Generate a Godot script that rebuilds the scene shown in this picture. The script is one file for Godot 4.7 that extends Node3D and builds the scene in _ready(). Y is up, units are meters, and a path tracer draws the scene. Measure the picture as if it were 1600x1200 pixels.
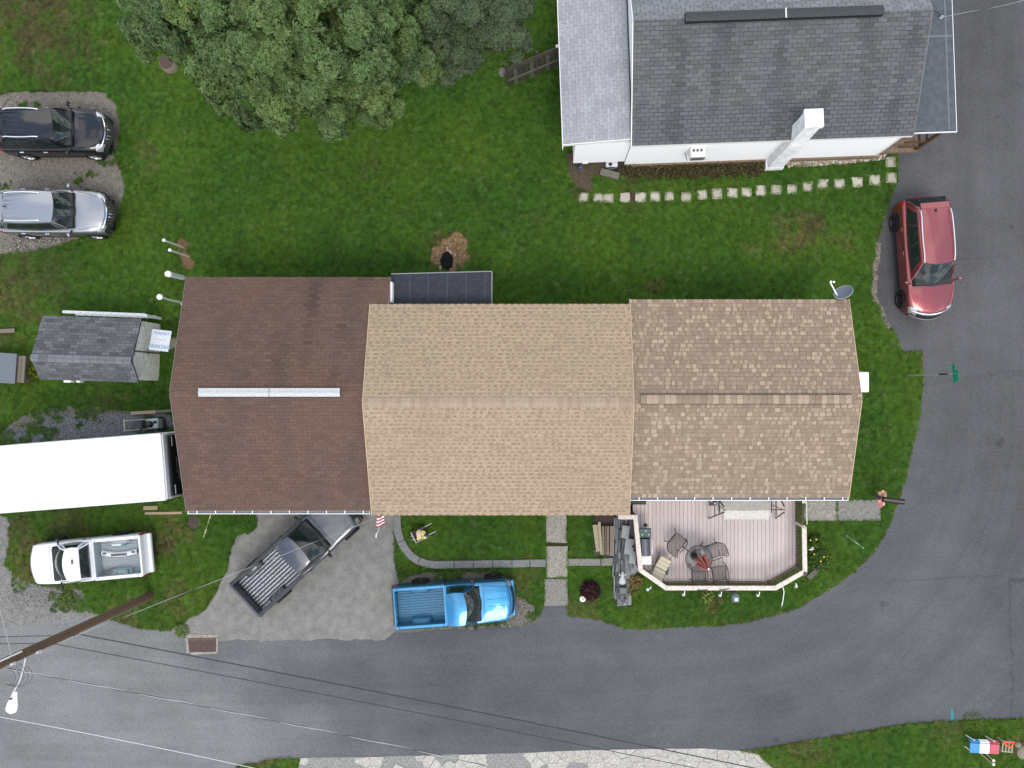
extends Node3D
# A house with a deck on a street corner, seen from straight above. Units are metres, x runs east, z runs south, y is up.

var mats := {}
var texs := {}
var taken := {}
var rng := RandomNumberGenerator.new()
var n_big := FastNoiseLite.new()
var n_mid := FastNoiseLite.new()
var n_fine := FastNoiseLite.new()
var worn_lawn: Array = []
# one tile of each grain is this many times the size asked for
const GRAIN_SIZE := {"grit": 10.0, "felt": 6.0}


func _ready() -> void:
	rng.seed = 20240
	make_camera_and_sky()
	make_noises()
	make_ground()
	make_paths()
	make_main_house()
	make_white_house()
	make_shed()
	make_deck()
	make_trees()
	make_vehicles()
	make_street_things()
	make_yard_things()
	make_deck_things()
	make_grass()


func make_camera_and_sky() -> void:
	var cam := Camera3D.new()
	cam.name = "camera"
	cam.position = Vector3(0, 27, 0)
	cam.rotation_degrees = Vector3(-90, 0, 0)
	cam.projection = Camera3D.PROJECTION_FRUSTUM
	cam.near = 0.1
	cam.far = 600.0
	cam.size = 0.11246
	cam.frustum_offset = Vector2(-0.004686, 0.001125)
	cam.current = true
	add_child(cam)

	# an overcast afternoon: broken bright cloud with some blue between
	var clouds := FastNoiseLite.new()
	clouds.seed = 11
	clouds.noise_type = FastNoiseLite.TYPE_SIMPLEX_SMOOTH
	clouds.fractal_octaves = 6
	clouds.frequency = 0.9
	var w := 1024
	var h := 512
	var im := Image.create(w, h, false, Image.FORMAT_RGBF)
	for y in h:
		var up := (0.5 - (y + 0.5) / h) * PI
		for x in w:
			var c := Color(0.2, 0.2, 0.19)
			if up > 0.0:
				var a := (x + 0.5) / w * TAU
				var d := Vector3(cos(up) * sin(a), sin(up), cos(up) * cos(a))
				var p := d / (d.y + 0.22) * 1.5
				var v := clouds.get_noise_3d(p.x, 0.0, p.z)
				var u := clouds.get_noise_3d(p.x * 1.3 + 30.0, 5.0, p.z * 1.3)
				var cover := smoothstep(-0.16, 0.1, v)
				var blue := Color(0.34, 0.46, 0.68)
				var cloud := Color(1.03, 1.0, 0.97) * (1.22 + 0.75 * u)
				c = blue.lerp(cloud, cover)
			im.set_pixel(x, y, c)
	var pano := PanoramaSkyMaterial.new()
	pano.panorama = ImageTexture.create_from_image(im)
	var sky := Sky.new()
	sky.sky_material = pano
	var env := Environment.new()
	env.background_mode = Environment.BG_SKY
	env.sky = sky
	env.background_energy_multiplier = 1.0
	env.tonemap_mode = Environment.TONE_MAPPER_LINEAR
	env.tonemap_exposure = 1.8
	env.sdfgi_enabled = true
	env.ssao_enabled = true
	env.ssil_enabled = true
	var we := WorldEnvironment.new()
	we.name = "world_environment"
	we.environment = env
	add_child(we)

	var sun := DirectionalLight3D.new()
	sun.name = "sun_through_cloud"
	sun.rotation_degrees = Vector3(-58, 12, 0)
	sun.light_energy = 0.36
	sun.light_angular_distance = 24.0
	sun.light_color = Color(1.0, 0.97, 0.93)
	sun.shadow_enabled = true
	add_child(sun)


# ---------------------------------------------------------------- names, things, parts

func numbered(parent: Node, called: String) -> String:
	var key := str(parent.get_instance_id()) + called
	var n: int = taken.get(key, 0)
	taken[key] = n + 1
	return called if n == 0 else "%s_%03d" % [called, n]


func thing(called: String, label: String, category: String, at := Vector3.ZERO, turn := 0.0, group := "") -> Node3D:
	var o := Node3D.new()
	o.name = numbered(self, called)
	add_child(o, true)
	o.position = at
	o.rotation.y = turn
	tag(o, label, category, group)
	return o


func tag(o: Node3D, label: String, category: String, group := "") -> void:
	o.set_meta("label", label)
	o.set_meta("category", category)
	if group != "":
		o.set_meta("group", group)


func put(called: String, st: SurfaceTool, m: Material, parent: Node3D = null, label := "") -> MeshInstance3D:
	st.generate_normals()
	return put_mesh(called, st.commit(), m, parent, label)


func put_mesh(called: String, mesh: Mesh, m: Material, parent: Node3D = null, label := "") -> MeshInstance3D:
	var up: Node3D = self if parent == null else parent
	var o := MeshInstance3D.new()
	o.name = numbered(up, called)
	o.mesh = mesh
	o.material_override = m
	up.add_child(o, true)
	if label != "":
		o.set_meta("label", label)
	return o


# geometry written in world metres, hung under a thing that stands elsewhere
func put_at_home(called: String, st: SurfaceTool, m: Material, parent: Node3D, label := "") -> MeshInstance3D:
	var o := put(called, st, m, parent, label)
	o.position = -parent.position
	return o


func setting(called: String, st: SurfaceTool, m: Material) -> MeshInstance3D:
	var o := put(called, st, m)
	o.set_meta("kind", "structure")
	return o


func copy_of(o: Node3D, at: Vector3, turn: float, label := "") -> Node3D:
	var c: Node3D = o.duplicate()
	c.name = numbered(self, String(o.name).rstrip("_0123456789"))
	add_child(c, true)
	c.position = at
	c.rotation.y = turn
	if label != "":
		c.set_meta("label", label)
	return c


# ---------------------------------------------------------------- materials

# colours are linear, as measured on real things
func mt(key: String, r := 0.5, g := 0.5, b := 0.5, rough := 0.8, metal := 0.0, grain := "", size := 1.0) -> StandardMaterial3D:
	if mats.has(key):
		return mats[key]
	var m := StandardMaterial3D.new()
	m.resource_name = key
	m.albedo_color = Color(r, g, b).linear_to_srgb()
	m.roughness = rough
	m.metallic = metal
	if rough >= 0.7:
		m.metallic_specular = 0.22
	if grain != "":
		m.albedo_texture = texs[grain]
		m.uv1_triplanar = true
		m.uv1_world_triplanar = true
		m.uv1_scale = Vector3.ONE / (size * GRAIN_SIZE.get(grain, 1.0))
	mats[key] = m
	return m


func paint(key: String, r: float, g: float, b: float, metal := 0.0, rough := 0.35) -> StandardMaterial3D:
	var m := mt(key, r, g, b, rough, metal)
	m.clearcoat_enabled = true
	m.clearcoat = 1.0
	m.clearcoat_roughness = 0.04
	return m


func pane(key: String, r: float, g: float, b: float, a: float) -> StandardMaterial3D:
	var m := mt(key, r, g, b, 0.03)
	m.transparency = BaseMaterial3D.TRANSPARENCY_ALPHA
	m.albedo_color.a = a
	return m


func tinted(key: String, rough := 0.9, grain := "", size := 1.0) -> StandardMaterial3D:
	var m := mt(key, 1, 1, 1, rough, 0.0, grain, size)
	m.vertex_color_use_as_albedo = true
	return m


func grain_texture(key: String, noise: FastNoiseLite, side: int, low: float, high: float, speck := 0.0) -> void:
	var src := noise.get_seamless_image(side, side)
	var im := Image.create(side, side, false, Image.FORMAT_RGB8)
	for y in side:
		for x in side:
			var v := lerpf(low, high, src.get_pixel(x, y).r) + rng.randf_range(-speck, speck)
			v = clampf(v, 0.0, 1.0)
			im.set_pixel(x, y, Color(v, v, v))
	texs[key] = ImageTexture.create_from_image(im)


func make_noises() -> void:
	for n in [n_big, n_mid, n_fine]:
		n.noise_type = FastNoiseLite.TYPE_SIMPLEX_SMOOTH
		n.fractal_octaves = 4
	n_big.seed = 3
	n_big.frequency = 0.16
	n_mid.seed = 5
	n_mid.frequency = 0.9
	n_fine.seed = 7
	n_fine.frequency = 4.0
	var n := FastNoiseLite.new()
	n.seed = 21
	n.frequency = 0.022
	n.fractal_octaves = 5
	grain_texture("blotch", n, 256, 0.84, 1.0, 0.02)
	n.seed = 22
	n.frequency = 0.35
	grain_texture("grit", n, 256, 0.62, 1.0, 0.14)
	n.seed = 23
	n.frequency = 0.18
	grain_texture("felt", n, 256, 0.82, 1.0, 0.05)
	# long fibres for wood
	n.seed = 24
	n.frequency = 0.08
	var src := n.get_seamless_image(256, 256)
	var im := Image.create(256, 256, false, Image.FORMAT_RGB8)
	for y in 256:
		for x in 256:
			var v := lerpf(0.6, 1.0, src.get_pixel((x * 5) % 256, int(y / 6.0)).r) + rng.randf_range(-0.03, 0.03)
			im.set_pixel(x, y, Color(v, v, v))
	texs["fibre"] = ImageTexture.create_from_image(im)
	for y in 256:
		for x in 256:
			var v := lerpf(0.84, 1.0, src.get_pixel((x * 5) % 256, int(y / 8.0)).r) + rng.randf_range(-0.02, 0.02)
			im.set_pixel(x, y, Color(v, v, v))
	texs["plank_grain"] = ImageTexture.create_from_image(im)
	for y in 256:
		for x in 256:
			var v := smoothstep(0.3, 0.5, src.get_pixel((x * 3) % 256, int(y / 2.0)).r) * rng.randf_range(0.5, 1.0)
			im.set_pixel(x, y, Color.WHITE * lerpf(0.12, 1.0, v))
	texs["glare_streak"] = ImageTexture.create_from_image(im)  # broken bright streaks, used to paint glare on the bed ribs


# ---------------------------------------------------------------- shapes

func sh() -> SurfaceTool:
	var st := SurfaceTool.new()
	st.begin(Mesh.PRIMITIVE_TRIANGLES)
	st.set_smooth_group(-1)
	return st


func tri(st: SurfaceTool, a: Vector3, b: Vector3, c: Vector3) -> void:
	st.add_vertex(a)
	st.add_vertex(b)
	st.add_vertex(c)


func quad(st: SurfaceTool, a: Vector3, b: Vector3, c: Vector3, d: Vector3) -> void:
	tri(st, a, b, c)
	tri(st, a, c, d)


func box(st: SurfaceTool, c: Vector3, s: Vector3, b := Basis.IDENTITY) -> void:
	var x := b.x * s.x * 0.5
	var y := b.y * s.y * 0.5
	var z := b.z * s.z * 0.5
	quad(st, c - x + y - z, c + x + y - z, c + x + y + z, c - x + y + z)
	quad(st, c - x - y + z, c + x - y + z, c + x - y - z, c - x - y - z)
	quad(st, c - x + y + z, c + x + y + z, c + x - y + z, c - x - y + z)
	quad(st, c + x + y - z, c - x + y - z, c - x - y - z, c + x - y - z)
	quad(st, c + x + y + z, c + x + y - z, c + x - y - z, c + x - y + z)
	quad(st, c - x + y - z, c - x + y + z, c - x - y + z, c - x - y - z)


# a box whose edges are cut off
func cbox(st: SurfaceTool, c: Vector3, s: Vector3, cut: float, b := Basis.IDENTITY) -> void:
	var h := s * 0.5
	var k: float = minf(cut, minf(h.x, minf(h.y, h.z)) * 0.9)
	var i := h - Vector3(k, k, k)
	var at := func(v: Vector3) -> Vector3: return c + b * v
	var ring := func(y: float, x: float, z: float, q: float) -> Array:
		return [at.call(Vector3(-x + q, y, -z)), at.call(Vector3(x - q, y, -z)), at.call(Vector3(x, y, -z + q)), at.call(Vector3(x, y, z - q)), at.call(Vector3(x - q, y, z)), at.call(Vector3(-x + q, y, z)), at.call(Vector3(-x, y, z - q)), at.call(Vector3(-x, y, -z + q))]
	var rings := [ring.call(-h.y, i.x, i.z, k * 0.5), ring.call(-i.y, h.x, h.z, k), ring.call(i.y, h.x, h.z, k), ring.call(h.y, i.x, i.z, k * 0.5)]
	for n in 3:
		for j in 8:
			var e := (j + 1) % 8
			quad(st, rings[n + 1][j], rings[n + 1][e], rings[n][e], rings[n][j])
	for j in range(1, 7):
		tri(st, rings[3][0], rings[3][j], rings[3][j + 1])
		tri(st, rings[0][0], rings[0][j + 1], rings[0][j])


func tube(st: SurfaceTool, pts: Array, r: float, sides := 8, r_end := -1.0) -> void:
	st.set_smooth_group(0)
	var rings := []
	var side := Vector3.ZERO
	for i in pts.size():
		var d: Vector3 = (pts[mini(i + 1, pts.size() - 1)] - pts[maxi(i - 1, 0)]).normalized()
		if side == Vector3.ZERO:
			side = d.cross(Vector3.UP if absf(d.y) < 0.9 else Vector3.RIGHT).normalized()
		side = (side - d * side.dot(d)).normalized()
		var up := d.cross(side)
		var rr: float = r if r_end < 0.0 else lerpf(r, r_end, float(i) / (pts.size() - 1))
		var ring := []
		for j in sides:
			var a := TAU * j / sides
			ring.append(pts[i] + (side * cos(a) + up * sin(a)) * rr)
		rings.append(ring)
	for i in pts.size() - 1:
		for j in sides:
			var e := (j + 1) % sides
			quad(st, rings[i][j], rings[i][e], rings[i + 1][e], rings[i + 1][j])
	st.set_smooth_group(-1)
	for j in range(1, sides - 1):
		tri(st, rings[0][0], rings[0][j + 1], rings[0][j])
		tri(st, rings[-1][0], rings[-1][j], rings[-1][j + 1])


func lathe(st: SurfaceTool, prof: Array, n: int, xf := Transform3D.IDENTITY, smooth := true) -> void:
	if smooth:
		st.set_smooth_group(0)
	for i in prof.size() - 1:
		for j in n:
			var a := TAU * j / n
			var b := TAU * (j + 1) / n
			var p: Vector2 = prof[i]
			var q: Vector2 = prof[i + 1]
			var p0 := xf * Vector3(p.x * cos(a), p.y, p.x * sin(a))
			var p1 := xf * Vector3(p.x * cos(b), p.y, p.x * sin(b))
			var q0 := xf * Vector3(q.x * cos(a), q.y, q.x * sin(a))
			var q1 := xf * Vector3(q.x * cos(b), q.y, q.x * sin(b))
			if p.x > 1e-5:
				tri(st, p0, p1, q0)
			if q.x > 1e-5:
				tri(st, p1, q1, q0)
	st.set_smooth_group(-1)


func ball(st: SurfaceTool, c: Vector3, r: Vector3, n := 10, b := Basis.IDENTITY) -> void:
	var prof := []
	var m := maxi(4, n / 2)
	for i in m + 1:
		var a := -PI / 2 + PI * i / m
		prof.append(Vector2(cos(a) if i > 0 and i < m else 0.0, sin(a)))
	lathe(st, prof, n, Transform3D(b * Basis.from_scale(r), c))


func grid(st: SurfaceTool, rows: Array, smooth := true) -> void:
	if smooth:
		st.set_smooth_group(0)
	for i in rows.size() - 1:
		for j in rows[i].size() - 1:
			quad(st, rows[i][j], rows[i][j + 1], rows[i + 1][j + 1], rows[i + 1][j])
	st.set_smooth_group(-1)


func prism(st: SurfaceTool, poly: PackedVector2Array, y0: float, y1: float, cut := 0.0) -> void:
	var p := poly
	if Geometry2D.is_polygon_clockwise(p):
		p = p.duplicate()
		p.reverse()
	var top := p
	if cut > 0.0:
		var inner := Geometry2D.offset_polygon(p, -cut, Geometry2D.JOIN_MITER)
		if inner.size() == 1 and inner[0].size() == p.size():
			top = PackedVector2Array()
			for v in p:
				var best: Vector2 = inner[0][0]
				for u in inner[0]:
					if u.distance_squared_to(v) < best.distance_squared_to(v):
						best = u
				top.append(best)
	var ids := Geometry2D.triangulate_polygon(top)
	for i in range(0, ids.size(), 3):
		var a := top[ids[i]]
		var b := top[ids[i + 1]]
		var c := top[ids[i + 2]]
		tri(st, Vector3(a.x, y1, a.y), Vector3(b.x, y1, b.y), Vector3(c.x, y1, c.y))
	var lip := y1 - cut
	for i in p.size():
		var e := (i + 1) % p.size()
		if top != p:
			quad(st, Vector3(top[i].x, y1, top[i].y), Vector3(top[e].x, y1, top[e].y), Vector3(p[e].x, lip, p[e].y), Vector3(p[i].x, lip, p[i].y))
		quad(st, Vector3(p[i].x, lip, p[i].y), Vector3(p[e].x, lip, p[e].y), Vector3(p[e].x, y0, p[e].y), Vector3(p[i].x, y0, p[i].y))


# a flat sheet; its texture lies over the ground in metres
func sheet(st: SurfaceTool, poly: PackedVector2Array, y: float) -> void:
	var ids := Geometry2D.triangulate_polygon(poly)
	for i in range(0, ids.size(), 3):
		for k in 3:
			var v := poly[ids[i + k]]
			st.set_uv(ground_uv(v.x, v.y))
			st.add_vertex(Vector3(v.x, y, v.y))


func ground_uv(x: float, z: float) -> Vector2:
	return Vector2((x + 22.0) / 42.0, (z + 16.5) / 33.0)


# gives a plain outline the ragged edge of worn ground
func ragged(poly: PackedVector2Array, amount: float, step := 0.12) -> PackedVector2Array:
	var out := PackedVector2Array()
	for i in poly.size():
		var a := poly[i]
		var b := poly[(i + 1) % poly.size()]
		var n := maxi(1, int(a.distance_to(b) / step))
		for k in n:
			var p := a.lerp(b, float(k) / n)
			var q := Vector2(n_fine.get_noise_2d(p.x * 0.7, p.y * 0.7), n_fine.get_noise_2d(p.x * 0.7 + 40.0, p.y * 0.7))
			var s := Vector2(n_mid.get_noise_2d(p.x + 9.0, p.y), n_mid.get_noise_2d(p.x, p.y + 70.0))
			out.append(p + (q * 0.6 + s * 0.8) * amount)
	return out


# rounds the corners of an outline by cutting them twice
func rounded(poly: PackedVector2Array, times := 2) -> PackedVector2Array:
	var p := poly
	for t in times:
		var q := PackedVector2Array()
		for i in p.size():
			var a := p[i]
			var b := p[(i + 1) % p.size()]
			q.append(a.lerp(b, 0.25))
			q.append(a.lerp(b, 0.75))
		p = q
	return p


func blob_outline(c: Vector2, rx: float, rz: float, wobble := 0.25, n := 28) -> PackedVector2Array:
	var p := PackedVector2Array()
	for i in n:
		var a := TAU * i / n
		var k := 1.0 + wobble * (n_mid.get_noise_2d(c.x * 3.0 + cos(a) * 1.3, c.y * 3.0 + sin(a) * 1.3) * 1.6 + rng.randf_range(-0.35, 0.35))
		p.append(c + Vector2(cos(a) * rx, sin(a) * rz) * k)
	return p


func rect(c: Vector2, sx: float, sz: float, turn := 0.0) -> PackedVector2Array:
	var p := PackedVector2Array()
	for v in [Vector2(-1, -1), Vector2(1, -1), Vector2(1, 1), Vector2(-1, 1)]:
		p.append(c + (v * Vector2(sx, sz) * 0.5).rotated(turn))
	return p


# ---------------------------------------------------------------- ground, road, drives, lawn

var road_poly := PackedVector2Array()
var bare: Array = []      # outlines that carry no grass
var patchy: Array = []    # of these, the ones where grass comes through, and how rarely


func also(m: StandardMaterial3D, grain: String, size: float) -> StandardMaterial3D:
	m.detail_enabled = true
	m.detail_albedo = texs[grain]
	m.detail_blend_mode = BaseMaterial3D.BLEND_MODE_MUL
	m.detail_uv_layer = BaseMaterial3D.DETAIL_UV_2
	m.uv2_triplanar = true
	m.uv2_world_triplanar = true
	m.uv2_scale = Vector3.ONE / (size * GRAIN_SIZE.get(grain, 1.0))
	return m


func note_worn_lawn() -> void:
	var straw := Color(0.15, 0.125, 0.055)
	var brown := Color(0.085, 0.075, 0.035)
	var lime := Color(0.075, 0.125, 0.014)
	# where, how far (m), colour, how strongly
	worn_lawn = [
		[Vector2(-19.738, -14.221), 2.6, brown, 0.75], [Vector2(-21.003, -15.233), 2.2, brown, 0.8], [Vector2(-21.256, -3.593), 1.7, straw, 0.55], [Vector2(-19.991, -4.605), 2.0, brown, 0.45], [Vector2(-21.509, -5.365), 1.5, brown, 0.6],
		[Vector2(10.172, -6.073), 1.0, straw, 0.85], [Vector2(9.489, -6.25), 0.8, straw, 0.5], [Vector2(10.754, -6.756), 0.8, brown, 0.6], [Vector2(12.096, -6.022), 0.55, straw, 0.6], [Vector2(4.302, -4.226), 0.45, straw, 0.6],
		[Vector2(8.351, -5.618), 0.5, straw, 0.45], [Vector2(-0.253, -6.756), 0.5, brown, 0.4], [Vector2(-3.796, -5.618), 0.9, straw, 0.9], [Vector2(-6.959, -8.907), 0.6, brown, 0.5], [Vector2(-15.689, -9.16), 0.7, straw, 0.5],
		[Vector2(-16.954, -14.095), 1.0, lime, 0.5], [Vector2(-16.448, -7.136), 2.0, lime, 0.45], [Vector2(-16.701, -10.425), 1.5, lime, 0.35], [Vector2(-14.879, 5.769), 1.0, straw, 0.8], [Vector2(-15.309, 6.022), 0.9, brown, 0.6], [Vector2(-18.725, 5.137), 1.5, brown, 0.65],
		[Vector2(-20.497, 6.276), 1.0, straw, 0.6], [Vector2(-20.75, 5.516), 0.8, brown, 0.7], [Vector2(-20.37, 7.161), 0.8, straw, 0.7], [Vector2(-16.448, 8.933), 0.9, straw, 0.6], [Vector2(-14.424, 8.3), 0.9, straw, 0.6], [Vector2(-13.411, 7.92), 0.7, lime, 0.6],
		[Vector2(-15.309, 9.11), 0.7, lime, 0.5], [Vector2(0.506, 8.933), 0.6, straw, 0.4], [Vector2(1.771, 8.806), 1.0, straw, 0.5], [Vector2(3.796, 9.261), 0.9, lime, 0.6], [Vector2(6.326, 9.11), 0.9, lime, 0.6], [Vector2(6.579, 8.351), 0.5, straw, 0.7],
		[Vector2(-0.759, 7.288), 0.9, straw, 0.4], [Vector2(-5.314, 7.161), 0.8, lime, 0.5], [Vector2(-2.53, 7.414), 1.2, brown, 0.5], [Vector2(8.097, 14.5), 1.2, straw, 0.55], [Vector2(10.375, 14.12), 1.1, straw, 0.5], [Vector2(12.652, 13.74), 1.0, lime, 0.5],
		[Vector2(15.942, 13.361), 0.8, straw, 0.4], [Vector2(18.725, 14.12), 0.5, straw, 0.7], [Vector2(-11.387, 14.753), 0.7, straw, 0.5], [Vector2(-18.978, 8.047), 0.8, brown, 0.5], [Vector2(-21.003, 1.215), 1.0, lime, 0.4], [Vector2(-16.954, 1.215), 1.5, straw, 0.4],
		[Vector2(14.677, -0.557), 0.5, lime, 0.5], [Vector2(13.664, 1.974), 0.6, lime, 0.3], [Vector2(13.158, 3.239), 0.8, lime, 0.3], [Vector2(-16.954, -1.316), 0.8, lime, 0.4], [Vector2(-20.244, -0.304), 0.6, lime, 0.7], [Vector2(-14.297, -5.744), 0.35, straw, 0.8],
		[Vector2(-14.095, -5.112), 0.3, straw, 0.8], [Vector2(1.265, -7.895), 0.5, brown, 0.5], [Vector2(3.416, -7.895), 0.8, brown, 0.4], [Vector2(13.411, -11.438), 1.0, straw, 0.4], [Vector2(-3.796, 6.782), 0.4, lime, 0.3], [Vector2(13.209, -4.858), 0.5, straw, 0.5],
	]


func lawn_color(x: float, z: float) -> Color:
	var a := n_big.get_noise_2d(x, z)
	var b := n_mid.get_noise_2d(x, z)
	var c := Color(0.047, 0.119, 0.0155)
	c = c.lerp(Color(0.07, 0.142, 0.0165), clampf(0.35 + a * 1.3, 0.0, 0.8))
	c = c.lerp(Color(0.036, 0.094, 0.015), clampf(-0.05 - a * 0.7 + b * 0.75, 0.0, 0.7))
	for w in worn_lawn:
		var d: float = Vector2(x, z).distance_to(w[0]) / w[1]
		if d < 1.3:
			var k := clampf((1.0 - d) * 1.6 - 0.15 + (b + n_fine.get_noise_2d(x, z) * 0.8) * 1.5, 0.0, 1.0) * clampf((1.3 - d) * 4.0, 0.0, 1.0)
			c = c.lerp(w[2], k * w[3] * 0.95)
	return c


func make_ground() -> void:
	note_worn_lawn()
	var lines: Array = []
	for v in [-300.0, -120.0, -60.0, -35.0]:
		lines.append(v)
	var t := -24.0
	while t <= 24.01:
		lines.append(t)
		t += 0.3
	for v in [35.0, 60.0, 120.0, 300.0]:
		lines.append(v)
	var st := sh()
	for i in lines.size() - 1:
		for j in lines.size() - 1:
			var corner := [Vector2(lines[i], lines[j]), Vector2(lines[i + 1], lines[j]), Vector2(lines[i + 1], lines[j + 1]), Vector2(lines[i], lines[j + 1])]
			for k in [0, 1, 2, 0, 2, 3]:
				var p: Vector2 = corner[k]
				var c := lawn_color(p.x, p.y) if absf(p.x) < 30.0 and absf(p.y) < 30.0 else Color(0.04, 0.09, 0.015)
				st.set_color(c.lerp(Color(0.05, 0.04, 0.022), 0.25))
				st.add_vertex(Vector3(p.x, 0, p.y))
	setting("ground", st, tinted("soil", 0.95, "grit", 0.7))

	make_road()

	# the pale concrete-grey drive under the pickups
	var drive := PackedVector2Array([Vector2(-11.893, 2.733), Vector2(-11.336, 5.061), Vector2(-11.387, 5.314), Vector2(-11.488, 5.516), Vector2(-12.146, 5.694), Vector2(-12.298, 6.174), Vector2(-12.602, 7.111), Vector2(-12.981, 7.946), Vector2(-13.411, 8.604), Vector2(-14.12, 9.059), Vector2(-14.828, 9.413), Vector2(-13.918, 9.818), Vector2(-6.326, 9.818), Vector2(-5.769, 9.464), Vector2(-5.82, 8.3), Vector2(-5.795, 7.414), Vector2(-5.921, 6.529), Vector2(-5.896, 2.733)])
	drive = ragged(drive, 0.11)
	st = sh()
	sheet(st, drive, 0.006)
	setting("driveway", st, also(mt("drive", 0.262, 0.255, 0.236, 0.9, 0.0, "felt", 0.6), "blotch", 3.1))
	bare.append(drive)

	var side := ragged(PackedVector2Array([Vector2(-23.533, 3.998), Vector2(-21.18, 4.96), Vector2(-21.104, 5.567), Vector2(-21.205, 6.225), Vector2(-21.281, 6.832), Vector2(-20.649, 7.414), Vector2(-19.94, 7.667), Vector2(-18.978, 7.743), Vector2(-18.422, 7.794), Vector2(-18.143, 7.996), Vector2(-17.966, 8.452), Vector2(-17.663, 8.857), Vector2(-23.533, 9.565)]), 0.09)
	st = sh()
	sheet(st, side, 0.006)
	setting("side_drive", st, also(mt("side_drive", 0.30, 0.295, 0.28, 0.92, 0.0, "grit", 0.5), "blotch", 2.3))
	bare.append(side)

	var pad := ragged(PackedVector2Array([Vector2(-23.533, -11.691), Vector2(-21.509, -11.741), Vector2(-20.497, -11.843), Vector2(-19.231, -11.868), Vector2(-17.966, -11.893), Vector2(-17.308, -11.792), Vector2(-16.954, -11.438), Vector2(-16.726, -10.679), Vector2(-16.802, -9.793), Vector2(-16.903, -9.211), Vector2(-16.549, -8.3), Vector2(-16.6, -7.743), Vector2(-16.853, -6.883), Vector2(-17.46, -6.351), Vector2(-18.978, -5.845), Vector2(-20.497, -5.466), Vector2(-23.533, -5.263)]), 0.1)
	st = sh()
	sheet(st, pad, 0.006)
	setting("parking_pad", st, also(mt("pad", 0.27, 0.24, 0.205, 0.95, 0.0, "grit", 0.45), "blotch", 1.7))
	bare.append(pad)

	var strip := ragged(PackedVector2Array([Vector2(-23.533, 1.974), Vector2(-21.509, 1.695), Vector2(-20.902, 1.113), Vector2(-19.991, 0.709), Vector2(-18.725, 0.557), Vector2(-17.334, 0.709), Vector2(-16.321, 0.784), Vector2(-14.727, 0.911), Vector2(-14.171, 1.974), Vector2(-14.424, 3.239), Vector2(-23.533, 4.757)]), 0.13)
	st = sh()
	sheet(st, strip, 0.006)
	patchy.append([strip, 0.0])
	patchy.append([PackedVector2Array([Vector2(-21.509, 1.721), Vector2(-20.75, 1.265), Vector2(-19.105, 1.417), Vector2(-19.485, 1.974), Vector2(-21.256, 2.48)]), -0.25])
	setting("gravel_strip", st, also(mt("strip", 0.27, 0.28, 0.29, 0.95, 0.0, "grit", 0.4), "blotch", 1.4))
	bare.append(strip)

	var under_truck := ragged(PackedVector2Array([Vector2(-5.769, 7.49), Vector2(-5.314, 7.212), Vector2(-3.29, 7.111), Vector2(-1.468, 7.212), Vector2(-1.265, 7.591), Vector2(-0.962, 8.047), Vector2(-0.304, 8.553), Vector2(-0.38, 9.059), Vector2(-0.962, 9.261), Vector2(-3.796, 9.413), Vector2(-5.769, 9.515)]), 0.12)
	st = sh()
	sheet(st, under_truck, 0.008)
	patchy.append([under_truck, 0.0])
	patchy.append([PackedVector2Array([Vector2(-21.003, 7.161), Vector2(-17.713, 7.414), Vector2(-17.713, 8.806), Vector2(-19.991, 8.755), Vector2(-21.003, 8.047)]), 0.1])
	patchy.append([pad, 0.42])
	setting("gravel_verge", st, also(mt("verge", 0.24, 0.225, 0.19, 0.95, 0.0, "grit", 0.4), "blotch", 1.2))
	bare.append(under_truck)

	for d in [["dirt", PackedVector2Array([Vector2(-21.053, 1.265), Vector2(-19.991, 0.759), Vector2(-18.675, 0.557), Vector2(-17.713, 0.607), Vector2(-16.321, 0.784), Vector2(-16.246, 0.962), Vector2(-17.207, 0.911), Vector2(-18.675, 0.86), Vector2(-19.839, 1.088), Vector2(-20.902, 1.569)]), Color(0.27, 0.235, 0.185)], ["dirt", PackedVector2Array([Vector2(0.86, -9.413), Vector2(1.392, -9.616), Vector2(3.163, -9.287), Vector2(3.543, -8.857), Vector2(2.834, -8.604), Vector2(2.024, -8.528), Vector2(1.898, -7.895), Vector2(1.392, -7.971), Vector2(1.012, -8.452)]), Color(0.15, 0.115, 0.08)],
			["dirt", PackedVector2Array([Vector2(2.784, -9.236), Vector2(8.857, -9.413), Vector2(8.857, -8.604), Vector2(6.073, -8.502), Vector2(2.784, -8.452)]), Color(0.1, 0.085, 0.055)],
			["gravel_bed", PackedVector2Array([Vector2(9.413, -9.16), Vector2(13.664, -9.413), Vector2(13.513, -9.16), Vector2(11.64, -8.958), Vector2(9.616, -8.831)]), Color(0.2, 0.17, 0.135)],
			["dirt", PackedVector2Array([Vector2(1.898, 4.909), Vector2(2.834, 4.909), Vector2(2.834, 6.579), Vector2(1.923, 6.478)]), Color(0.17, 0.15, 0.125)],
			["dirt", PackedVector2Array([Vector2(3.416, -7.844), Vector2(4.049, -7.743), Vector2(3.796, -7.49), Vector2(3.416, -7.44)]), Color(0.11, 0.075, 0.05)],
			["dirt", PackedVector2Array([Vector2(0.127, 5.947), Vector2(1.012, 5.947), Vector2(1.012, 6.225), Vector2(0.127, 6.225)]), Color(0.06, 0.065, 0.03)]]:
		var o := ragged(d[1], 0.1)
		st = sh()
		sheet(st, o, 0.005 + 0.0005 * bare.size())
		setting(d[0], st, also(mt("bed%d" % bare.size(), d[2].r, d[2].g, d[2].b, 0.95, 0.0, "grit", 0.4), "blotch", 0.9))
		bare.append(o)

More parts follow.
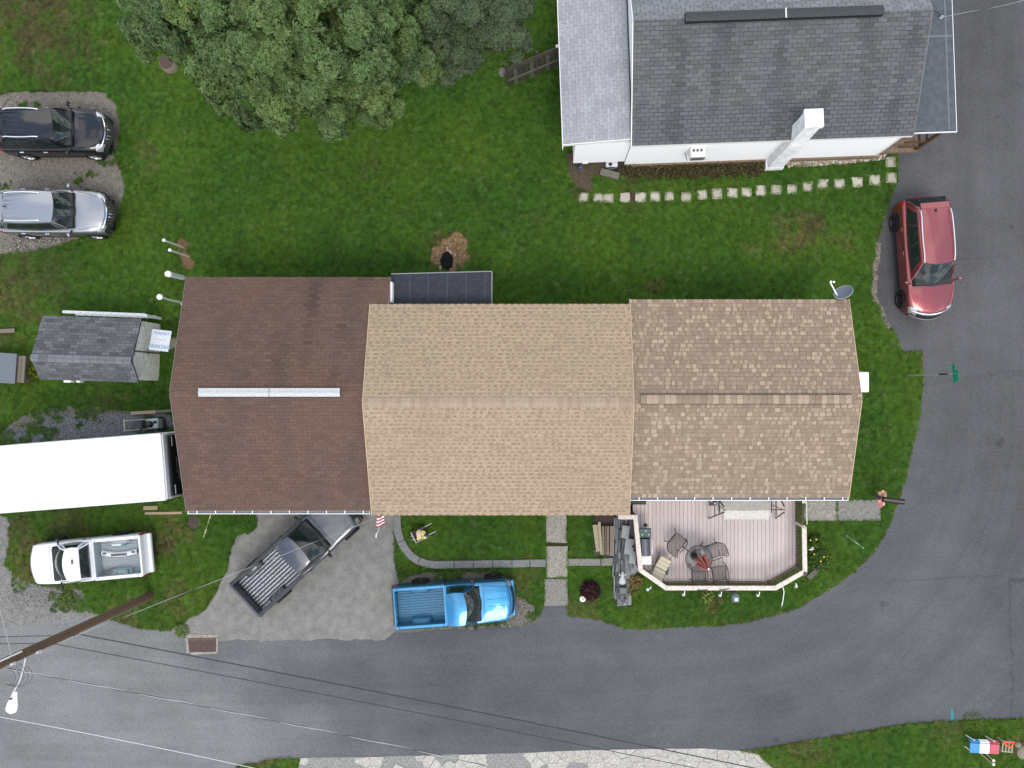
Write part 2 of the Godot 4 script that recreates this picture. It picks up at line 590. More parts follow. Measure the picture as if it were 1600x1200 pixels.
	# crumbled earth along the road's west edge
	var crumble := ragged(PackedVector2Array([Vector2(13.108, -5.921), Vector2(13.31, -5.871), Vector2(13.285, -5.238), Vector2(13.158, -4.605), Vector2(13.184, -3.796), Vector2(13.437, -3.34), Vector2(13.513, -2.885), Vector2(13.715, -2.581), Vector2(13.563, -2.429), Vector2(13.361, -2.834), Vector2(13.209, -3.214), Vector2(12.956, -3.644), Vector2(12.981, -4.605), Vector2(13.057, -5.365)]), 0.09)
	st = sh()
	sheet(st, crumble, 0.0105)
	setting("dirt", st, also(mt("crumble", 0.3, 0.255, 0.2, 0.95, 0.0, "grit", 0.4), "blotch", 0.6))
	bare.append(crumble)
	patchy.append([crumble, 0.05])
	scatter("gravel", 500, crumble, 0, [Color(0.3, 0.27, 0.22), Color(0.2, 0.17, 0.14)], 0.01, 0.035)

	# the burnt patch behind the lean-to: straw round a heap of ash
	var ring := blob_outline(Vector2(-3.669, -5.466), 0.8, 0.72, 0.35)
	st = sh()
	sheet(st, ring, 0.012)
	setting("dirt", st, also(mt("scorched", 0.27, 0.165, 0.085, 0.95, 0.0, "grit", 0.3), "blotch", 0.5))
	bare.append(ring)
	scatter("straw", 900, ring, 3, [Color(0.36, 0.25, 0.13), Color(0.25, 0.15, 0.08), Color(0.42, 0.32, 0.2)])

	scatter_on_edges()


func make_road() -> void:
	road_poly = ragged(PackedVector2Array([Vector2(-23.533, 8.755), Vector2(-21.509, 8.73), Vector2(-19.991, 8.705), Vector2(-18.725, 8.679), Vector2(-17.764, 8.73), Vector2(-17.157, 8.983), Vector2(-16.144, 9.312), Vector2(-15.183, 9.413), Vector2(-14.626, 9.464), Vector2(-12.779, 9.439), Vector2(-11.387, 9.388), Vector2(-7.844, 9.388), Vector2(-5.82, 9.363), Vector2(-3.29, 9.312), Vector2(-1.265, 9.261), Vector2(-0.455, 9.11), Vector2(-0.177, 8.806), Vector2(0.025, 8.452), Vector2(0.911, 8.452), Vector2(0.962, 8.857), Vector2(1.392, 8.907), Vector2(2.151, 9.008), Vector2(2.657, 9.186), Vector2(3.163, 9.337), Vector2(3.796, 9.388), Vector2(5.314, 9.312), Vector2(6.832, 9.236), Vector2(7.971, 9.135), Vector2(8.477, 8.958), Vector2(9.236, 8.806), Vector2(10.122, 8.502), Vector2(11.134, 7.92), Vector2(12.146, 7.212), Vector2(13.032, 6.326), Vector2(13.538, 5.516), Vector2(13.918, 4.555), Vector2(14.12, 3.998), Vector2(14.297, 3.366), Vector2(14.424, 2.733), Vector2(14.626, 1.974), Vector2(14.778, 1.215), Vector2(14.879, 0.455), Vector2(15.006, -0.304), Vector2(14.98, -0.936), Vector2(14.93, -1.316), Vector2(14.955, -1.544), Vector2(14.677, -1.594), Vector2(14.297, -1.544), Vector2(14.095, -1.695), Vector2(13.993, -2.024), Vector2(13.867, -2.328), Vector2(13.664, -2.632), Vector2(13.411, -2.961), Vector2(13.361, -3.34), Vector2(13.082, -3.796), Vector2(13.108, -4.605), Vector2(13.209, -5.365), Vector2(13.184, -5.997), Vector2(13.411, -6.756), Vector2(13.614, -7.389), Vector2(13.791, -7.895), Vector2(13.968, -8.275), Vector2(13.993, -8.857), Vector2(13.968, -9.413), Vector2(13.993, -12.45), Vector2(13.993, -19.535), Vector2(29.1, -19.535), Vector2(29.1, 12.551), Vector2(18.978, 12.905), Vector2(16.954, 12.981), Vector2(14.424, 13.108), Vector2(11.387, 13.614), Vector2(8.857, 14.069), Vector2(7.465, 14.246), Vector2(6.326, 14.272), Vector2(3.796, 14.272), Vector2(1.265, 14.322), Vector2(-1.265, 14.373), Vector2(-3.796, 14.424), Vector2(-5.314, 14.449), Vector2(-7.338, 14.474), Vector2(-9.363, 14.5), Vector2(-10.628, 14.525), Vector2(-12.02, 14.778), Vector2(-13.158, 15.512), Vector2(-16.448, 18.169), Vector2(-23.533, 18.169)]), 0.05)
	bare.append(road_poly)

	var w := 1008
	var h := 792
	var tone := PackedFloat32Array()
	tone.resize(w * h)
	tone.fill(1.0)
	# joints, cracks, tyre marks and spots: points, half width in metres, darkening
	for l in [[PackedVector2Array([Vector2(18.396, 7.364), Vector2(18.422, 8.806), Vector2(18.472, 10.324), Vector2(18.523, 11.59), Vector2(18.498, 12.956)]), 0.05, 0.7], [PackedVector2Array([Vector2(13.513, 7.465), Vector2(14.93, 7.44), Vector2(16.448, 7.338), Vector2(18.346, 7.288)]), 0.035, 0.72], [PackedVector2Array([Vector2(18.422, 7.44), Vector2(19.991, 7.49)]), 0.1, 0.6],
			[PackedVector2Array([Vector2(15.082, -0.228), Vector2(16.448, -0.506), Vector2(17.966, -0.709), Vector2(19.991, -1.037)]), 0.02, 0.72], [PackedVector2Array([Vector2(16.246, -5.263), Vector2(17.46, -5.314), Vector2(19.991, -5.466)]), 0.02, 0.8], [PackedVector2Array([Vector2(18.877, -4.605), Vector2(18.928, -2.328), Vector2(18.725, -0.304), Vector2(18.574, 1.974), Vector2(18.017, 4.757), Vector2(17.005, 7.288), Vector2(15.815, 9.186)]), 0.03, 0.86],
			[PackedVector2Array([Vector2(18.574, -1.316), Vector2(18.472, 1.974), Vector2(17.713, 4.757), Vector2(16.701, 7.288), Vector2(15.588, 9.059)]), 0.025, 0.88], [PackedVector2Array([Vector2(15.815, 9.186), Vector2(14.93, 10.071), Vector2(13.918, 10.881), Vector2(12.146, 11.716), Vector2(9.869, 12.096)]), 0.02, 0.88], [PackedVector2Array([Vector2(14.677, 10.071), Vector2(14.044, 10.704)]), 0.03, 0.75],
			[PackedVector2Array([Vector2(-3.796, 9.439), Vector2(-1.771, 9.337), Vector2(-0.354, 9.186), Vector2(0, 9.059), Vector2(0.911, 9.008), Vector2(2.024, 9.11)]), 0.03, 0.85], [PackedVector2Array([Vector2(-12.779, 9.489), Vector2(-10.881, 9.439), Vector2(-7.844, 9.464), Vector2(-5.82, 9.413)]), 0.04, 0.82], [PackedVector2Array([Vector2(-18.978, 8.755), Vector2(-18.928, 9.186), Vector2(-18.852, 9.439)]), 0.02, 0.7],
			[PackedVector2Array([Vector2(-0.506, 12.804), Vector2(1.265, 12.905), Vector2(4.049, 12.804), Vector2(6.832, 12.905)]), 0.02, 0.9], [PackedVector2Array([Vector2(-11.387, 12.298), Vector2(-9.616, 12.298), Vector2(-8.351, 12.247)]), 0.03, 0.9], [PackedVector2Array([Vector2(-3.796, 13.918), Vector2(-0.759, 13.943), Vector2(2.784, 13.993)]), 0.05, 0.9]]:
		var pts: PackedVector2Array = l[0]
		for i in pts.size() - 1:
			var steps := int(pts[i].distance_to(pts[i + 1]) / 0.03)
			for s in steps:
				var p := pts[i].lerp(pts[i + 1], float(s) / steps)
				p += Vector2(n_mid.get_noise_2d(p.x * 2.0, p.y * 2.0), n_mid.get_noise_2d(p.y * 2.0, p.x * 2.0)) * 0.1
				if n_fine.get_noise_2d(p.x * 0.5, p.y * 0.5) < -0.25:
					continue
				stamp(tone, w, h, p, l[1], l[2])
	for s in [[Vector2(17.966, 2.05), 0.16, 0.55], [Vector2(18.093, 1.948), 0.12, 0.6], [Vector2(13.411, 8.376), 0.15, 0.6], [Vector2(13.563, 8.376), 0.1, 0.75], [Vector2(9.186, 13.791), 0.14, 0.6], [Vector2(18.498, -6.503), 0.08, 0.5], [Vector2(9.894, 12.045), 0.06, 0.7], [Vector2(11.59, 7.414), 0.16, 0.85],
			[Vector2(11.387, 9.008), 0.25, 0.9], [Vector2(17.207, 10.071), 0.3, 1.12], [Vector2(16.701, 9.439), 0.3, 1.1], [Vector2(4.555, 9.692), 0.16, 1.2], [Vector2(4.352, 13.538), 0.12, 1.28], [Vector2(4.504, 13.31), 0.1, 1.22], [Vector2(1.417, 11.336), 0.1, 1.2], [Vector2(-7.718, 10.957), 0.25, 1.08],
			[Vector2(-3.796, 11.083), 0.08, 1.2], [Vector2(4.909, 13.943), 0.1, 1.2], [Vector2(17.207, 12.121), 0.1, 1.3], [Vector2(17.587, 12.349), 0.08, 1.3], [Vector2(16.448, 2.733), 0.5, 1.05], [Vector2(16.701, -2.328), 0.6, 1.08], [Vector2(-0.506, 9.818), 0.2, 1.1], [Vector2(-20.497, 14.373), 0.8, 0.92]]:
		stamp(tone, w, h, s[0], s[1], s[2])
	var data := PackedByteArray()
	data.resize(w * h * 3)
	var blue_grey := Color(0.073, 0.0755, 0.081)
	var pale := Color(0.132, 0.134, 0.135)
	var dark := Color(0.07, 0.0705, 0.0735)
	for j in h:
		var z := -16.5 + 33.0 * (j + 0.5) / h
		for i in w:
			var x := -22.0 + 42.0 * (i + 0.5) / w
			var a := n_big.get_noise_2d(x * 0.7, z * 0.7)
			var b := n_mid.get_noise_2d(x * 0.6, z * 1.1)
			var west := clampf((-6.0 - x) / 9.0 + a * 0.5 + (z - 10.0) * 0.02, 0.0, 1.0)
			var east := clampf((x - 12.5) * 0.22 + (3.0 - z) * 0.12 + a * 0.7, 0.0, 1.0)
			var c := blue_grey.lerp(pale, west).lerp(dark, east)
			var k: float = tone[j * w + i] * (1.0 + a * 0.22 + b * 0.1 + n_fine.get_noise_2d(x * 0.8, z * 0.8) * 0.06 + rng.randf_range(-0.075, 0.075))
			# wheels polish long lanes that follow the bend
			var lane_at := z
			var along := x
			if x > 6.3:
				lane_at = Vector2(x - 6.3, maxf(z - 1.0, 0.0)).length() + 1.0
				along = 6.3 + atan2(x - 6.3, maxf(z - 1.0, 0.001)) * 9.0 + minf(z - 1.0, 0.0) * -1.0
			k *= 1.0 + 0.13 * n_mid.get_noise_2d(lane_at * 0.75, along * 0.05) + 0.06 * n_fine.get_noise_2d(lane_at * 0.6 + 3.0, along * 0.04)
			c = (c * k).linear_to_srgb()
			var o := (j * w + i) * 3
			data[o] = clampi(int(c.r * 255.0), 0, 255)
			data[o + 1] = clampi(int(c.g * 255.0), 0, 255)
			data[o + 2] = clampi(int(c.b * 255.0), 0, 255)
	var m := mt("asphalt", 1, 1, 1, 0.88)
	m.albedo_texture = ImageTexture.create_from_image(Image.create_from_data(w, h, false, Image.FORMAT_RGB8, data))
	also(m, "felt", 0.6)
	m.albedo_color = Color(1.15, 1.15, 1.15)
	var st := sh()
	sheet(st, road_poly, 0.004)
	setting("road", st, m)

	st = sh()
	sheet(st, ragged(PackedVector2Array([Vector2(16.068, 12.526), Vector2(16.144, 12.526), Vector2(16.22, 12.981), Vector2(16.094, 13.007)]), 0.015, 0.05), 0.009)
	setting("paint_mark", st, mt("turquoise_paint", 0.05, 0.3, 0.34, 0.7, 0.0, "grit", 0.2))


func stamp(tone: PackedFloat32Array, w: int, h: int, p: Vector2, r: float, k: float) -> void:
	var uv := ground_uv(p.x, p.y)
	var rr := maxf(r * 24.0, 0.6)
	var n := int(ceil(rr))
	var cx := uv.x * w
	var cy := uv.y * h
	for dy in range(-n, n + 1):
		for dx in range(-n, n + 1):
			var x := int(cx) + dx
			var y := int(cy) + dy
			if x >= 0 and y >= 0 and x < w and y < h:
				var f := clampf(1.3 - Vector2(dx, dy).length() / rr, 0.0, 1.0)
				f *= clampf(0.75 + n_fine.get_noise_2d(x * 0.11, y * 0.11), 0.3, 1.0)
				var v := lerpf(1.0, k, f)
				tone[y * w + x] = minf(tone[y * w + x], v) if k < 1.0 else maxf(tone[y * w + x], v)


# many small loose pieces lying inside an outline: one object
func scatter(called: String, count: int, poly: PackedVector2Array, shape: int, colors: Array, low := 0.012, high := 0.03, hole := PackedVector2Array()) -> void:
	var st := sh()
	if shape == 3:
		box(st, Vector3(0, 0.2, 0), Vector3(4.0, 0.25, 0.3))
	else:
		for v in [Vector3(1, 0.5, 0.1), Vector3(-0.2, 0.6, 1), Vector3(-0.9, 0.4, -0.5)]:
			pass
		ball(st, Vector3(0, 0.25, 0), Vector3(1.0, 0.6, 0.8), 5)
	st.generate_normals()
	var box_of := Rect2(poly[0], Vector2.ZERO)
	for p in poly:
		box_of = box_of.expand(p)
	var where: Array = []
	var tries := 0
	while where.size() < count and tries < count * 8:
		tries += 1
		var p := Vector2(rng.randf_range(box_of.position.x, box_of.end.x), rng.randf_range(box_of.position.y, box_of.end.y))
		if not Geometry2D.is_point_in_polygon(p, poly):
			continue
		if hole.size() > 2 and Geometry2D.is_point_in_polygon(p, hole):
			continue
		where.append(p)
	var mm := MultiMesh.new()
	mm.transform_format = MultiMesh.TRANSFORM_3D
	mm.use_colors = true
	mm.mesh = st.commit()
	mm.instance_count = where.size()
	for i in where.size():
		var b := Basis(Vector3.UP, rng.randf() * TAU) * Basis(Vector3.RIGHT, rng.randf_range(-0.3, 0.3))
		mm.set_instance_transform(i, Transform3D(b.scaled(Vector3.ONE * rng.randf_range(low, high)), Vector3(where[i].x, 0.012, where[i].y)))
		var c: Color = colors[rng.randi() % colors.size()]
		mm.set_instance_color(i, c * rng.randf_range(0.75, 1.2))
	var o := MultiMeshInstance3D.new()
	o.name = numbered(self, called)
	o.multimesh = mm
	o.material_override = tinted("loose", 0.9)
	add_child(o, true)
	o.set_meta("kind", "stuff")
	o.set_meta("label", {"straw": "dry straw and chips strewn round the burnt patch", "gravel": "loose grey and tan stones on the gravelled ground", "leaf_litter": "brown leaves lying along the foot of the wall"}.get(called, "loose pieces on the ground"))


func scatter_on_edges() -> void:
	var stones := [Color(0.22, 0.2, 0.175), Color(0.16, 0.148, 0.13), Color(0.28, 0.26, 0.23), Color(0.12, 0.11, 0.1)]
	scatter("gravel", 2600, PackedVector2Array([Vector2(-21.509, -11.792), Vector2(-17.46, -11.792), Vector2(-16.701, -10.679), Vector2(-16.701, -7.895), Vector2(-17.46, -6.427), Vector2(-20.497, -5.567), Vector2(-21.509, -5.415)]), 0, stones, 0.01, 0.032)
	scatter("gravel", 900, PackedVector2Array([Vector2(-21.003, -6.326), Vector2(-19.991, -6.326), Vector2(-17.713, -6.579), Vector2(-17.46, -6.427), Vector2(-19.991, -5.668), Vector2(-21.256, -5.466)]), 0, stones, 0.015, 0.05)
	scatter("gravel", 2600, PackedVector2Array([Vector2(-21.509, 1.721), Vector2(-20.75, 1.113), Vector2(-18.725, 0.607), Vector2(-16.321, 0.835), Vector2(-14.778, 0.962), Vector2(-14.727, 1.974), Vector2(-17.713, 2.227), Vector2(-21.509, 2.733)]), 0, [Color(0.15, 0.16, 0.17), Color(0.2, 0.21, 0.215), Color(0.11, 0.115, 0.12)], 0.01, 0.03)
	scatter("gravel", 1000, PackedVector2Array([Vector2(-1.265, 7.667), Vector2(-0.354, 8.553), Vector2(-0.38, 9.059), Vector2(-1.265, 9.261), Vector2(-5.314, 9.413), Vector2(-5.694, 9.312)]), 0, stones, 0.012, 0.04)
	scatter("gravel", 1100, PackedVector2Array([Vector2(9.515, -9.16), Vector2(13.513, -9.388), Vector2(13.462, -9.186), Vector2(11.64, -8.983), Vector2(9.666, -8.857)]), 0, [Color(0.42, 0.38, 0.32), Color(0.3, 0.2, 0.14), Color(0.5, 0.47, 0.42), Color(0.22, 0.17, 0.13)], 0.02, 0.06)
	scatter("gravel", 600, PackedVector2Array([Vector2(-20.75, 7.414), Vector2(-18.472, 7.743), Vector2(-18.067, 8.426), Vector2(-19.991, 8.553), Vector2(-21.256, 8.3)]), 0, [Color(0.24, 0.23, 0.21), Color(0.18, 0.17, 0.155)], 0.01, 0.035)


func make_paths() -> void:
	var concrete := also(mt("concrete", 0.46, 0.43, 0.365, 0.92, 0.0, "grit", 0.5), "blotch", 1.3)
	var old_concrete := also(mt("old_concrete", 0.35, 0.335, 0.3, 0.92, 0.0, "grit", 0.4), "blotch", 0.9)
	var grey_concrete := also(mt("grey_concrete", 0.31, 0.31, 0.305, 0.92, 0.0, "grit", 0.4), "blotch", 0.7)

	# the front walk: three slabs, a grassy joint between the first two
	var walk := Node3D.new()
	walk.name = "front_walk"
	walk.set_meta("kind", "structure")
	add_child(walk)
	for s in [[PackedVector2Array([Vector2(0.076, 4.631), Vector2(0.886, 4.631), Vector2(0.911, 5.972), Vector2(0.076, 5.947)]), concrete], [PackedVector2Array([Vector2(0.076, 6.098), Vector2(0.936, 6.098), Vector2(0.936, 7.338), Vector2(0.101, 7.338)]), concrete], [PackedVector2Array([Vector2(0.025, 7.389), Vector2(0.936, 7.389), Vector2(0.962, 8.452), Vector2(0, 8.452)]), old_concrete]]:
		var o := ragged(s[0], 0.025)
		var st := sh()
		prism(st, o, -0.05, 0.035)
		put("slab", st, s[1], walk)
		bare.append(o)

	var east := Node3D.new()
	east.name = "side_walk"
	east.set_meta("kind", "structure")
	add_child(east)
	for s in [[PackedVector2Array([Vector2(10.274, 4.276), Vector2(11.539, 4.276), Vector2(11.564, 5.112), Vector2(10.274, 5.112)]), concrete], [PackedVector2Array([Vector2(11.59, 4.276), Vector2(13.31, 4.251), Vector2(13.31, 5.112), Vector2(11.59, 5.112)]), old_concrete]]:
		var o := ragged(s[0], 0.02)
		var st := sh()
		prism(st, o, -0.05, 0.03)
		put("slab", st, s[1], east)
		bare.append(o)

	# the low curb round the front lawn, cast in lengths
	var curb := Node3D.new()
	curb.name = "lawn_curb"
	curb.set_meta("kind", "structure")
	add_child(curb)
	var line: Array = [Vector2(-5.795, 4.757), Vector2(-5.795, 5.213), Vector2(-5.744, 5.567), Vector2(-5.643, 5.896), Vector2(-5.466, 6.2), Vector2(-5.238, 6.478), Vector2(-4.934, 6.68), Vector2(-4.605, 6.782), Vector2(-4.302, 6.832), Vector2(-3.543, 6.807), Vector2(-2.784, 6.807), Vector2(-2.024, 6.782), Vector2(-1.265, 6.782), Vector2(-0.557, 6.756), Vector2(0.076, 6.756)]
	var k := 0
	while k < line.size() - 1:
		var last := mini(k + (3 if k < 9 else 1), line.size() - 1)
		var left := PackedVector2Array()
		var right := PackedVector2Array()
		for i in range(k, last + 1):
			var d: Vector2 = (line[mini(i + 1, line.size() - 1)] - line[maxi(i - 1, 0)]).normalized()
			var at: Vector2 = line[i]
			if i == k:
				at += d * 0.008
			elif i == last:
				at -= d * 0.008
			left.append(at + d.orthogonal() * 0.15)
			right.append(at - d.orthogonal() * 0.15)
		right.reverse()
		left.append_array(right)
		var st := sh()
		prism(st, left, -0.05, 0.1 + rng.randf() * 0.012, 0.015)
		put("curb_length", st, grey_concrete, curb)
		bare.append(left)
		k = last
	for s in [PackedVector2Array([Vector2(0.962, 6.579), Vector2(2.227, 6.579), Vector2(2.227, 6.858), Vector2(0.962, 6.858)]), PackedVector2Array([Vector2(2.252, 6.579), Vector2(2.834, 6.529), Vector2(2.834, 6.858), Vector2(2.252, 6.858)])]:
		var st := sh()
		prism(st, s, -0.05, 0.1, 0.015)
		put("curb_length", st, old_concrete, curb)
		bare.append(s)

	# stepping stones beside the white house
	var stones := Node3D.new()
	stones.name = "stepping_stone_path"
	stones.set_meta("kind", "structure")
	add_child(stones)
	var tones := []
	for i in 4:
		tones.append(also(mt("stone%d" % i, 0.78 - 0.04 * i, 0.72 - 0.04 * i, 0.6 - 0.035 * i, 0.9, 0.0, "grit", 0.35), "blotch", 0.5))
	for s in [[912,309,15], [935,309,15], [951,310,14], [977,309,15], [1001,309,15], [1024,308,15], [1046,307,14], [1072,308,15], [1097,305,15], [1120,303,16], [1144,302,16], [1166,300,15], [1189,298,16], [1212,297,15], [1237,296,15], [1261,292,16], [1285,288,16], [1311,287,16], [1339,285,16], [1366,282,17], [1391,254,16], [1392,278,16]]:
		var c := Vector2((s[0] - 850.0) * 0.0253, (s[1] - 612.0) * 0.0253)
		var half: float = s[2] * 0.0253 * 0.54
		var o := PackedVector2Array()
		for q in [Vector2(-1, -1), Vector2(1, -1), Vector2(1, 1), Vector2(-1, 1)]:
			var v := Vector2(q.x * half * rng.randf_range(0.88, 1.08), q.y * half * rng.randf_range(0.86, 1.05))
			if rng.randf() < 0.3:
				o.append(c + v * Vector2(0.72, 1.0))
				o.append(c + v * Vector2(1.0, 0.66))
			else:
				o.append(c + v)
		o = Geometry2D.convex_hull(o)
		o.remove_at(o.size() - 1)
		o = ragged(o, 0.015, 0.1)
		var st := sh()
		prism(st, o, -0.03, rng.randf_range(0.03, 0.05), 0.008)
		put("stepping_stone", st, tones[rng.randi() % 4], stones)
		# turf creeps over the rims
		var rim := Geometry2D.offset_polygon(o, -0.03)
		if rim.size() > 0:
			bare.append(ragged(rim[0], 0.05, 0.06))

	make_broken_concrete()

	# the storm drain: a concrete collar with an iron grate
	var drain := thing("storm_drain", "rusty iron storm drain grate in a concrete collar at the road edge", "storm drain", Vector3(-13.513, 0, 9.97))
	var st2 := sh()
	for e in [[PackedVector2Array([Vector2(-14.171, 9.59), Vector2(-12.855, 9.59), Vector2(-12.88, 9.717), Vector2(-14.095, 9.717)]), 0], [PackedVector2Array([Vector2(-14.171, 9.722), Vector2(-14.069, 9.722), Vector2(-14.019, 10.299), Vector2(-14.12, 10.35)]), 0], [PackedVector2Array([Vector2(-12.956, 9.722), Vector2(-12.88, 9.722), Vector2(-12.88, 10.324), Vector2(-12.956, 10.274)]), 0], [PackedVector2Array([Vector2(-14.011, 10.299), Vector2(-12.956, 10.279), Vector2(-12.88, 10.35), Vector2(-13.918, 10.4)]), 0]]:
		prism(st2, e[0], -0.05, 0.022)
	put_at_home("collar", st2, concrete, drain)
	var iron := mt("rusty_iron", 0.17, 0.088, 0.066, 0.8, 0.3, "grit", 0.2)
	st2 = sh()
	box(st2, Vector3(0.0, -0.16, 0.03), Vector3(1.1, 0.02, 0.56))
	put("pit", st2, mt("pit_dark", 0.012, 0.011, 0.01, 0.9), drain)
	for i in 17:
		var bar := sh()
		box(bar, Vector3(-0.53 + i * 0.066, 0.004, 0.03), Vector3(0.026, 0.03, 0.54))
		put("grate_bar", bar, iron, drain)
	for i in 6:
		var bar := sh()
		box(bar, Vector3(0, -0.004, -0.2 + i * 0.092), Vector3(1.08, 0.024, 0.024))
		put("cross_bar", bar, iron, drain)

	st2 = sh()
	var lid := thing("septic_lid", "round brown concrete lid set in the lawn by the brown roof", "lid", Vector3(-13.816, 0, 5.162))
	lathe(st2, [Vector2(0.27, -0.02), Vector2(0.27, 0.025), Vector2(0.25, 0.035), Vector2(0, 0.035)], 24)
	put("cover", st2, also(mt("lid", 0.13, 0.105, 0.09, 0.9, 0.0, "grit", 0.3), "blotch", 0.5), lid)
	st2 = sh()
	tube(st2, [Vector3(-0.05, 0.03, 0), Vector3(-0.04, 0.06, 0), Vector3(0.04, 0.06, 0), Vector3(0.05, 0.03, 0)], 0.008, 6)
	put("handle", st2, iron, lid)
	bare.append(blob_outline(Vector2(-13.816, 5.162), 0.28, 0.28, 0.02))


# the cracked slab across the road: plates with real gaps between them
func make_broken_concrete() -> void:
	var apron := Node3D.new()
	apron.name = "cracked_apron"
	apron.set_meta("kind", "structure")
	add_child(apron)
	var area := PackedVector2Array([Vector2(-9.616, 14.474), Vector2(-7.338, 14.449), Vector2(-5.314, 14.398), Vector2(-3.796, 14.348), Vector2(-1.265, 14.297), Vector2(0.253, 14.221), Vector2(1.265, 14.171), Vector2(3.796, 14.12), Vector2(6.326, 14.095), Vector2(7.591, 14.171), Vector2(8.477, 14.322), Vector2(9.869, 15.638), Vector2(9.869, 17.157), Vector2(-10.375, 17.157)])
	var st := sh()
	sheet(st, area, 0.005)
	put("bedding", st, also(mt("bedding", 0.4, 0.395, 0.375, 0.95, 0.0, "grit", 0.4), "blotch", 0.8), apron)
	bare.append(area)
	var seeds: Array = []
	var tries := 0
	while tries < 6000 and seeds.size() < 420:
		tries += 1
		var p := Vector2(rng.randf_range(-10.4, 9.6), rng.randf_range(13.9, 17.0))
		var grid_size := 0.27 + 0.24 * clampf(n_mid.get_noise_2d(p.x * 0.5, p.y * 0.5) + 0.3, 0.0, 1.0)
		if not Geometry2D.is_point_in_polygon(p, area):
			continue
		var near := false
		for q in seeds:
			if q.distance_to(p) < grid_size:
				near = true
				break
		if not near:
			seeds.append(p)
	var tones := []
	for i in 3:
		tones.append(also(mt("plate%d" % i, 0.7 - 0.03 * i, 0.67 - 0.03 * i, 0.6 - 0.03 * i, 0.92, 0.0, "grit", 0.4), "blotch", 0.8))
	for p in seeds:
		# to the west the slab is mostly worn to grey
		if p.x < 2.0 and n_mid.get_noise_2d(p.x * 0.45, p.y * 0.6) < -0.12 + (0.4 if p.x < -5.0 else 0.0):
			continue
		var cell := rect(p, 1.6, 1.6)
		for q in seeds:
			if q == p or q.distance_to(p) > 1.4:
				continue
			var mid: Vector2 = (p + q) * 0.5
			var n: Vector2 = (q - p).normalized()
			var cut := PackedVector2Array([mid + n.orthogonal() * 3.0, mid - n.orthogonal() * 3.0, mid - n.orthogonal() * 3.0 - n * 4.0, mid + n.orthogonal() * 3.0 - n * 4.0])
			var got := Geometry2D.intersect_polygons(cell, cut)
			if got.size() > 0:
				cell = got[0]
		var inside := Geometry2D.intersect_polygons(cell, area)
		if inside.size() == 0:
			continue
		var gap := Geometry2D.offset_polygon(inside[0], -rng.randf_range(0.003, 0.01), Geometry2D.JOIN_MITER)
		if gap.size() == 0 or gap[0].size() < 3:
			continue
		var o := ragged(gap[0], 0.02, 0.11)
		if Geometry2D.triangulate_polygon(o).size() == 0:
			o = gap[0]
		st = sh()
		prism(st, o, 0.0, 0.018 + rng.randf() * 0.012)
		put("concrete_piece", st, tones[rng.randi() % 3], apron)


# ---------------------------------------------------------------- grass

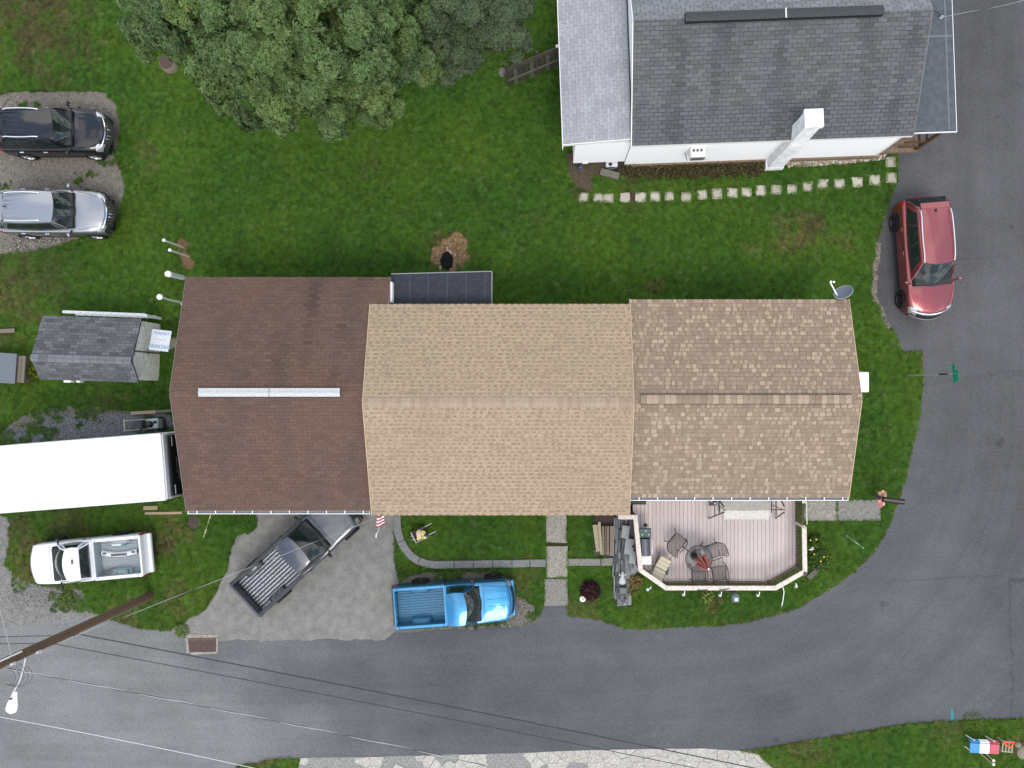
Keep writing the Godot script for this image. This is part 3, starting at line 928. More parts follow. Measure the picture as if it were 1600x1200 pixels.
func make_grass() -> void:
	# one tuft: blades leaning every way
	var st := sh()
	for i in 15:
		var a := TAU * i / 15.0 + rng.randf() * 0.5
		var out := Vector3(cos(a), 0, sin(a))
		var across := Vector3(-sin(a), 0, cos(a)) * rng.randf_range(0.0045, 0.0075)
		var foot := out * rng.randf() * 0.03
		var lean := rng.randf_range(0.025, 0.07)
		var tall := rng.randf_range(0.035, 0.065)
		var knee := foot + out * lean * 0.45 + Vector3.UP * tall * 0.75
		var tip := foot + out * lean * 1.25 + Vector3.UP * tall
		var shade := rng.randf_range(0.8, 1.3)
		st.set_color(Color(shade, shade, shade * 0.95))
		quad(st, foot - across, foot + across, knee + across * 0.8, knee - across * 0.8)
		tri(st, knee - across * 0.8, knee + across * 0.8, tip)
	st.generate_normals()
	var mesh := st.commit()

	var boxes: Array = []
	for p in bare:
		var r := Rect2(p[0], Vector2.ZERO)
		for v in p:
			r = r.expand(v)
		boxes.append(r.grow(-0.0))
	var where: Array[Transform3D] = []
	var tint := PackedColorArray()
	var cell := 0.0645
	var nx := int(43.5 / cell)
	var nz := int(33.5 / cell)
	for j in nz:
		for i in nx:
			var x := -22.6 + (i + rng.randf()) * cell
			var z := -16.6 + (j + rng.randf()) * cell
			var p := Vector2(x, z)
			if in_building(p):
				continue
			var hit := false
			for k in bare.size():
				if boxes[k].has_point(p) and (Geometry2D.is_point_in_polygon(p, bare[k]) or Geometry2D.is_point_in_polygon(p + Vector2(0.013, 0.0077), bare[k])):
					hit = true
					break
			var s := rng.randf_range(0.75, 1.35)
			if hit:
				# a few weeds in the gravel, none on the road
				var patch := n_mid.get_noise_2d(x * 0.45 + 7.0, z * 0.45) + 0.4 * n_fine.get_noise_2d(x * 0.5, z * 0.5)
				var lush := false
				for q in patchy:
					if Geometry2D.is_point_in_polygon(p, q[0]) and patch > q[1]:
						lush = true
				if Geometry2D.is_point_in_polygon(p, road_poly) or z > 13.6 or not (lush and rng.randf() < 0.7):
					continue
				s *= 0.85
			var c := lawn_color(x, z)
			# a broken yellowed fringe where turf meets the road
			for q in [Vector2(0.16, 0), Vector2(-0.16, 0), Vector2(0, 0.16), Vector2(0, -0.16)]:
				if rng.randf() < 0.4 and Geometry2D.is_point_in_polygon(p + q, road_poly):
					c = c.lerp(Color(0.15, 0.135, 0.045), rng.randf() * 0.8)
					s *= rng.randf_range(0.7, 1.25)
					break
			# thin turf where it is dry
			if c.r > 0.1 and rng.randf() < 0.45:
				continue
			var v := rng.randf_range(0.5, 1.46) * (1.0 + 0.35 * n_fine.get_noise_2d(x * 0.9, z * 0.9))
			c = Color(c.r * v * rng.randf_range(0.9, 1.2), c.g * v, c.b * v * rng.randf_range(0.7, 1.3))
			var odd := rng.randf()
			if odd < 0.01:
				c = Color(0.16, 0.2, 0.09)
			elif odd < 0.09:
				c = c.lerp(Color(0.09, 0.17, 0.035), 0.6)
			where.append(Transform3D(Basis(Vector3.UP, rng.randf() * TAU).scaled(Vector3(s * 1.15, s * rng.randf_range(0.8, 1.2), s * 1.15)), Vector3(x, 0, z)))
			tint.append(c)
	var mm := MultiMesh.new()
	mm.transform_format = MultiMesh.TRANSFORM_3D
	mm.use_colors = true
	mm.mesh = mesh
	mm.instance_count = where.size()
	for i in where.size():
		mm.set_instance_transform(i, where[i])
		mm.set_instance_color(i, tint[i])
	var o := MultiMeshInstance3D.new()
	o.name = "grass"
	o.multimesh = mm
	var m := tinted("grass_blade", 0.75)
	m.backlight_enabled = true
	m.backlight = Color(0.35, 0.4, 0.2)
	o.material_override = m
	add_child(o)
	o.set_meta("kind", "stuff")
	o.set_meta("label", "short green lawn grass with dry and yellowed patches")


var footprints: Array = []


func in_building(p: Vector2) -> bool:
	for f in footprints:
		if f[0].has_point(p) and Geometry2D.is_point_in_polygon(p, f[1]):
			return true
	return false


func footprint(poly: PackedVector2Array) -> void:
	var r := Rect2(poly[0], Vector2.ZERO)
	for v in poly:
		r = r.expand(v)
	footprints.append([r, poly])


# ---------------------------------------------------------------- roofs

# one shingle tab lying on a slope: its lower edge stands proud by t
func tab(st: SurfaceTool, o: Vector3, u: Vector3, v: Vector3, n: Vector3, u0: float, u1: float, v0: float, v1: float, t: float, c: Color) -> void:
	st.set_color(c)
	var a := o + u * u0 + v * v0
	var b := o + u * u1 + v * v0
	var e := o + u * u1 + v * v1
	var f := o + u * u0 + v * v1
	var lift := n * t
	var back := n * (t * 0.35)
	quad(st, a + lift, f + back, e + back, b + lift)
	quad(st, a + lift, b + lift, b, a)
	tri(st, a, f + back, a + lift)
	tri(st, b, b + lift, e + back)


# courses of three-tab shingles; single pieces are handed to keep() until it has enough
func three_tab(st: SurfaceTool, o: Vector3, u: Vector3, v: Vector3, len_u: float, len_v: float, course: float, width: float, gap: float, t: float, color: Callable, keep = null) -> void:
	var n := v.cross(u).normalized()
	if n.y < 0.0:
		n = -n
	var rows := int(ceil(len_v / course))
	for r in rows:
		var v0 := r * course
		var v1 := minf(v0 + course - 0.009, len_v)
		var x := -width * (0.5 if r % 2 == 1 else 0.0) + rng.randf_range(-0.03, 0.03)
		while x < len_u:
			var x0 := maxf(x, 0.0)
			var x1 := minf(x + width - gap, len_u)
			if x1 - x0 > 0.02:
				var c: Color = color.call(x0, v0)
				if keep != null and x1 - x0 > width * 0.8 and keep.call(o, u, v, n, x0, v0, c):
					pass
				else:
					tab(st, o, u, v, n, x0, x1, v0 + rng.randf_range(-0.004, 0.004), v1, t * rng.randf_range(0.8, 1.2), c)
			x += width


# laminated shingles: a continuous course with teeth of uneven width on it
func laminate(st: SurfaceTool, o: Vector3, u: Vector3, v: Vector3, len_u: float, len_v: float, course: float, t: float, low: Callable, high: Callable, wide: Vector2, space: Vector2, strip := 1.0) -> void:
	var n := v.cross(u).normalized()
	if n.y < 0.0:
		n = -n
	var rows := int(ceil(len_v / course))
	for r in rows:
		var v0 := r * course
		var v1 := minf(v0 + course - 0.013, len_v)
		var x := 0.0
		while x < len_u:
			var x1 := minf(x + rng.randf_range(0.22, 0.5), len_u)
			tab(st, o, u, v, n, x, x1, v0 + rng.randf_range(0.002, 0.008), v1, t, low.call(x, v0))
			x = x1
		# over it the upper layer: a whole strip above, teeth below
		var cut := v0 + course * strip
		if strip < 1.0:
			x = rng.randf_range(-0.3, 0.0)
			while x < len_u:
				var x1 := minf(x + rng.randf_range(0.25, 0.6), len_u)
				tab(st, o, u, v, n, maxf(x, 0.0), x1, cut, v1, t * 2.1, high.call(x, v0))
				x = x1
		x = rng.randf_range(-0.2, 0.0)
		while x < len_u:
			var w := rng.randf_range(wide.x, wide.y)
			var a := maxf(x, 0.0)
			var b := minf(x + w, len_u)
			if b - a > 0.02:
				tab(st, o, u, v, n, a, b, v0 - 0.003, minf(cut, v1) if strip < 1.0 else v1 - 0.004, t * 2.1, high.call(a, v0))
			x += w + rng.randf_range(space.x, space.y)


# the boards under a slope, as thick as a roof is
func slope_deck(st: SurfaceTool, o: Vector3, u: Vector3, v: Vector3, len_u: float, len_v: float, thick: float) -> void:
	var n := v.cross(u).normalized()
	if n.y < 0.0:
		n = -n
	var c := o + u * len_u * 0.5 + v * len_v * 0.5 - n * (thick * 0.5 + 0.003)
	box(st, c, Vector3(len_u, thick, len_v), Basis(u, n, v))


func gable_wall(st: SurfaceTool, a: Vector3, b: Vector3, eave: float, peak_at: float, peak: float, eave_b := -1.0) -> void:
	var up := Vector3.UP
	var m := a.lerp(b, peak_at)
	var eb := eave if eave_b < 0.0 else eave_b
	quad(st, a + up * eave, b + up * eb, b, a)
	tri(st, a + up * eave, m + up * peak, b + up * eb)


# a gutter seen from above: trough, outer lip, hangers
func gutter(parent: Node3D, from: Vector3, to: Vector3, outward: Vector3, spacing: float) -> void:
	var white := mt("gutter_white", 0.82, 0.82, 0.81, 0.45)
	var inside := mt("gutter_inside", 0.3, 0.31, 0.31, 0.7, 0.0, "blotch", 0.6)
	var d := (to - from).normalized()
	var len := from.distance_to(to)
	var mid := (from + to) * 0.5
	var b := Basis(d, Vector3.UP, d.cross(Vector3.UP))
	var out := outward.normalized()
	var st := sh()
	box(st, mid + out * 0.05 + Vector3(0, -0.1, 0), Vector3(len, 0.012, 0.1), b)
	box(st, mid + out * 0.005 + Vector3(0, -0.055, 0), Vector3(len, 0.08, 0.008), b)
	var g := put_at_home("gutter", st, inside, parent)
	st = sh()
	box(st, mid + out * 0.108 + Vector3(0, -0.045, 0), Vector3(len, 0.115, 0.016), b)
	var lip := put("lip", st, white, g)
	for s in [-1.0, 1.0]:
		st = sh()
		box(st, mid + d * s * (len * 0.5 - 0.006) + out * 0.053 + Vector3(0, -0.05, 0), Vector3(0.012, 0.1, 0.094), b)
		put("end_cap", st, white, g)
	var k := spacing * 0.5
	while k < len:
		st = sh()
		box(st, from + d * k + out * 0.05 + Vector3(0, -0.012, 0), Vector3(0.028, 0.012, 0.1), b)
		put("hanger", st, white, g)
		k += spacing


# ---------------------------------------------------------------- the long house

func make_main_house() -> void:
	var home := thing("long_house", "long low house with one brown and two tan shingle roofs in line", "house", Vector3(0, 0, 0.2))
	var siding := mt("house_siding", 0.42, 0.39, 0.34, 0.8, 0.0, "blotch", 1.5)
	var trim := mt("white_trim", 0.72, 0.71, 0.68, 0.55)
	var tan_edge := mt("tan_edge", 0.42, 0.33, 0.23, 0.7)

	# --- walls
	var st := sh()
	# brown wing
	prism(st, PackedVector2Array([Vector2(-12.588, -3.689), Vector2(-5.994, -3.689), Vector2(-5.994, 3.827), Vector2(-12.588, 3.827)]), 0.0, 2.3)
	put_at_home("wall", st, siding, home)
	st = sh()
	prism(st, PackedVector2Array([Vector2(-5.856, -2.582), Vector2(3.112, -2.582), Vector2(3.112, 3.804), Vector2(-5.856, 3.804)]), 0.0, 2.35)
	put_at_home("wall", st, siding, home)
	st = sh()
	prism(st, PackedVector2Array([Vector2(3.136, -2.905), Vector2(10.652, -2.905), Vector2(10.652, 3.458), Vector2(3.136, 3.458)]), 0.0, 2.35)
	put_at_home("wall", st, siding, home)
	footprint(PackedVector2Array([Vector2(-12.634, -3.735), Vector2(10.744, -2.951), Vector2(10.744, 3.504), Vector2(3.112, 3.504), Vector2(3.112, 3.827), Vector2(-12.588, 3.873)]))

	# --- brown roof
	var he := 2.6
	var hr := 3.68
	var x0 := -12.772
	var x1 := -5.5
	var zn := -4.093
	var zs := 4.253
	var zr := 0.022
	var brown := func(u: float, v: float) -> Color:
		var k := rng.randf_range(0.9, 1.1)
		var s := n_mid.get_noise_2d(u * 0.9, v * 0.35)
		var c := Color(0.172, 0.11, 0.089) * k
		c = c.lerp(Color(0.19, 0.118, 0.078), clampf(n_big.get_noise_2d(u * 1.4, v * 1.4) * 0.9, 0.0, 0.35))
		return c.lerp(Color(0.115, 0.088, 0.082), clampf(s * 0.7, 0.0, 0.45))
	var stained := func(u: float, v: float) -> Color:
		var c: Color = brown.call(u, v)
		# black algae running down the north slope, strongest toward the tan roof
		var streak := n_mid.get_noise_2d(u * 1.1 + 20.0, v * 0.22) + 0.5 * n_fine.get_noise_2d(u * 0.6, v * 0.15)
		var far := clampf((u - 1.2) * 0.2, 0.0, 1.0)
		return c.lerp(Color(0.045, 0.034, 0.034), clampf((streak - 0.05) * 1.1, 0.0, 0.5) * far)
	st = sh()
	roof_pair("brown_roof", "brown three-tab shingle roof with a white ridge vent and dark streaks", home, x0, x1, zn, zr, zs, he, hr, he, "three", stained, brown, Color(0.13, 0.09, 0.08), mt("brown_edge", 0.16, 0.13, 0.115, 0.7))
	# white metal ridge vent
	st = sh()
	var va := -11.767
	var vb := -6.951
	for p in [[va, (va * 0.5 + vb * 0.5) - 0.01], [(va * 0.5 + vb * 0.5) + 0.01, vb]]:
		var vent := sh()
		var m: float = (p[0] + p[1]) * 0.5
		var l: float = p[1] - p[0]
		for s in [-1.0, 1.0]:
			box(vent, Vector3(m, hr + 0.075, zr + s * 0.072), Vector3(l, 0.012, 0.15), Basis(Vector3.RIGHT, s * 0.27))
			box(vent, Vector3(m, hr + 0.025, zr + s * 0.142), Vector3(l, 0.06, 0.008))
		tube(vent, [Vector3(p[0], hr + 0.1, zr), Vector3(p[1], hr + 0.1, zr)], 0.014, 6)
		put_at_home("ridge_vent", vent, mt("vent_white", 0.5, 0.51, 0.52, 0.5, 0.1, "blotch", 0.7), home, "white metal ridge vent on the brown roof")
	gutter(home, Vector3(x0 + 0.05, he + 0.02, zs), Vector3(-6.22, he + 0.02, zs), Vector3(0, 0, 1), 0.66)

	# --- middle tan roof
	var light_low := func(u: float, v: float) -> Color:
		return Color(0.385, 0.293, 0.2) * rng.randf_range(0.9, 1.08)
	var light_high := func(u: float, v: float) -> Color:
		var c := Color(0.487, 0.376, 0.262) * rng.randf_range(0.94, 1.06)
		if rng.randf() < 0.14:
			c = Color(0.43, 0.325, 0.232)
		return c * (1.0 + n_big.get_noise_2d(u, v) * 0.08)
	x0 = -6.132
	x1 = 3.037
	zn = -3.094
	zs = 4.404
	zr = 0.368
	roof_pair("tan_roof", "pale tan laminated shingle roof over the middle of the house", home, x0, x1, zn, zr, zs, 2.9, 3.9, 2.65, "laminate", light_low, light_high, Color(0.38, 0.29, 0.2), tan_edge, Vector2(0.06, 0.2), Vector2(0.06, 0.17))
	caps("ridge_cap", home, x0, x1, zr, 3.9, 0.17, [Color(0.48, 0.37, 0.275), Color(0.53, 0.415, 0.305), Color(0.4, 0.3, 0.22)], (3.9 - 2.9) / absf(zr - zn), (3.9 - 2.65) / absf(zs - zr), 0.16)

	# --- east tan roof
	var dark_low := func(u: float, v: float) -> Color:
		return Color(0.335, 0.252, 0.183) * rng.randf_range(0.88, 1.08)
	var dark_high := func(u: float, v: float) -> Color:
		var p := rng.randf()
		var c := Color(0.36, 0.272, 0.2)
		if p < 0.2:
			c = Color(0.49, 0.385, 0.275)
		elif p < 0.42:
			c = Color(0.42, 0.322, 0.235)
		return c * rng.randf_range(0.88, 1.09)
	x0 = 3.059 + 0.005
	x1 = 10.863
	zn = -3.286
	zs = 3.765
	zr = 0.263
	roof_pair("mottled_roof", "mottled brown and cream shingle roof at the east end of the house", home, x0, x1, zn, zr, zs, 2.65, 3.65, 2.65, "laminate", dark_low, dark_high, Color(0.27, 0.2, 0.15), tan_edge, Vector2(0.1, 0.19), Vector2(0.01, 0.09))
	# raised vent along its ridge
	st = sh()
	var ra := 3.295
	var rb := 10.495
	for s in [-1.0, 1.0]:
		box(st, Vector3((ra + rb) * 0.5, 3.65 + 0.005, zr + s * 0.15), Vector3(rb - ra, 0.07, 0.02), Basis(Vector3.RIGHT, s * 0.28))
	put_at_home("vent_slot", st, mt("vent_slot", 0.02, 0.018, 0.016, 0.9), home)
	caps("ridge_cap", home, ra, rb, zr, 3.72, 0.155, [Color(0.34, 0.26, 0.19), Color(0.4, 0.31, 0.23), Color(0.3, 0.225, 0.165), Color(0.5, 0.39, 0.29)], 0.28, 0.28, 0.2)
	gutter(home, Vector3(3.058, 2.67, zs), Vector3(x1 - 0.02, 2.67, zs), Vector3(0, 0, 1), 0.66)

	# --- the dark low roof of the lean-to behind the middle
	st = sh()
	var lean := PackedVector2Array([Vector2(-5.509, -4.259), Vector2(-1.921, -4.352), Vector2(-1.875, -3.148), Vector2(-1.875, -2.13), Vector2(-5.509, -2.13)])
	prism(st, lean, 2.22, 2.34)
	put_at_home("lean_to_roof", st, also(mt("membrane_blue", 0.05, 0.055, 0.068, 0.7, 0.0, "blotch", 1.6), "felt", 0.4), home, "dark blue-grey flat roof over the lean-to at the back")
	st = sh()
	box(st, Vector3(-3.708, 2.33, -4.297), Vector3(3.627, 0.06, 0.03), Basis(Vector3.UP, 0.026))
	box(st, Vector3(-1.883, 2.3, -3.696), Vector3(0.03, 0.12, 1.294))
	put_at_home("drip_edge", st, mt("edge_grey", 0.2, 0.21, 0.215, 0.6), home)
	st = sh()
	for k in 5:
		var sx := -4.851 + k * 0.68
		box(st, Vector3(sx, 2.344, -3.696), Vector3(0.035, 0.01, 1.2))
	put_at_home("roof_seam", st, mt("membrane_seam", 0.05, 0.058, 0.075, 0.7), home)
	st = sh()
	prism(st, PackedVector2Array([Vector2(-5.392, -4.184), Vector2(-2.045, -4.253), Vector2(-2.045, -2.487), Vector2(-5.392, -2.487)]), 0.0, 2.2)
	put_at_home("lean_to_wall", st, trim, home)
	footprint(PackedVector2Array([Vector2(-5.392, -4.137), Vector2(-2.045, -4.184), Vector2(-2.045, -2.487), Vector2(-5.392, -2.487)]))
	# its white corner board against the brown roof
	st = sh()
	cbox(st, Vector3(-5.465, 2.5, -3.552), Vector3(0.1, 0.3, 0.75), 0.02)
	put_at_home("corner_flashing", st, trim, home)

	# small white box on the east gable
	st = sh()
	cbox(st, Vector3(11.458, 2.35, -0.344), Vector3(0.42, 0.3, 0.72), 0.03)
	var hood := put_at_home("vent_hood", st, mt("white_metal", 0.8, 0.81, 0.82, 0.4), home, "white metal vent hood on the east gable")
	st = sh()
	box(st, Vector3(11.458 + 0.213, 2.32, -0.344), Vector3(0.01, 0.16, 0.6))
	put("louvre", st, mt("pale_metal"), hood)


func roof_pair(called: String, label: String, home: Node3D, x0: float, x1: float, zn: float, zr: float, zs: float, hn: float, hr: float, hs: float, style: String, a: Callable, b: Callable, under: Color, edge: StandardMaterial3D, wide := Vector2.ONE, space := Vector2.ONE) -> void:
	var deck := sh()
	var shingles := sh()
	var len := x1 - x0
	for side in [[zn, hn, -1.0], [zs, hs, 1.0]]:
		var z: float = side[0]
		var h: float = side[1]
		var low := Vector3(x0, h, z)
		var up := Vector3(0, hr - h, zr - z)
		var v := up.normalized()
		slope_deck(deck, low, Vector3.RIGHT, v, len, up.length(), 0.1)
		if style == "three":
			three_tab(shingles, low, Vector3.RIGHT, v, len, up.length(), 0.127, 0.305, 0.009, 0.006, a if side[2] < 0.0 else b)
		else:
			laminate(shingles, low, Vector3.RIGHT, v, len, up.length(), 0.142 if called == "tan_roof" else 0.152, 0.0042, a, b, wide, space, 0.5 if called == "tan_roof" else 1.0)
	var under_m := mt(called + "_deck", under.r * 0.6, under.g * 0.6, under.b * 0.6, 0.9)
	var base := put_at_home("roof", deck, under_m, home, label)
	var s := put("shingles", shingles, tinted("shingle_grit", 0.92, "grit", 0.22), base)
	s.set_meta("kind", "stuff")
	# rake boards along the gables
	for x in [x0, x1]:
		var st := sh()
		for side in [[zn, hn], [zs, hs]]:
			var p := Vector3(x, side[1], side[0])
			var q := Vector3(x, hr, zr)
			var d := (q - p).normalized()
			box(st, (p + q) * 0.5 + Vector3(-0.012 if x == x0 else 0.012, -0.05, 0), Vector3(0.024, 0.13, p.distance_to(q)), Basis(Vector3.RIGHT, d.cross(Vector3.RIGHT) * -1.0, d))
		put("rake_board", st, edge, base)
		st = sh()
	# gable walls close the ends
	for x in [x0 + 0.25, x1 - 0.25]:
		var g := sh()
		tri(g, Vector3(x, hn - 0.15, zn + 0.3), Vector3(x, hr - 0.14, zr), Vector3(x, hs - 0.15, zs - 0.3))
		quad(g, Vector3(x, hn - 0.15, zn + 0.3), Vector3(x, hs - 0.15, zs - 0.3), Vector3(x, 2.2, zs - 0.3), Vector3(x, 2.2, zn + 0.3))
		put("gable", g, mt("house_siding"), base)


# ridge caps: folded pieces lapping one over the next
func caps(called: String, home: Node3D, x0: float, x1: float, zr: float, hr: float, width: float, tones: Array, sn: float, ss: float, step: float) -> void:
	var mesh_of := {}
	var n := int((x1 - x0) / step)
	var w := (x1 - x0) / n
	for k in 4:
		var c: Color = tones[k % tones.size()] * [1.0, 0.93, 1.06, 0.97][k]
		var st := sh()
		st.set_color(c)
		for s in [[-1.0, sn], [1.0, ss]]:
			var z: float = s[0] * width
			var drop: float = -width * s[1]
			quad(st, Vector3(0, 0.02, 0), Vector3(w - 0.004, 0.012, 0), Vector3(w - 0.004, drop + 0.012, z), Vector3(0, drop + 0.02, z))
			quad(st, Vector3(0, drop + 0.02, z), Vector3(w - 0.004, drop + 0.012, z), Vector3(w - 0.004, drop - 0.005, z), Vector3(0, drop - 0.005, z))
			quad(st, Vector3(0, 0.02, 0), Vector3(0, drop + 0.02, z), Vector3(0, drop, z), Vector3(0, 0.0, 0))
		st.generate_normals()
		mesh_of[k] = st.commit()
	for i in n:
		var o := put_mesh(called, mesh_of[rng.randi() % 4], tinted("shingle_grit"), home)
		o.position = Vector3(x0 + i * w, hr, zr) - home.position


# ---------------------------------------------------------------- the white house

var kept := 0


func make_white_house() -> void:
	var at := Vector3(3.107, 0, -8.709)
	var turn := deg_to_rad(2.08)
	var home := thing("white_house", "white sided house with a stained grey shingle roof and white chimney", "house", at, turn)
	var white := mt("white_siding", 0.86, 0.865, 0.875, 0.6)
	var trim := mt("white_trim")
	var len_x := 10.0
	var he := 2.8
	var hr := 4.23
	var run := 3.67
	var slope := Vector3(0, hr - he, -run)
	var v := slope.normalized()

	# walls: lapped boards on the south face
	var st := sh()
	var zw := -0.2
	for k in 13:
		var y := 0.28 + k * 0.19
		quad(st, Vector3(0.05, y + 0.19, zw), Vector3(9.9, y + 0.19, zw), Vector3(9.9, y, zw + 0.014), Vector3(0.05, y, zw + 0.014))
		quad(st, Vector3(0.05, y, zw + 0.014), Vector3(9.9, y, zw + 0.014), Vector3(9.9, y, zw - 0.002), Vector3(0.05, y, zw - 0.002))
	put("wall", st, white, home)
	st = sh()
	box(st, Vector3(5.0, 1.4, -3.7), Vector3(9.88, 2.8, 6.96))
	tri(st, Vector3(0.06, 2.8, -0.21), Vector3(0.06, hr - 0.1, -run), Vector3(0.06, 2.8, -run * 2 + 0.2))
	tri(st, Vector3(9.94, 2.8, -0.21), Vector3(9.94, hr - 0.1, -run), Vector3(9.94, 2.8, -run * 2 + 0.2))
	put("inner_wall", st, white, home)
	st = sh()
	cbox(st, Vector3(9.9, 1.45, -0.24), Vector3(0.1, 2.6, 0.12), 0.01)
	put("corner_board", st, trim, home)
	st = sh()
	box(st, Vector3(5.1, 0.13, -0.16), Vector3(9.6, 0.3, 0.08))
	put("foundation", st, also(mt("tan_render", 0.36, 0.27, 0.18, 0.9, 0.0, "grit", 0.5), "blotch", 0.8), home)
	st = sh()
	box(st, Vector3(len_x * 0.5, he - 0.085, -0.02), Vector3(len_x + 0.02, 0.15, 0.03))
	put("fascia", st, trim, home)
	st = sh()
	box(st, Vector3(len_x * 0.5, he - 0.17, -0.11), Vector3(len_x - 0.1, 0.014, 0.16))
	put("soffit", st, trim, home)

	# main roof, both slopes
	st = sh()
	slope_deck(st, Vector3(0, he, 0), Vector3.RIGHT, v, len_x, slope.length(), 0.1)
	var nslope := Vector3(0, hr - he, run)
	slope_deck(st, Vector3(0, he, -run * 2), Vector3.RIGHT, nslope.normalized(), len_x, nslope.length(), 0.1)
	var roof := put("roof", st, mt("grey_deck", 0.035, 0.036, 0.039, 0.9), home, "dark grey tab shingle roof with black streaks below its vent")
	var dark := func(u: float, w: float) -> Color:
		var k := rng.randf_range(0.86, 1.14)
		var c := Color(0.158, 0.163, 0.168) * k
		if rng.randf() < 0.2:
			c = Color(0.145, 0.148, 0.142) * k
		# soot-black algae in runs down the slope
		var run_down := n_mid.get_noise_2d(u * 0.75 + 3.0, w * 0.13) + 0.35 * n_fine.get_noise_2d(u * 0.35, w * 0.1)
		return c.lerp(Color(0.052, 0.056, 0.064), clampf((run_down - 0.12) * 1.2, 0.0, 0.36))
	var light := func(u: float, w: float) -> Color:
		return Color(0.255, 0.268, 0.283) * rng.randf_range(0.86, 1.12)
	var pale := func(u: float, w: float) -> Color:
		return Color(0.45, 0.462, 0.49) * rng.randf_range(0.9, 1.07) * (1.0 + 0.12 * n_mid.get_noise_2d(u, w))
	var grit := tinted("shingle_grit", 0.92, "grit", 0.22)
	# eight shingle meshes in tones; the lowest courses are laid one by one
	var one: Array = []
	var tone: Array = []
	for k in 10:
		var s := sh()
		var c := Color(0.056, 0.06, 0.067).lerp(Color(0.158, 0.164, 0.17), k / 9.0)
		tab(s, Vector3.ZERO, Vector3.RIGHT, v, v.cross(Vector3.RIGHT).normalized() * (-1.0 if v.cross(Vector3.RIGHT).y < 0.0 else 1.0), 0.0, 0.282, 0.0, 0.121, 0.009, c)
		s.generate_normals()
		one.append(s.commit())
		tone.append(c.g)
	kept = 0
	var keep := func(o: Vector3, u: Vector3, w: Vector3, n: Vector3, x0: float, v0: float, c: Color) -> bool:
		if kept >= 298:
			return false
		kept += 1
		var best := 0
		for k in 10:
			if absf(tone[k] - c.g) < absf(tone[best] - c.g):
				best = k
		var piece := put_mesh("shingle", one[best], grit, roof)
		piece.position = o + u * x0 + w * v0
		return true
	st = sh()
	three_tab(st, Vector3(0, he, 0), Vector3.RIGHT, v, len_x, slope.length(), 0.134, 0.3, 0.013, 0.009, dark, keep)
	var more := put("upper_shingles", st, grit, roof)
	more.set_meta("kind", "stuff")
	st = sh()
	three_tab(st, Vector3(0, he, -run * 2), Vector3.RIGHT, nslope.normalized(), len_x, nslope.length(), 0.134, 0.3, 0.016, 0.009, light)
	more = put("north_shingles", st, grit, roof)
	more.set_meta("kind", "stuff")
	for x in [-0.012, len_x + 0.006]:
		st = sh()
		for d in [slope, nslope]:
			var p := Vector3(x, he, 0.0 if d == slope else -run * 2)
			var e: Vector3 = d.normalized()
			box(st, p + d * 0.5 + Vector3(0, -0.05, 0), Vector3(0.024 if x < 0.0 else 0.012, 0.15 if x < 0.0 else 0.1, d.length()), Basis(Vector3.RIGHT, e.cross(Vector3.RIGHT) * -1.0, e))
		put("rake_board", st, trim if x < 0.0 else mt("edge_grey"), roof)
	# plain black vent box along the ridge, a bracket near its middle
	st = sh()
	var a0 := 1.72
	var a1 := 8.3
	for s in [-1.0, 1.0]:
		box(st, Vector3((a0 + a1) * 0.5, hr + 0.115, -run + s * 0.075), Vector3(a1 - a0, 0.02, 0.16), Basis(Vector3.RIGHT, s * 0.24))
	put("ridge_vent", st, also(mt("vent_grey", 0.075, 0.08, 0.083, 0.7, 0.1, "blotch", 0.6), "felt", 0.2), home, "long dark grey vent box along the ridge")
	st = sh()
	for s in [-1.0, 1.0]:
		box(st, Vector3((a0 + a1) * 0.5, hr + 0.03, -run + s * 0.15), Vector3(a1 - a0, 0.15, 0.012))
	for x in [a0 + 0.006, a1 - 0.006]:
		box(st, Vector3(x, hr + 0.04, -run), Vector3(0.012, 0.15, 0.29))
	put("vent_side", st, mt("vent_dark", 0.02, 0.022, 0.026, 0.8), home)
	st = sh()
	box(st, Vector3(5.05, hr + 0.14, -run), Vector3(0.05, 0.02, 0.32))
	put("vent_clip", st, mt("pale_metal", 0.4, 0.42, 0.42, 0.4, 0.3), home)

	# chimney: a shaft that steps in at its shoulder, a cap on top
	st = sh()
	var foot := Vector3(5.93, 0, -0.02)
	loft_box(st, [[Vector3(0, 0.0, 0), 0.72, 0.42], [Vector3(0, 0.28, 0), 0.7, 0.4], [Vector3(0, 0.3, 0), 0.6, 0.36], [Vector3(0, 2.45, -0.02), 0.58, 0.36], [Vector3(0.0, 2.85, -0.16), 0.56, 0.52], [Vector3(0, 4.05, -0.2), 0.54, 0.52]], foot)
	var chimney := put("chimney", st, also(mt("white_render", 0.88, 0.885, 0.89, 0.7), "blotch", 2.5), home, "white rendered chimney on the south wall")
	st = sh()
	cbox(st, foot + Vector3(0, 4.13, -0.2), Vector3(0.64, 0.16, 0.62), 0.02)
	put("chimney_cap", st, mt("white_render"), chimney)
	st = sh()
	box(st, foot + Vector3(0.08, 4.225, -0.24), Vector3(0.4, 0.03, 0.38))
	put("flue_cover", st, mt("white_metal", 0.8, 0.81, 0.82, 0.4), chimney)

	# the pale annex on the west side, its wall hung clear of the ground
	var ahe := 2.45
	var ahr := 2.78
	var aw := 2.42
	var al := 9.0
	var ua := Vector3(0, 0, -1)
	var us := Vector3(aw, ahr - ahe, 0)
	st = sh()
	slope_deck(st, Vector3(-2.42, ahe, -0.26), ua, us.normalized(), al, us.length(), 0.1)
	var annex := put("annex_roof", st, mt("annex_deck", 0.2, 0.205, 0.22, 0.9), home, "pale grey shingle roof of the low annex")
	st = sh()
	three_tab(st, Vector3(-2.42, ahe, -0.26), ua, us.normalized(), al, us.length(), 0.134, 0.3, 0.014, 0.008, pale)
	more = put("annex_shingles", st, grit, annex)
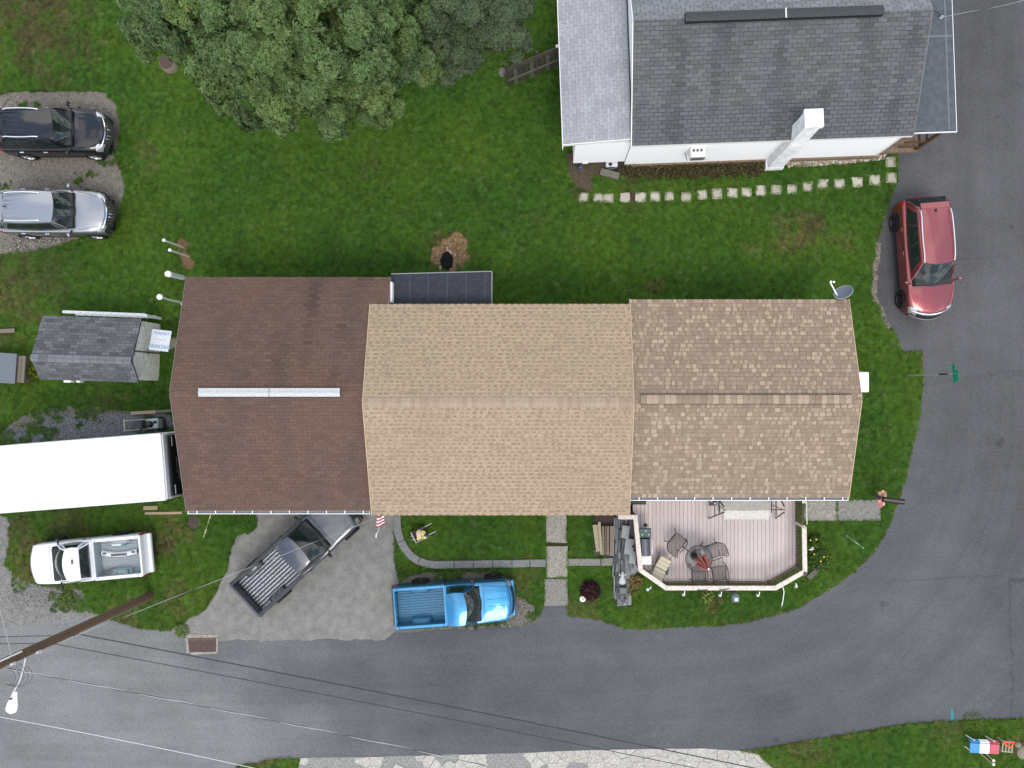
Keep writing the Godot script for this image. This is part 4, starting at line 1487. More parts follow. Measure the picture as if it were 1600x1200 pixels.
	more.set_meta("kind", "stuff")
	st = sh()
	box(st, Vector3(-1.21, (ahe + ahr) * 0.5 - 0.06, -0.25), Vector3(us.length(), 0.15, 0.024), Basis(us.normalized(), us.normalized().cross(Vector3(0, 0, 1)) * -1.0, Vector3(0, 0, 1)))
	box(st, Vector3(-2.43, ahe - 0.05, -4.6), Vector3(0.024, 0.15, al))
	put("rake_board", st, trim, annex)
	st = sh()
	for k in 11:
		var y := 0.42 + k * 0.19
		var top := 0.19 if k < 10 else 0.14
		quad(st, Vector3(-1.97, y + top, -0.27), Vector3(0.04, y + top, -0.27), Vector3(0.04, y, -0.256), Vector3(-1.97, y, -0.256))
		quad(st, Vector3(-1.97, y, -0.256), Vector3(0.04, y, -0.256), Vector3(0.04, y, -0.28), Vector3(-1.97, y, -0.28))
	box(st, Vector3(-0.97, 1.45, -4.6), Vector3(1.98, 2.06, 8.6))
	put("annex_wall", st, white, home)
	st = sh()
	quad(st, Vector3(-1.97, 2.4, -0.285), Vector3(-1.97, 2.43, -0.285), Vector3(0.0, 2.66, -0.285), Vector3(0.0, 2.4, -0.285))
	put("annex_gable", st, white, home)
	st = sh()
	for p in [Vector3(-1.85, 0.2, -0.4), Vector3(-0.05, 0.2, -0.4), Vector3(-1.85, 0.2, -4.5), Vector3(-1.85, 0.2, -8.5)]:
		cbox(st, p, Vector3(0.2, 0.44, 0.2), 0.01)
	put("pier", st, mt("pier_block", 0.1, 0.11, 0.12, 0.9, 0.0, "grit", 0.3), home)
	st = sh()
	cbox(st, Vector3(-1.5, 0.44, -0.24), Vector3(0.22, 0.1, 0.05), 0.01)
	put("siding_vent", st, trim, home)

	# the flat grey porch roof over the road side
	var plan := PackedVector2Array([Vector2(9.6, -0.18), Vector2(11.66, -0.18), Vector2(11.66, -9.5), Vector2(9.6, -9.5)])
	st = sh()
	prism(st, plan, 2.47, 2.58)
	var porch := put("porch_roof", st, also(mt("membrane_grey", 0.115, 0.13, 0.145, 0.7, 0.0, "blotch", 1.8), "felt", 0.5), home, "flat blue-grey membrane roof over the porch")
	st = sh()
	box(st, Vector3(10.65, 2.54, -0.172), Vector3(2.08, 0.09, 0.016))
	box(st, Vector3(11.667, 2.54, -4.85), Vector3(0.016, 0.09, 9.4))
	put("drip_edge", st, mt("white_metal"), porch)
	st = sh()
	for z in [-3.6, -6.8]:
		box(st, Vector3(10.62, 2.584, z), Vector3(2.0, 0.008, 0.07))
	box(st, Vector3(11.4, 2.584, -4.85), Vector3(0.06, 0.0085, 9.2))
	put("lap_seam", st, mt("membrane_seam_grey", 0.1, 0.118, 0.138, 0.6), porch)
	st = sh()
	box(st, Vector3(10.72, 0.11, -4.85), Vector3(1.66, 0.2, 9.1))
	put("porch_slab", st, also(mt("tan_slab", 0.36, 0.27, 0.19, 0.85, 0.0, "grit", 0.5), "blotch", 1.0), home)
	var oak := mt("brown_wood", 0.16, 0.09, 0.045, 0.7, 0.0, "fibre", 0.5)
	for z in [-0.4, -3.4, -6.4, -9.2]:
		st = sh()
		cbox(st, Vector3(11.5, 1.34, z), Vector3(0.11, 2.26, 0.11), 0.01)
		put("porch_post", st, oak, home)
	for y in [0.5, 1.0]:
		st = sh()
		cbox(st, Vector3(11.5, y, -4.8), Vector3(0.05, 0.09, 8.7), 0.01)
		put("porch_rail", st, oak, home)
	for y in [0.48, 0.98]:
		st = sh()
		cbox(st, Vector3(11.05, y, -0.4), Vector3(0.8, 0.09, 0.05), 0.01)
		put("porch_rail", st, oak, home)

	var outline := PackedVector2Array()
	for p in [Vector3(-1.98, 0, -0.25), Vector3(0.02, 0, -0.25), Vector3(0.02, 0, -0.1), Vector3(9.95, 0, -0.1), Vector3(9.95, 0, -0.3), Vector3(11.6, 0, -0.3), Vector3(11.6, 0, -9.5), Vector3(-1.98, 0, -9.5)]:
		var q: Vector3 = home.transform * p
		outline.append(Vector2(q.x, q.z))
	footprint(outline)

	# window air conditioner hung on the south wall
	var ac := thing("air_conditioner", "white window air conditioner on the south wall of the white house", "air conditioner", home.transform * Vector3(2.55, 1.6, 0.0), turn)
	st = sh()
	cbox(st, Vector3(0, 0.18, -0.02), Vector3(0.55, 0.36, 0.42), 0.02)
	put("housing", st, mt("ac_white", 0.68, 0.68, 0.66, 0.5), ac)
	for k in 3:
		st = sh()
		box(st, Vector3(-0.16 + k * 0.14, 0.362, -0.05), Vector3(0.09, 0.006, 0.1))
		put("vent_slot", st, mt("slot_grey", 0.12, 0.12, 0.12, 0.8), ac)
	st = sh()
	box(st, Vector3(0, 0.17, 0.213), Vector3(0.5, 0.26, 0.008))
	put("grille", st, mt("slot_grey"), ac)
	for s in [-1.0, 1.0]:
		st = sh()
		tube(st, [Vector3(s * 0.34, -0.3, -0.2), Vector3(s * 0.34, 0.0, 0.2)], 0.014, 6)
		put("bracket", st, mt("slot_grey"), ac)


# rings of rectangles joined into a shaft
func loft_box(st: SurfaceTool, rings: Array, at: Vector3) -> void:
	var loops := []
	for r in rings:
		var c: Vector3 = r[0] + at
		var x: float = r[1] * 0.5
		var z: float = r[2] * 0.5
		loops.append([c + Vector3(-x, 0, -z), c + Vector3(x, 0, -z), c + Vector3(x, 0, z), c + Vector3(-x, 0, z)])
	for i in loops.size() - 1:
		for j in 4:
			var e := (j + 1) % 4
			quad(st, loops[i + 1][j], loops[i + 1][e], loops[i][e], loops[i][j])
	quad(st, loops[-1][0], loops[-1][1], loops[-1][2], loops[-1][3])


# ---------------------------------------------------------------- sheds

func make_shed() -> void:
	var east := -15.02
	var west := -18.68
	var shed := thing("garden_shed", "small shed with dark grey shingle roof and pale double doors", "shed", Vector3(-16.85, 0, -1.6), deg_to_rad(-1.8))
	var l := 3.68
	var zn := -1.17
	var zs := 1.2
	var zr := 0.42
	var he := 1.6
	var hr := 2.12
	var pale := mt("shed_wall", 0.97, 0.96, 0.89, 0.75, 0.0, "blotch", 1.2)
	var st := sh()
	box(st, Vector3(-0.02, 0.78, 0.0), Vector3(l - 0.3, 1.56, zs - zn - 0.14))
	for x in [l * 0.5 - 0.17, -l * 0.5 + 0.13]:
		tri(st, Vector3(x, 1.56, zn + 0.07), Vector3(x, hr - 0.07, zr), Vector3(x, 1.56, zs - 0.07))
	put("wall", st, pale, shed)
	# doors on the east gable
	for s in [[-0.94, 0.02], [0.06, 0.96]]:
		st = sh()
		cbox(st, Vector3(l * 0.5 - 0.155, 0.86, (s[0] + s[1]) * 0.5), Vector3(0.03, 1.62, s[1] - s[0]), 0.008)
		var leaf := put("door", st, pale, shed)
		st = sh()
		tube(st, [Vector3(l * 0.5 - 0.13, 0.8, 0.1 if s[0] > 0 else -0.04), Vector3(l * 0.5 - 0.13, 0.95, 0.1 if s[0] > 0 else -0.04)], 0.012, 6)
		put("handle", st, mt("slot_grey"), leaf)
	st = sh()
	box(st, Vector3(l * 0.5 - 0.14, 0.95, 0.04), Vector3(0.045, 1.85, 0.045))
	put("door_strip", st, mt("brown_strip", 0.14, 0.12, 0.1, 0.8), shed)
	var grey := func(u: float, v: float) -> Color:
		var k := rng.randf_range(0.75, 1.2)
		return Color(0.15, 0.156, 0.165) * k * (1.0 + 0.35 * n_mid.get_noise_2d(u * 2.0, v * 2.0))
	st = sh()
	var tabs := sh()
	for side in [[zn, he], [zs, he + 0.05]]:
		var o := Vector3(-l * 0.5, side[1], side[0])
		var up := Vector3(0, hr - side[1], zr - side[0])
		slope_deck(st, o, Vector3.RIGHT, up.normalized(), l, up.length(), 0.05)
		three_tab(tabs, o, Vector3.RIGHT, up.normalized(), l, up.length(), 0.125, 0.3, 0.012, 0.008, grey)
	var roof := put("roof", st, mt("shed_deck", 0.025, 0.026, 0.03, 0.9), shed)
	var s2 := put("shingles", tabs, tinted("shingle_grit"), roof)
	s2.set_meta("kind", "stuff")
	for i in 12:
		st = sh()
		st.set_color(Color(0.21, 0.22, 0.24) * rng.randf_range(0.8, 1.15))
		for s in [-1.0, 1.0]:
			box(st, Vector3(-l * 0.5 + 0.154 + i * 0.306, hr + 0.006 + rng.randf() * 0.006, zr + s * 0.07), Vector3(0.296, 0.012, 0.15), Basis(Vector3.RIGHT, s * (0.33 if s < 0 else 0.55)))
		put("ridge_cap", st, tinted("shingle_grit"), roof)
	var f := PackedVector2Array()
	for p in [Vector3(-1.75, 0, -1.1), Vector3(1.7, 0, -1.1), Vector3(1.7, 0, 1.13), Vector3(-1.75, 0, 1.13)]:
		var q: Vector3 = shed.transform * p
		f.append(Vector2(q.x, q.z))
	footprint(f)

	# a length of white vinyl picket fence leaning along the north side
	var vinyl := mt("vinyl", 0.74, 0.75, 0.73, 0.45)
	var fence := thing("picket_fence", "length of white vinyl picket fence behind the grey-roofed shed", "fence", Vector3(-16.765, 0, -2.985), deg_to_rad(-2.2))
	for y in [0.25, 0.98]:
		st = sh()
		cbox(st, Vector3(0, y, 0), Vector3(3.15, 0.06, 0.11), 0.012)
		put("rail", st, vinyl, fence)
	for i in 11:
		st = sh()
		cbox(st, Vector3(-1.45 + i * 0.29, 0.5, 0.0), Vector3(0.06, 0.98, 0.03), 0.006)
		put("picket", st, vinyl, fence)
		st = sh()
		box(st, Vector3(-1.45 + i * 0.29, 1.012, 0), Vector3(0.022, 0.008, 0.022))
		put("peg", st, mt("peg_dark", 0.05, 0.05, 0.05, 0.7), fence)
	st = sh()
	cbox(st, Vector3(1.62, 0.5, 0.03), Vector3(0.1, 1.06, 0.1), 0.01)
	put("post", st, vinyl, fence)

	# the corner of a second little hut at the west edge
	var hut := thing("animal_hut", "low wooden hut with a flat slate-blue lid at the west side", "hut", Vector3(-20.35, 0, -0.88), deg_to_rad(-4))
	var grey_wood := mt("grey_wood", 0.26, 0.225, 0.18, 0.85, 0.0, "fibre", 0.5)
	st = sh()
	cbox(st, Vector3(-0.5, 0.3, 0), Vector3(1.2, 0.6, 1.02), 0.01)
	put("wall", st, grey_wood, hut)
	for i in 5:
		st = sh()
		cbox(st, Vector3(0.115, 0.31, -0.41 + i * 0.205), Vector3(0.03, 0.58, 0.19), 0.006)
		put("plank", st, grey_wood, hut)
	st = sh()
	box(st, Vector3(-0.66, 0.64, 0.0), Vector3(1.35, 0.03, 1.16), Basis(Vector3(0, 0, 1), 0.08))
	put("lid", st, also(mt("slate_lid", 0.15, 0.17, 0.2, 0.5, 0.0, "blotch", 0.6), "felt", 0.3), hut)
	st = sh()
	cbox(st, Vector3(0.16, 0.55, 0.0), Vector3(0.18, 0.05, 1.05), 0.01)
	put("shelf", st, grey_wood, hut)
	var board := thing("old_board", "short pale board at the west edge of the lawn above the little hut", "board", Vector3(-20.95, 0, -2.4), 0.05)
	st = sh()
	cbox(st, Vector3(-0.4, 0.16, 0), Vector3(1.1, 0.04, 0.16), 0.006)
	put("plank", st, grey_wood, board)
	for x in [-0.8, 0.0]:
		st = sh()
		cbox(st, Vector3(x, 0.07, 0), Vector3(0.09, 0.14, 0.14), 0.006)
		put("block", st, grey_wood, board)


# ---------------------------------------------------------------- vehicles

# A car's skin: x runs to the front, z to its right side. pt(x, t) walks one cross-section from the left sill (t = -1) over the top to the right sill (t = 1).
class CarShape:
	var keys: Array = []        # [x, half width, shoulder height, middle height]
	var sill := 0.28
	var hubs: Array = []
	var arch := 0.38
	var front_bow := 0.22
	var back_bow := 0.08

	func row(x: float) -> Array:
		var i := 0
		while i < keys.size() - 2 and x > keys[i + 1][0]:
			i += 1
		var a: Array = keys[maxi(i - 1, 0)]
		var b: Array = keys[i]
		var c: Array = keys[i + 1]
		var d: Array = keys[mini(i + 2, keys.size() - 1)]
		var t := clampf((x - b[0]) / (c[0] - b[0]), 0.0, 1.0)
		var out := []
		for k in range(1, 4):
			var m0: float = (c[k] - a[k]) / maxf(c[0] - a[0], 0.001) * (c[0] - b[0])
			var m1: float = (d[k] - b[k]) / maxf(d[0] - b[0], 0.001) * (c[0] - b[0])
			var t2 := t * t
			var t3 := t2 * t
			out.append((2 * t3 - 3 * t2 + 1) * b[k] + (t3 - 2 * t2 + t) * m0 + (-2 * t3 + 3 * t2) * c[k] + (t3 - t2) * m1)
		return out

	func pt(x: float, t: float) -> Vector3:
		var r := row(x)
		var hw: float = r[0]
		var sh: float = r[1]
		var mid: float = r[2]
		var low := sill
		for h in hubs:
			var d := absf(x - h)
			if d < arch:
				low = maxf(low, 0.33 + sqrt(arch * arch - d * d))
		low = minf(low, sh - 0.1)
		var a := absf(t)
		var knots := [0.0, 0.3, 0.5, 0.6, 0.66, 0.73, 0.87, 1.0]
		var wide := [0.0, 0.46, 0.8, 0.925, 0.965, 0.99, 1.0, 0.97]
		var high := [mid, mid - (mid - sh) * 0.12, mid - (mid - sh) * 0.45, sh + 0.012, sh - 0.035, sh - 0.13, lerpf(sh - 0.13, low, 0.55), low]
		var i := 0
		while i < 6 and a > knots[i + 1]:
			i += 1
		var f: float = (a - knots[i]) / (knots[i + 1] - knots[i])
		var w: float = lerpf(wide[i], wide[i + 1], f)
		var y: float = lerpf(high[i], high[i + 1], f)
		var lo: float = keys[0][0]
		var hi: float = keys[-1][0]
		var bx := x - front_bow * w * w * smoothstep(hi - 1.0, hi, x) + back_bow * w * w * (1.0 - smoothstep(lo, lo + 0.7, x))
		return Vector3(bx, y, w * hw * signf(t))

	func off(x: float, t: float, d: float) -> Vector3:
		var p := pt(x, t)
		var a := pt(x + 0.02, t) - pt(x - 0.02, t)
		var b := pt(x, minf(t + 0.02, 1.0)) - pt(x, maxf(t - 0.02, -1.0))
		var n := a.cross(b).normalized()
		if n.y < 0.0 and absf(n.y) > 0.2:
			n = -n
		if absf(n.y) <= 0.2 and n.z * signf(t) < 0.0:
			n = -n
		return p + n * d


func skin_patch(st: SurfaceTool, s: CarShape, x0: float, x1: float, t0: float, t1: float, d: float, nx := 8, nt := 6) -> void:
	var rows := []
	for i in nx + 1:
		var r := []
		for j in nt + 1:
			r.append(s.off(lerpf(x0, x1, float(i) / nx), lerpf(t0, t1, float(j) / nt), d))
		rows.append(r)
	grid(st, rows)


# a thin dark line along the skin: panel gaps
func skin_line(st: SurfaceTool, s: CarShape, from: Vector2, to: Vector2, wide := 0.012, n := 14) -> void:
	var rows := []
	for i in n + 1:
		var q := from.lerp(to, float(i) / n)
		var p := s.off(q.x, q.y, 0.003)
		var q2 := from.lerp(to, float(i) / n + 0.02)
		var d := (s.off(q2.x, q2.y, 0.003) - p).normalized()
		var up := (s.off(q.x, q.y, 0.05) - p).normalized()
		var across := d.cross(up) * wide * 0.5
		rows.append([p - across, p + across])
	grid(st, rows)


func skin_body(st: SurfaceTool, s: CarShape, x0: float, x1: float) -> void:
	var rows := []
	var xs: Array = []
	var n := 64
	for i in n + 1:
		xs.append(lerpf(x0, x1, float(i) / n))
	for x in xs:
		var r := []
		for j in 45:
			r.append(s.pt(x, lerpf(-1.0, 1.0, j / 44.0)))
		rows.append(r)
	grid(st, rows)
	for e in [0, -1]:
		var c := Vector3.ZERO
		for p in rows[e]:
			c += p
		c /= rows[e].size()
		for j in 44:
			tri(st, c, rows[e][j], rows[e][j + 1])
		tri(st, c, rows[e][44], rows[e][0])


# the glasshouse of a car: belt and roof outlines
func cabin(o: Node3D, g: Dictionary, body: Material, glass: Material, black: Material) -> void:
	var lo: Dictionary = g
	# front glass
	var front := func(u: float, v: float) -> Vector3:
		var p := Vector3(lo.base_x - lo.base_bow * u * u, lo.base_y - 0.03 * u * u, u * lo.base_w)
		var q := Vector3(lo.roof_x - lo.roof_bow * u * u, lo.roof_y - lo.crown * u * u, u * lo.roof_w)
		var m := p.lerp(q, v)
		return m + Vector3(0.25, 1.0, 0).normalized() * 0.035 * sin(v * PI)
	var back := func(u: float, v: float) -> Vector3:
		var p := Vector3(lo.tail_x + lo.tail_bow * u * u, lo.tail_y - 0.02 * u * u, u * lo.tail_w)
		var q := Vector3(lo.rear_x + lo.rear_bow * u * u, lo.rear_y - lo.crown * u * u, u * lo.rear_w)
		return p.lerp(q, v) + Vector3(-0.3, 0.6, 0) * 0.03 * sin(v * PI)
	var side := func(s: float, v: float, z: float) -> Vector3:
		var a: Vector3 = front.call(z, 0.0)
		var b: Vector3 = back.call(z, 0.0)
		var c: Vector3 = front.call(z, 1.0)
		var d: Vector3 = back.call(z, 1.0)
		var p := a.lerp(b, s)
		var q := c.lerp(d, s)
		p.z += z * 0.05 * sin(s * PI)
		q.z += z * 0.035 * sin(s * PI)
		q.y = lerpf(c.y, d.y, s) + 0.02 * sin(s * PI)
		var m := p.lerp(q, v)
		m.z += z * 0.03 * sin(v * PI)
		return m
	var patch := func(st: SurfaceTool, f: Callable, u0: float, u1: float, v0: float, v1: float, nu: int, nv: int, d: Vector3) -> void:
		var rows := []
		for i in nv + 1:
			var r := []
			for j in nu + 1:
				r.append(f.call(lerpf(u0, u1, float(j) / nu), lerpf(v0, v1, float(i) / nv)) + d)
			rows.append(r)
		grid(st, rows)
	# windscreen and its black border
	var st := sh()
	patch.call(st, front, -0.93, 0.93, 0.05, 0.96, 14, 6, Vector3.ZERO)
	put("windscreen", st, glass, o)
	st = sh()
	patch.call(st, front, -1.0, -0.93, 0.0, 1.0, 2, 8, Vector3(0, 0.004, 0))
	patch.call(st, front, 0.93, 1.0, 0.0, 1.0, 2, 8, Vector3(0, 0.004, 0))
	put("windscreen_pillar", st, body, o)
	st = sh()
	patch.call(st, front, -0.95, 0.95, -0.05, 0.075, 14, 2, Vector3(0.0, 0.006, 0))
	put("cowl", st, black, o)
	# wipers
	for w in [[-0.62, 0.05], [0.1, 0.75]]:
		st = sh()
		var pts := []
		for i in 5:
			var f := i / 4.0
			pts.append(front.call(lerpf(w[0], w[1], f), lerpf(0.03, 0.12, f)) + Vector3(0, 0.018, 0))
		tube(st, pts, 0.009, 5)
		put("wiper", st, black, o)
	# rear glass
	st = sh()
	patch.call(st, back, -0.9, 0.9, 0.08, 0.94, 10, 4, Vector3.ZERO)
	put("rear_window", st, glass, o)
	st = sh()
	patch.call(st, back, -1.0, -0.9, 0.0, 1.0, 2, 4, Vector3.ZERO)
	patch.call(st, back, 0.9, 1.0, 0.0, 1.0, 2, 4, Vector3.ZERO)
	patch.call(st, back, -0.9, 0.9, 0.0, 0.08, 8, 1, Vector3.ZERO)
	patch.call(st, back, -0.9, 0.9, 0.94, 1.0, 8, 1, Vector3.ZERO)
	put("rear_frame", st, body, o)
	# sides: glass between pillars
	for z in [-1.0, 1.0]:
		var frame := sh()
		var f := func(u: float, v: float) -> Vector3: return side.call(u, v, z)
		var at := 0.0
		var posts := sh()
		for w in lo.windows:
			if at == 0.0:
				patch.call(frame, f, at, w[0], 0.0, 1.0, 3, 5, Vector3.ZERO)
			else:
				patch.call(posts, f, at, w[0], 0.1, 0.9, 3, 5, Vector3.ZERO)
				patch.call(frame, f, at, w[0], 0.0, 0.1, 3, 1, Vector3.ZERO)
				patch.call(frame, f, at, w[0], 0.9, 1.0, 3, 1, Vector3.ZERO)
			patch.call(frame, f, w[0], w[1], 0.0, 0.1, 6, 1, Vector3.ZERO)
			patch.call(frame, f, w[0], w[1], 0.9, 1.0, 6, 1, Vector3.ZERO)
			at = w[1]
			st = sh()
			patch.call(st, f, w[0], w[1], 0.1, 0.9, 6, 4, Vector3.ZERO)
			put("side_window", st, glass, o)
		patch.call(frame, f, at, 1.0, 0.0, 1.0, 3, 5, Vector3.ZERO)
		put("side_frame", frame, body, o)
		if lo.windows.size() > 1:
			put("door_pillar", posts, black, o)
	# roof skin
	var rows := []
	for i in 15:
		var s := i / 14.0
		var r := []
		var l: Vector3 = side.call(s, 1.0, -1.0)
		var e: Vector3 = side.call(s, 1.0, 1.0)
		for j in 17:
			var u := lerpf(-1.0, 1.0, j / 16.0)
			var p := l.lerp(e, (u + 1.0) * 0.5)
			var c: Vector3 = front.call(u, 1.0)
			var d: Vector3 = back.call(u, 1.0)
			p.x = lerpf(c.x, d.x, s)
			p.y = lerpf(c.y, d.y, s) + 0.02 * sin(s * PI) + 0.012 * (1.0 - u * u) * sin(s * PI)
			r.append(p)
		rows.append(r)
	st = sh()
	grid(st, rows)
	put("roof", st, body, o)
	# rubber line where roof meets the glass
	st = sh()
	patch.call(st, front, -0.95, 0.95, 0.955, 1.005, 14, 1, Vector3(0.002, 0.004, 0))
	put("roof_seal", st, black, o)


func wheel(o: Node3D, at: Vector3, r: float, w: float, outward: float, rim_m: Material, spokes: int, called := "wheel") -> void:
	var hub := Node3D.new()
	hub.name = numbered(o, called)
	o.add_child(hub, true)
	hub.position = at
	var turn := Basis(Vector3.RIGHT, PI / 2 * outward)
	var st := sh()
	lathe(st, [Vector2(r * 0.6, -w * 0.5), Vector2(r * 0.93, -w * 0.5), Vector2(r, -w * 0.36), Vector2(r, w * 0.36), Vector2(r * 0.93, w * 0.5), Vector2(r * 0.66, w * 0.5), Vector2(r * 0.64, w * 0.3)], 28, Transform3D(turn, Vector3.ZERO))
	put("tyre", st, mt("rubber", 0.018, 0.018, 0.019, 0.85), hub)
	st = sh()
	lathe(st, [Vector2(r * 0.68, w * 0.5), Vector2(r * 0.6, w * 0.42), Vector2(r * 0.58, w * 0.2)], 24, Transform3D(turn, Vector3.ZERO))
	for i in spokes:
		var a := TAU * i / spokes
		var b := turn * Basis(Vector3.UP, a)
		box(st, b * Vector3(r * 0.33, w * 0.38, 0), Vector3(r * 0.55, 0.03, r * 0.13), b)
	lathe(st, [Vector2(r * 0.16, w * 0.3), Vector2(r * 0.15, w * 0.46), Vector2(0, w * 0.47)], 14, Transform3D(turn, Vector3.ZERO))
	put("rim", st, rim_m, hub)
	st = sh()
	lathe(st, [Vector2(r * 0.62, w * 0.14), Vector2(0, w * 0.14)], 20, Transform3D(turn, Vector3.ZERO))
	put("brake_disc", st, mt("brake_dark", 0.03, 0.03, 0.032, 0.6, 0.4), hub)


func inside(o: Node3D, g: Dictionary, seats: Array, cloth: Material, dash: Material) -> void:
	var st := sh()
	# a dark floor at the belt, then what rises above it
	var w: float = g.base_w * 0.93
	var y: float = g.base_y + 0.012
	var x1: float = g.base_x - 0.05
	var x0: float = g.tail_x + 0.08
	box(st, Vector3((x0 + x1) * 0.5, y + 0.012, 0), Vector3(x1 - x0, 0.02, w * 2.0))
	put("cabin_floor", st, mt("cabin_dark", 0.014, 0.015, 0.016, 0.95), o)
	st = sh()
	cbox(st, Vector3(x1 - 0.22, y + 0.06, 0), Vector3(0.42, 0.1, w * 1.9), 0.03)
	cbox(st, Vector3(x1 - 0.34, y + 0.11, -w * 0.5), Vector3(0.16, 0.08, 0.4), 0.03)
	put("dashboard", st, dash, o)
	for s in seats:
		st = sh()
		for z in [-0.48, 0.48]:
			cbox(st, Vector3(s, y + 0.1, z * w), Vector3(0.16, 0.3, w * 0.66), 0.05, Basis(Vector3(0, 0, 1), 0.2))
			cbox(st, Vector3(s - 0.05, y + 0.3, z * w), Vector3(0.09, 0.15, w * 0.3), 0.03, Basis(Vector3(0, 0, 1), 0.15))
		put("seat", st, cloth, o)
	st = sh()
	var c := Vector3(x1 - 0.52, y + 0.14, -w * 0.5)
	var ring := []
	for i in 17:
		var a := TAU * i / 16.0
		ring.append(c + Vector3(-sin(a) * 0.07, sin(a) * 0.12, cos(a) * 0.17))
	tube(st, ring, 0.014, 6)
	put("steering_wheel", st, mt("cabin_dark"), o)


func mirrors(o: Node3D, x: float, y: float, w: float, shell: Material, black: Material, reach := 0.13) -> void:
	for z in [-1.0, 1.0]:
		var st := sh()
		ball(st, Vector3(x, y + 0.06, z * (w + reach)), Vector3(0.065, 0.075, 0.1), 12, Basis(Vector3.UP, z * 0.25))
		var m := put("mirror", st, shell, o)
		st = sh()
		tube(st, [Vector3(x + 0.06, y - 0.03, z * (w - 0.06)), Vector3(x + 0.02, y + 0.02, z * (w + reach * 0.6))], 0.03, 6)
		put("mirror_arm", st, black, m)


func make_vehicles() -> void:
	var black := mt("black_trim", 0.016, 0.016, 0.017, 0.55)
	var chrome := mt("chrome", 0.75, 0.76, 0.77, 0.15, 1.0)
	var alloy := mt("alloy", 0.55, 0.56, 0.58, 0.3, 0.9)
	var steel := mt("dark_alloy", 0.05, 0.05, 0.053, 0.4, 0.6)
	make_suv("black_suv", "black sport utility car with roof rails parked on the gravel pad", Vector2(-18.827, -9.995), 0.0, 4.38, 1.7, 1.64, paint("black_paint", 0.004, 0.005, 0.008, 0.0, 0.7), chrome, alloy, [0.98, 0.55, -1.42, -1.95], true)
	make_suv("silver_suv", "silver sport utility car with roof rails parked on the gravel pad", Vector2(-18.776, -6.883), 0.0, 4.4, 1.7, 1.64, paint("silver_paint", 0.27, 0.28, 0.3, 0.8, 0.36), chrome, alloy, [0.98, 0.55, -1.42, -1.95], true)
	make_suv("red_suv", "dark red sport utility car parked at the kerbless road edge", Vector2(14.677, -5.162), deg_to_rad(-85.6), 4.76, 1.86, 1.66, paint("red_paint", 0.24, 0.05, 0.054, 0.7, 0.38), chrome, steel, [1.16, 0.42, -1.72, -2.3], false)
	make_pickup("grey_pickup", "dark grey pickup truck parked aslant under the brown eave with an empty ribbed bed", Vector2(-9.466, 6.164), 0.745, {"l": 5.4, "w": 1.76, "bed": 2.32, "cab": 0.88, "glass": 0.7, "top": 1.66}, paint("grey_paint", 0.058, 0.062, 0.076, 0.75, 0.36), "liner", steel)
	make_pickup("blue_pickup", "bright blue pickup truck with an empty bed parked along the road edge", Vector2(-3.42, 8.13), 0.07, {"l": 4.64, "w": 1.66, "bed": 1.95, "cab": 0.86, "glass": 0.5, "top": 1.62}, paint("blue_paint", 0.014, 0.155, 0.32, 0.75, 0.38), "painted", steel)
	make_pickup("white_pickup", "white pickup truck on the grass with odd parts lying in its bed", Vector2(-17.55, 6.45), PI + 0.09, {"l": 4.42, "w": 1.64, "bed": 1.8, "cab": 0.72, "glass": 0.76, "top": 1.6}, paint("white_paint", 0.72, 0.73, 0.755), "bare", steel)
	make_bed_load()
	make_box_truck()


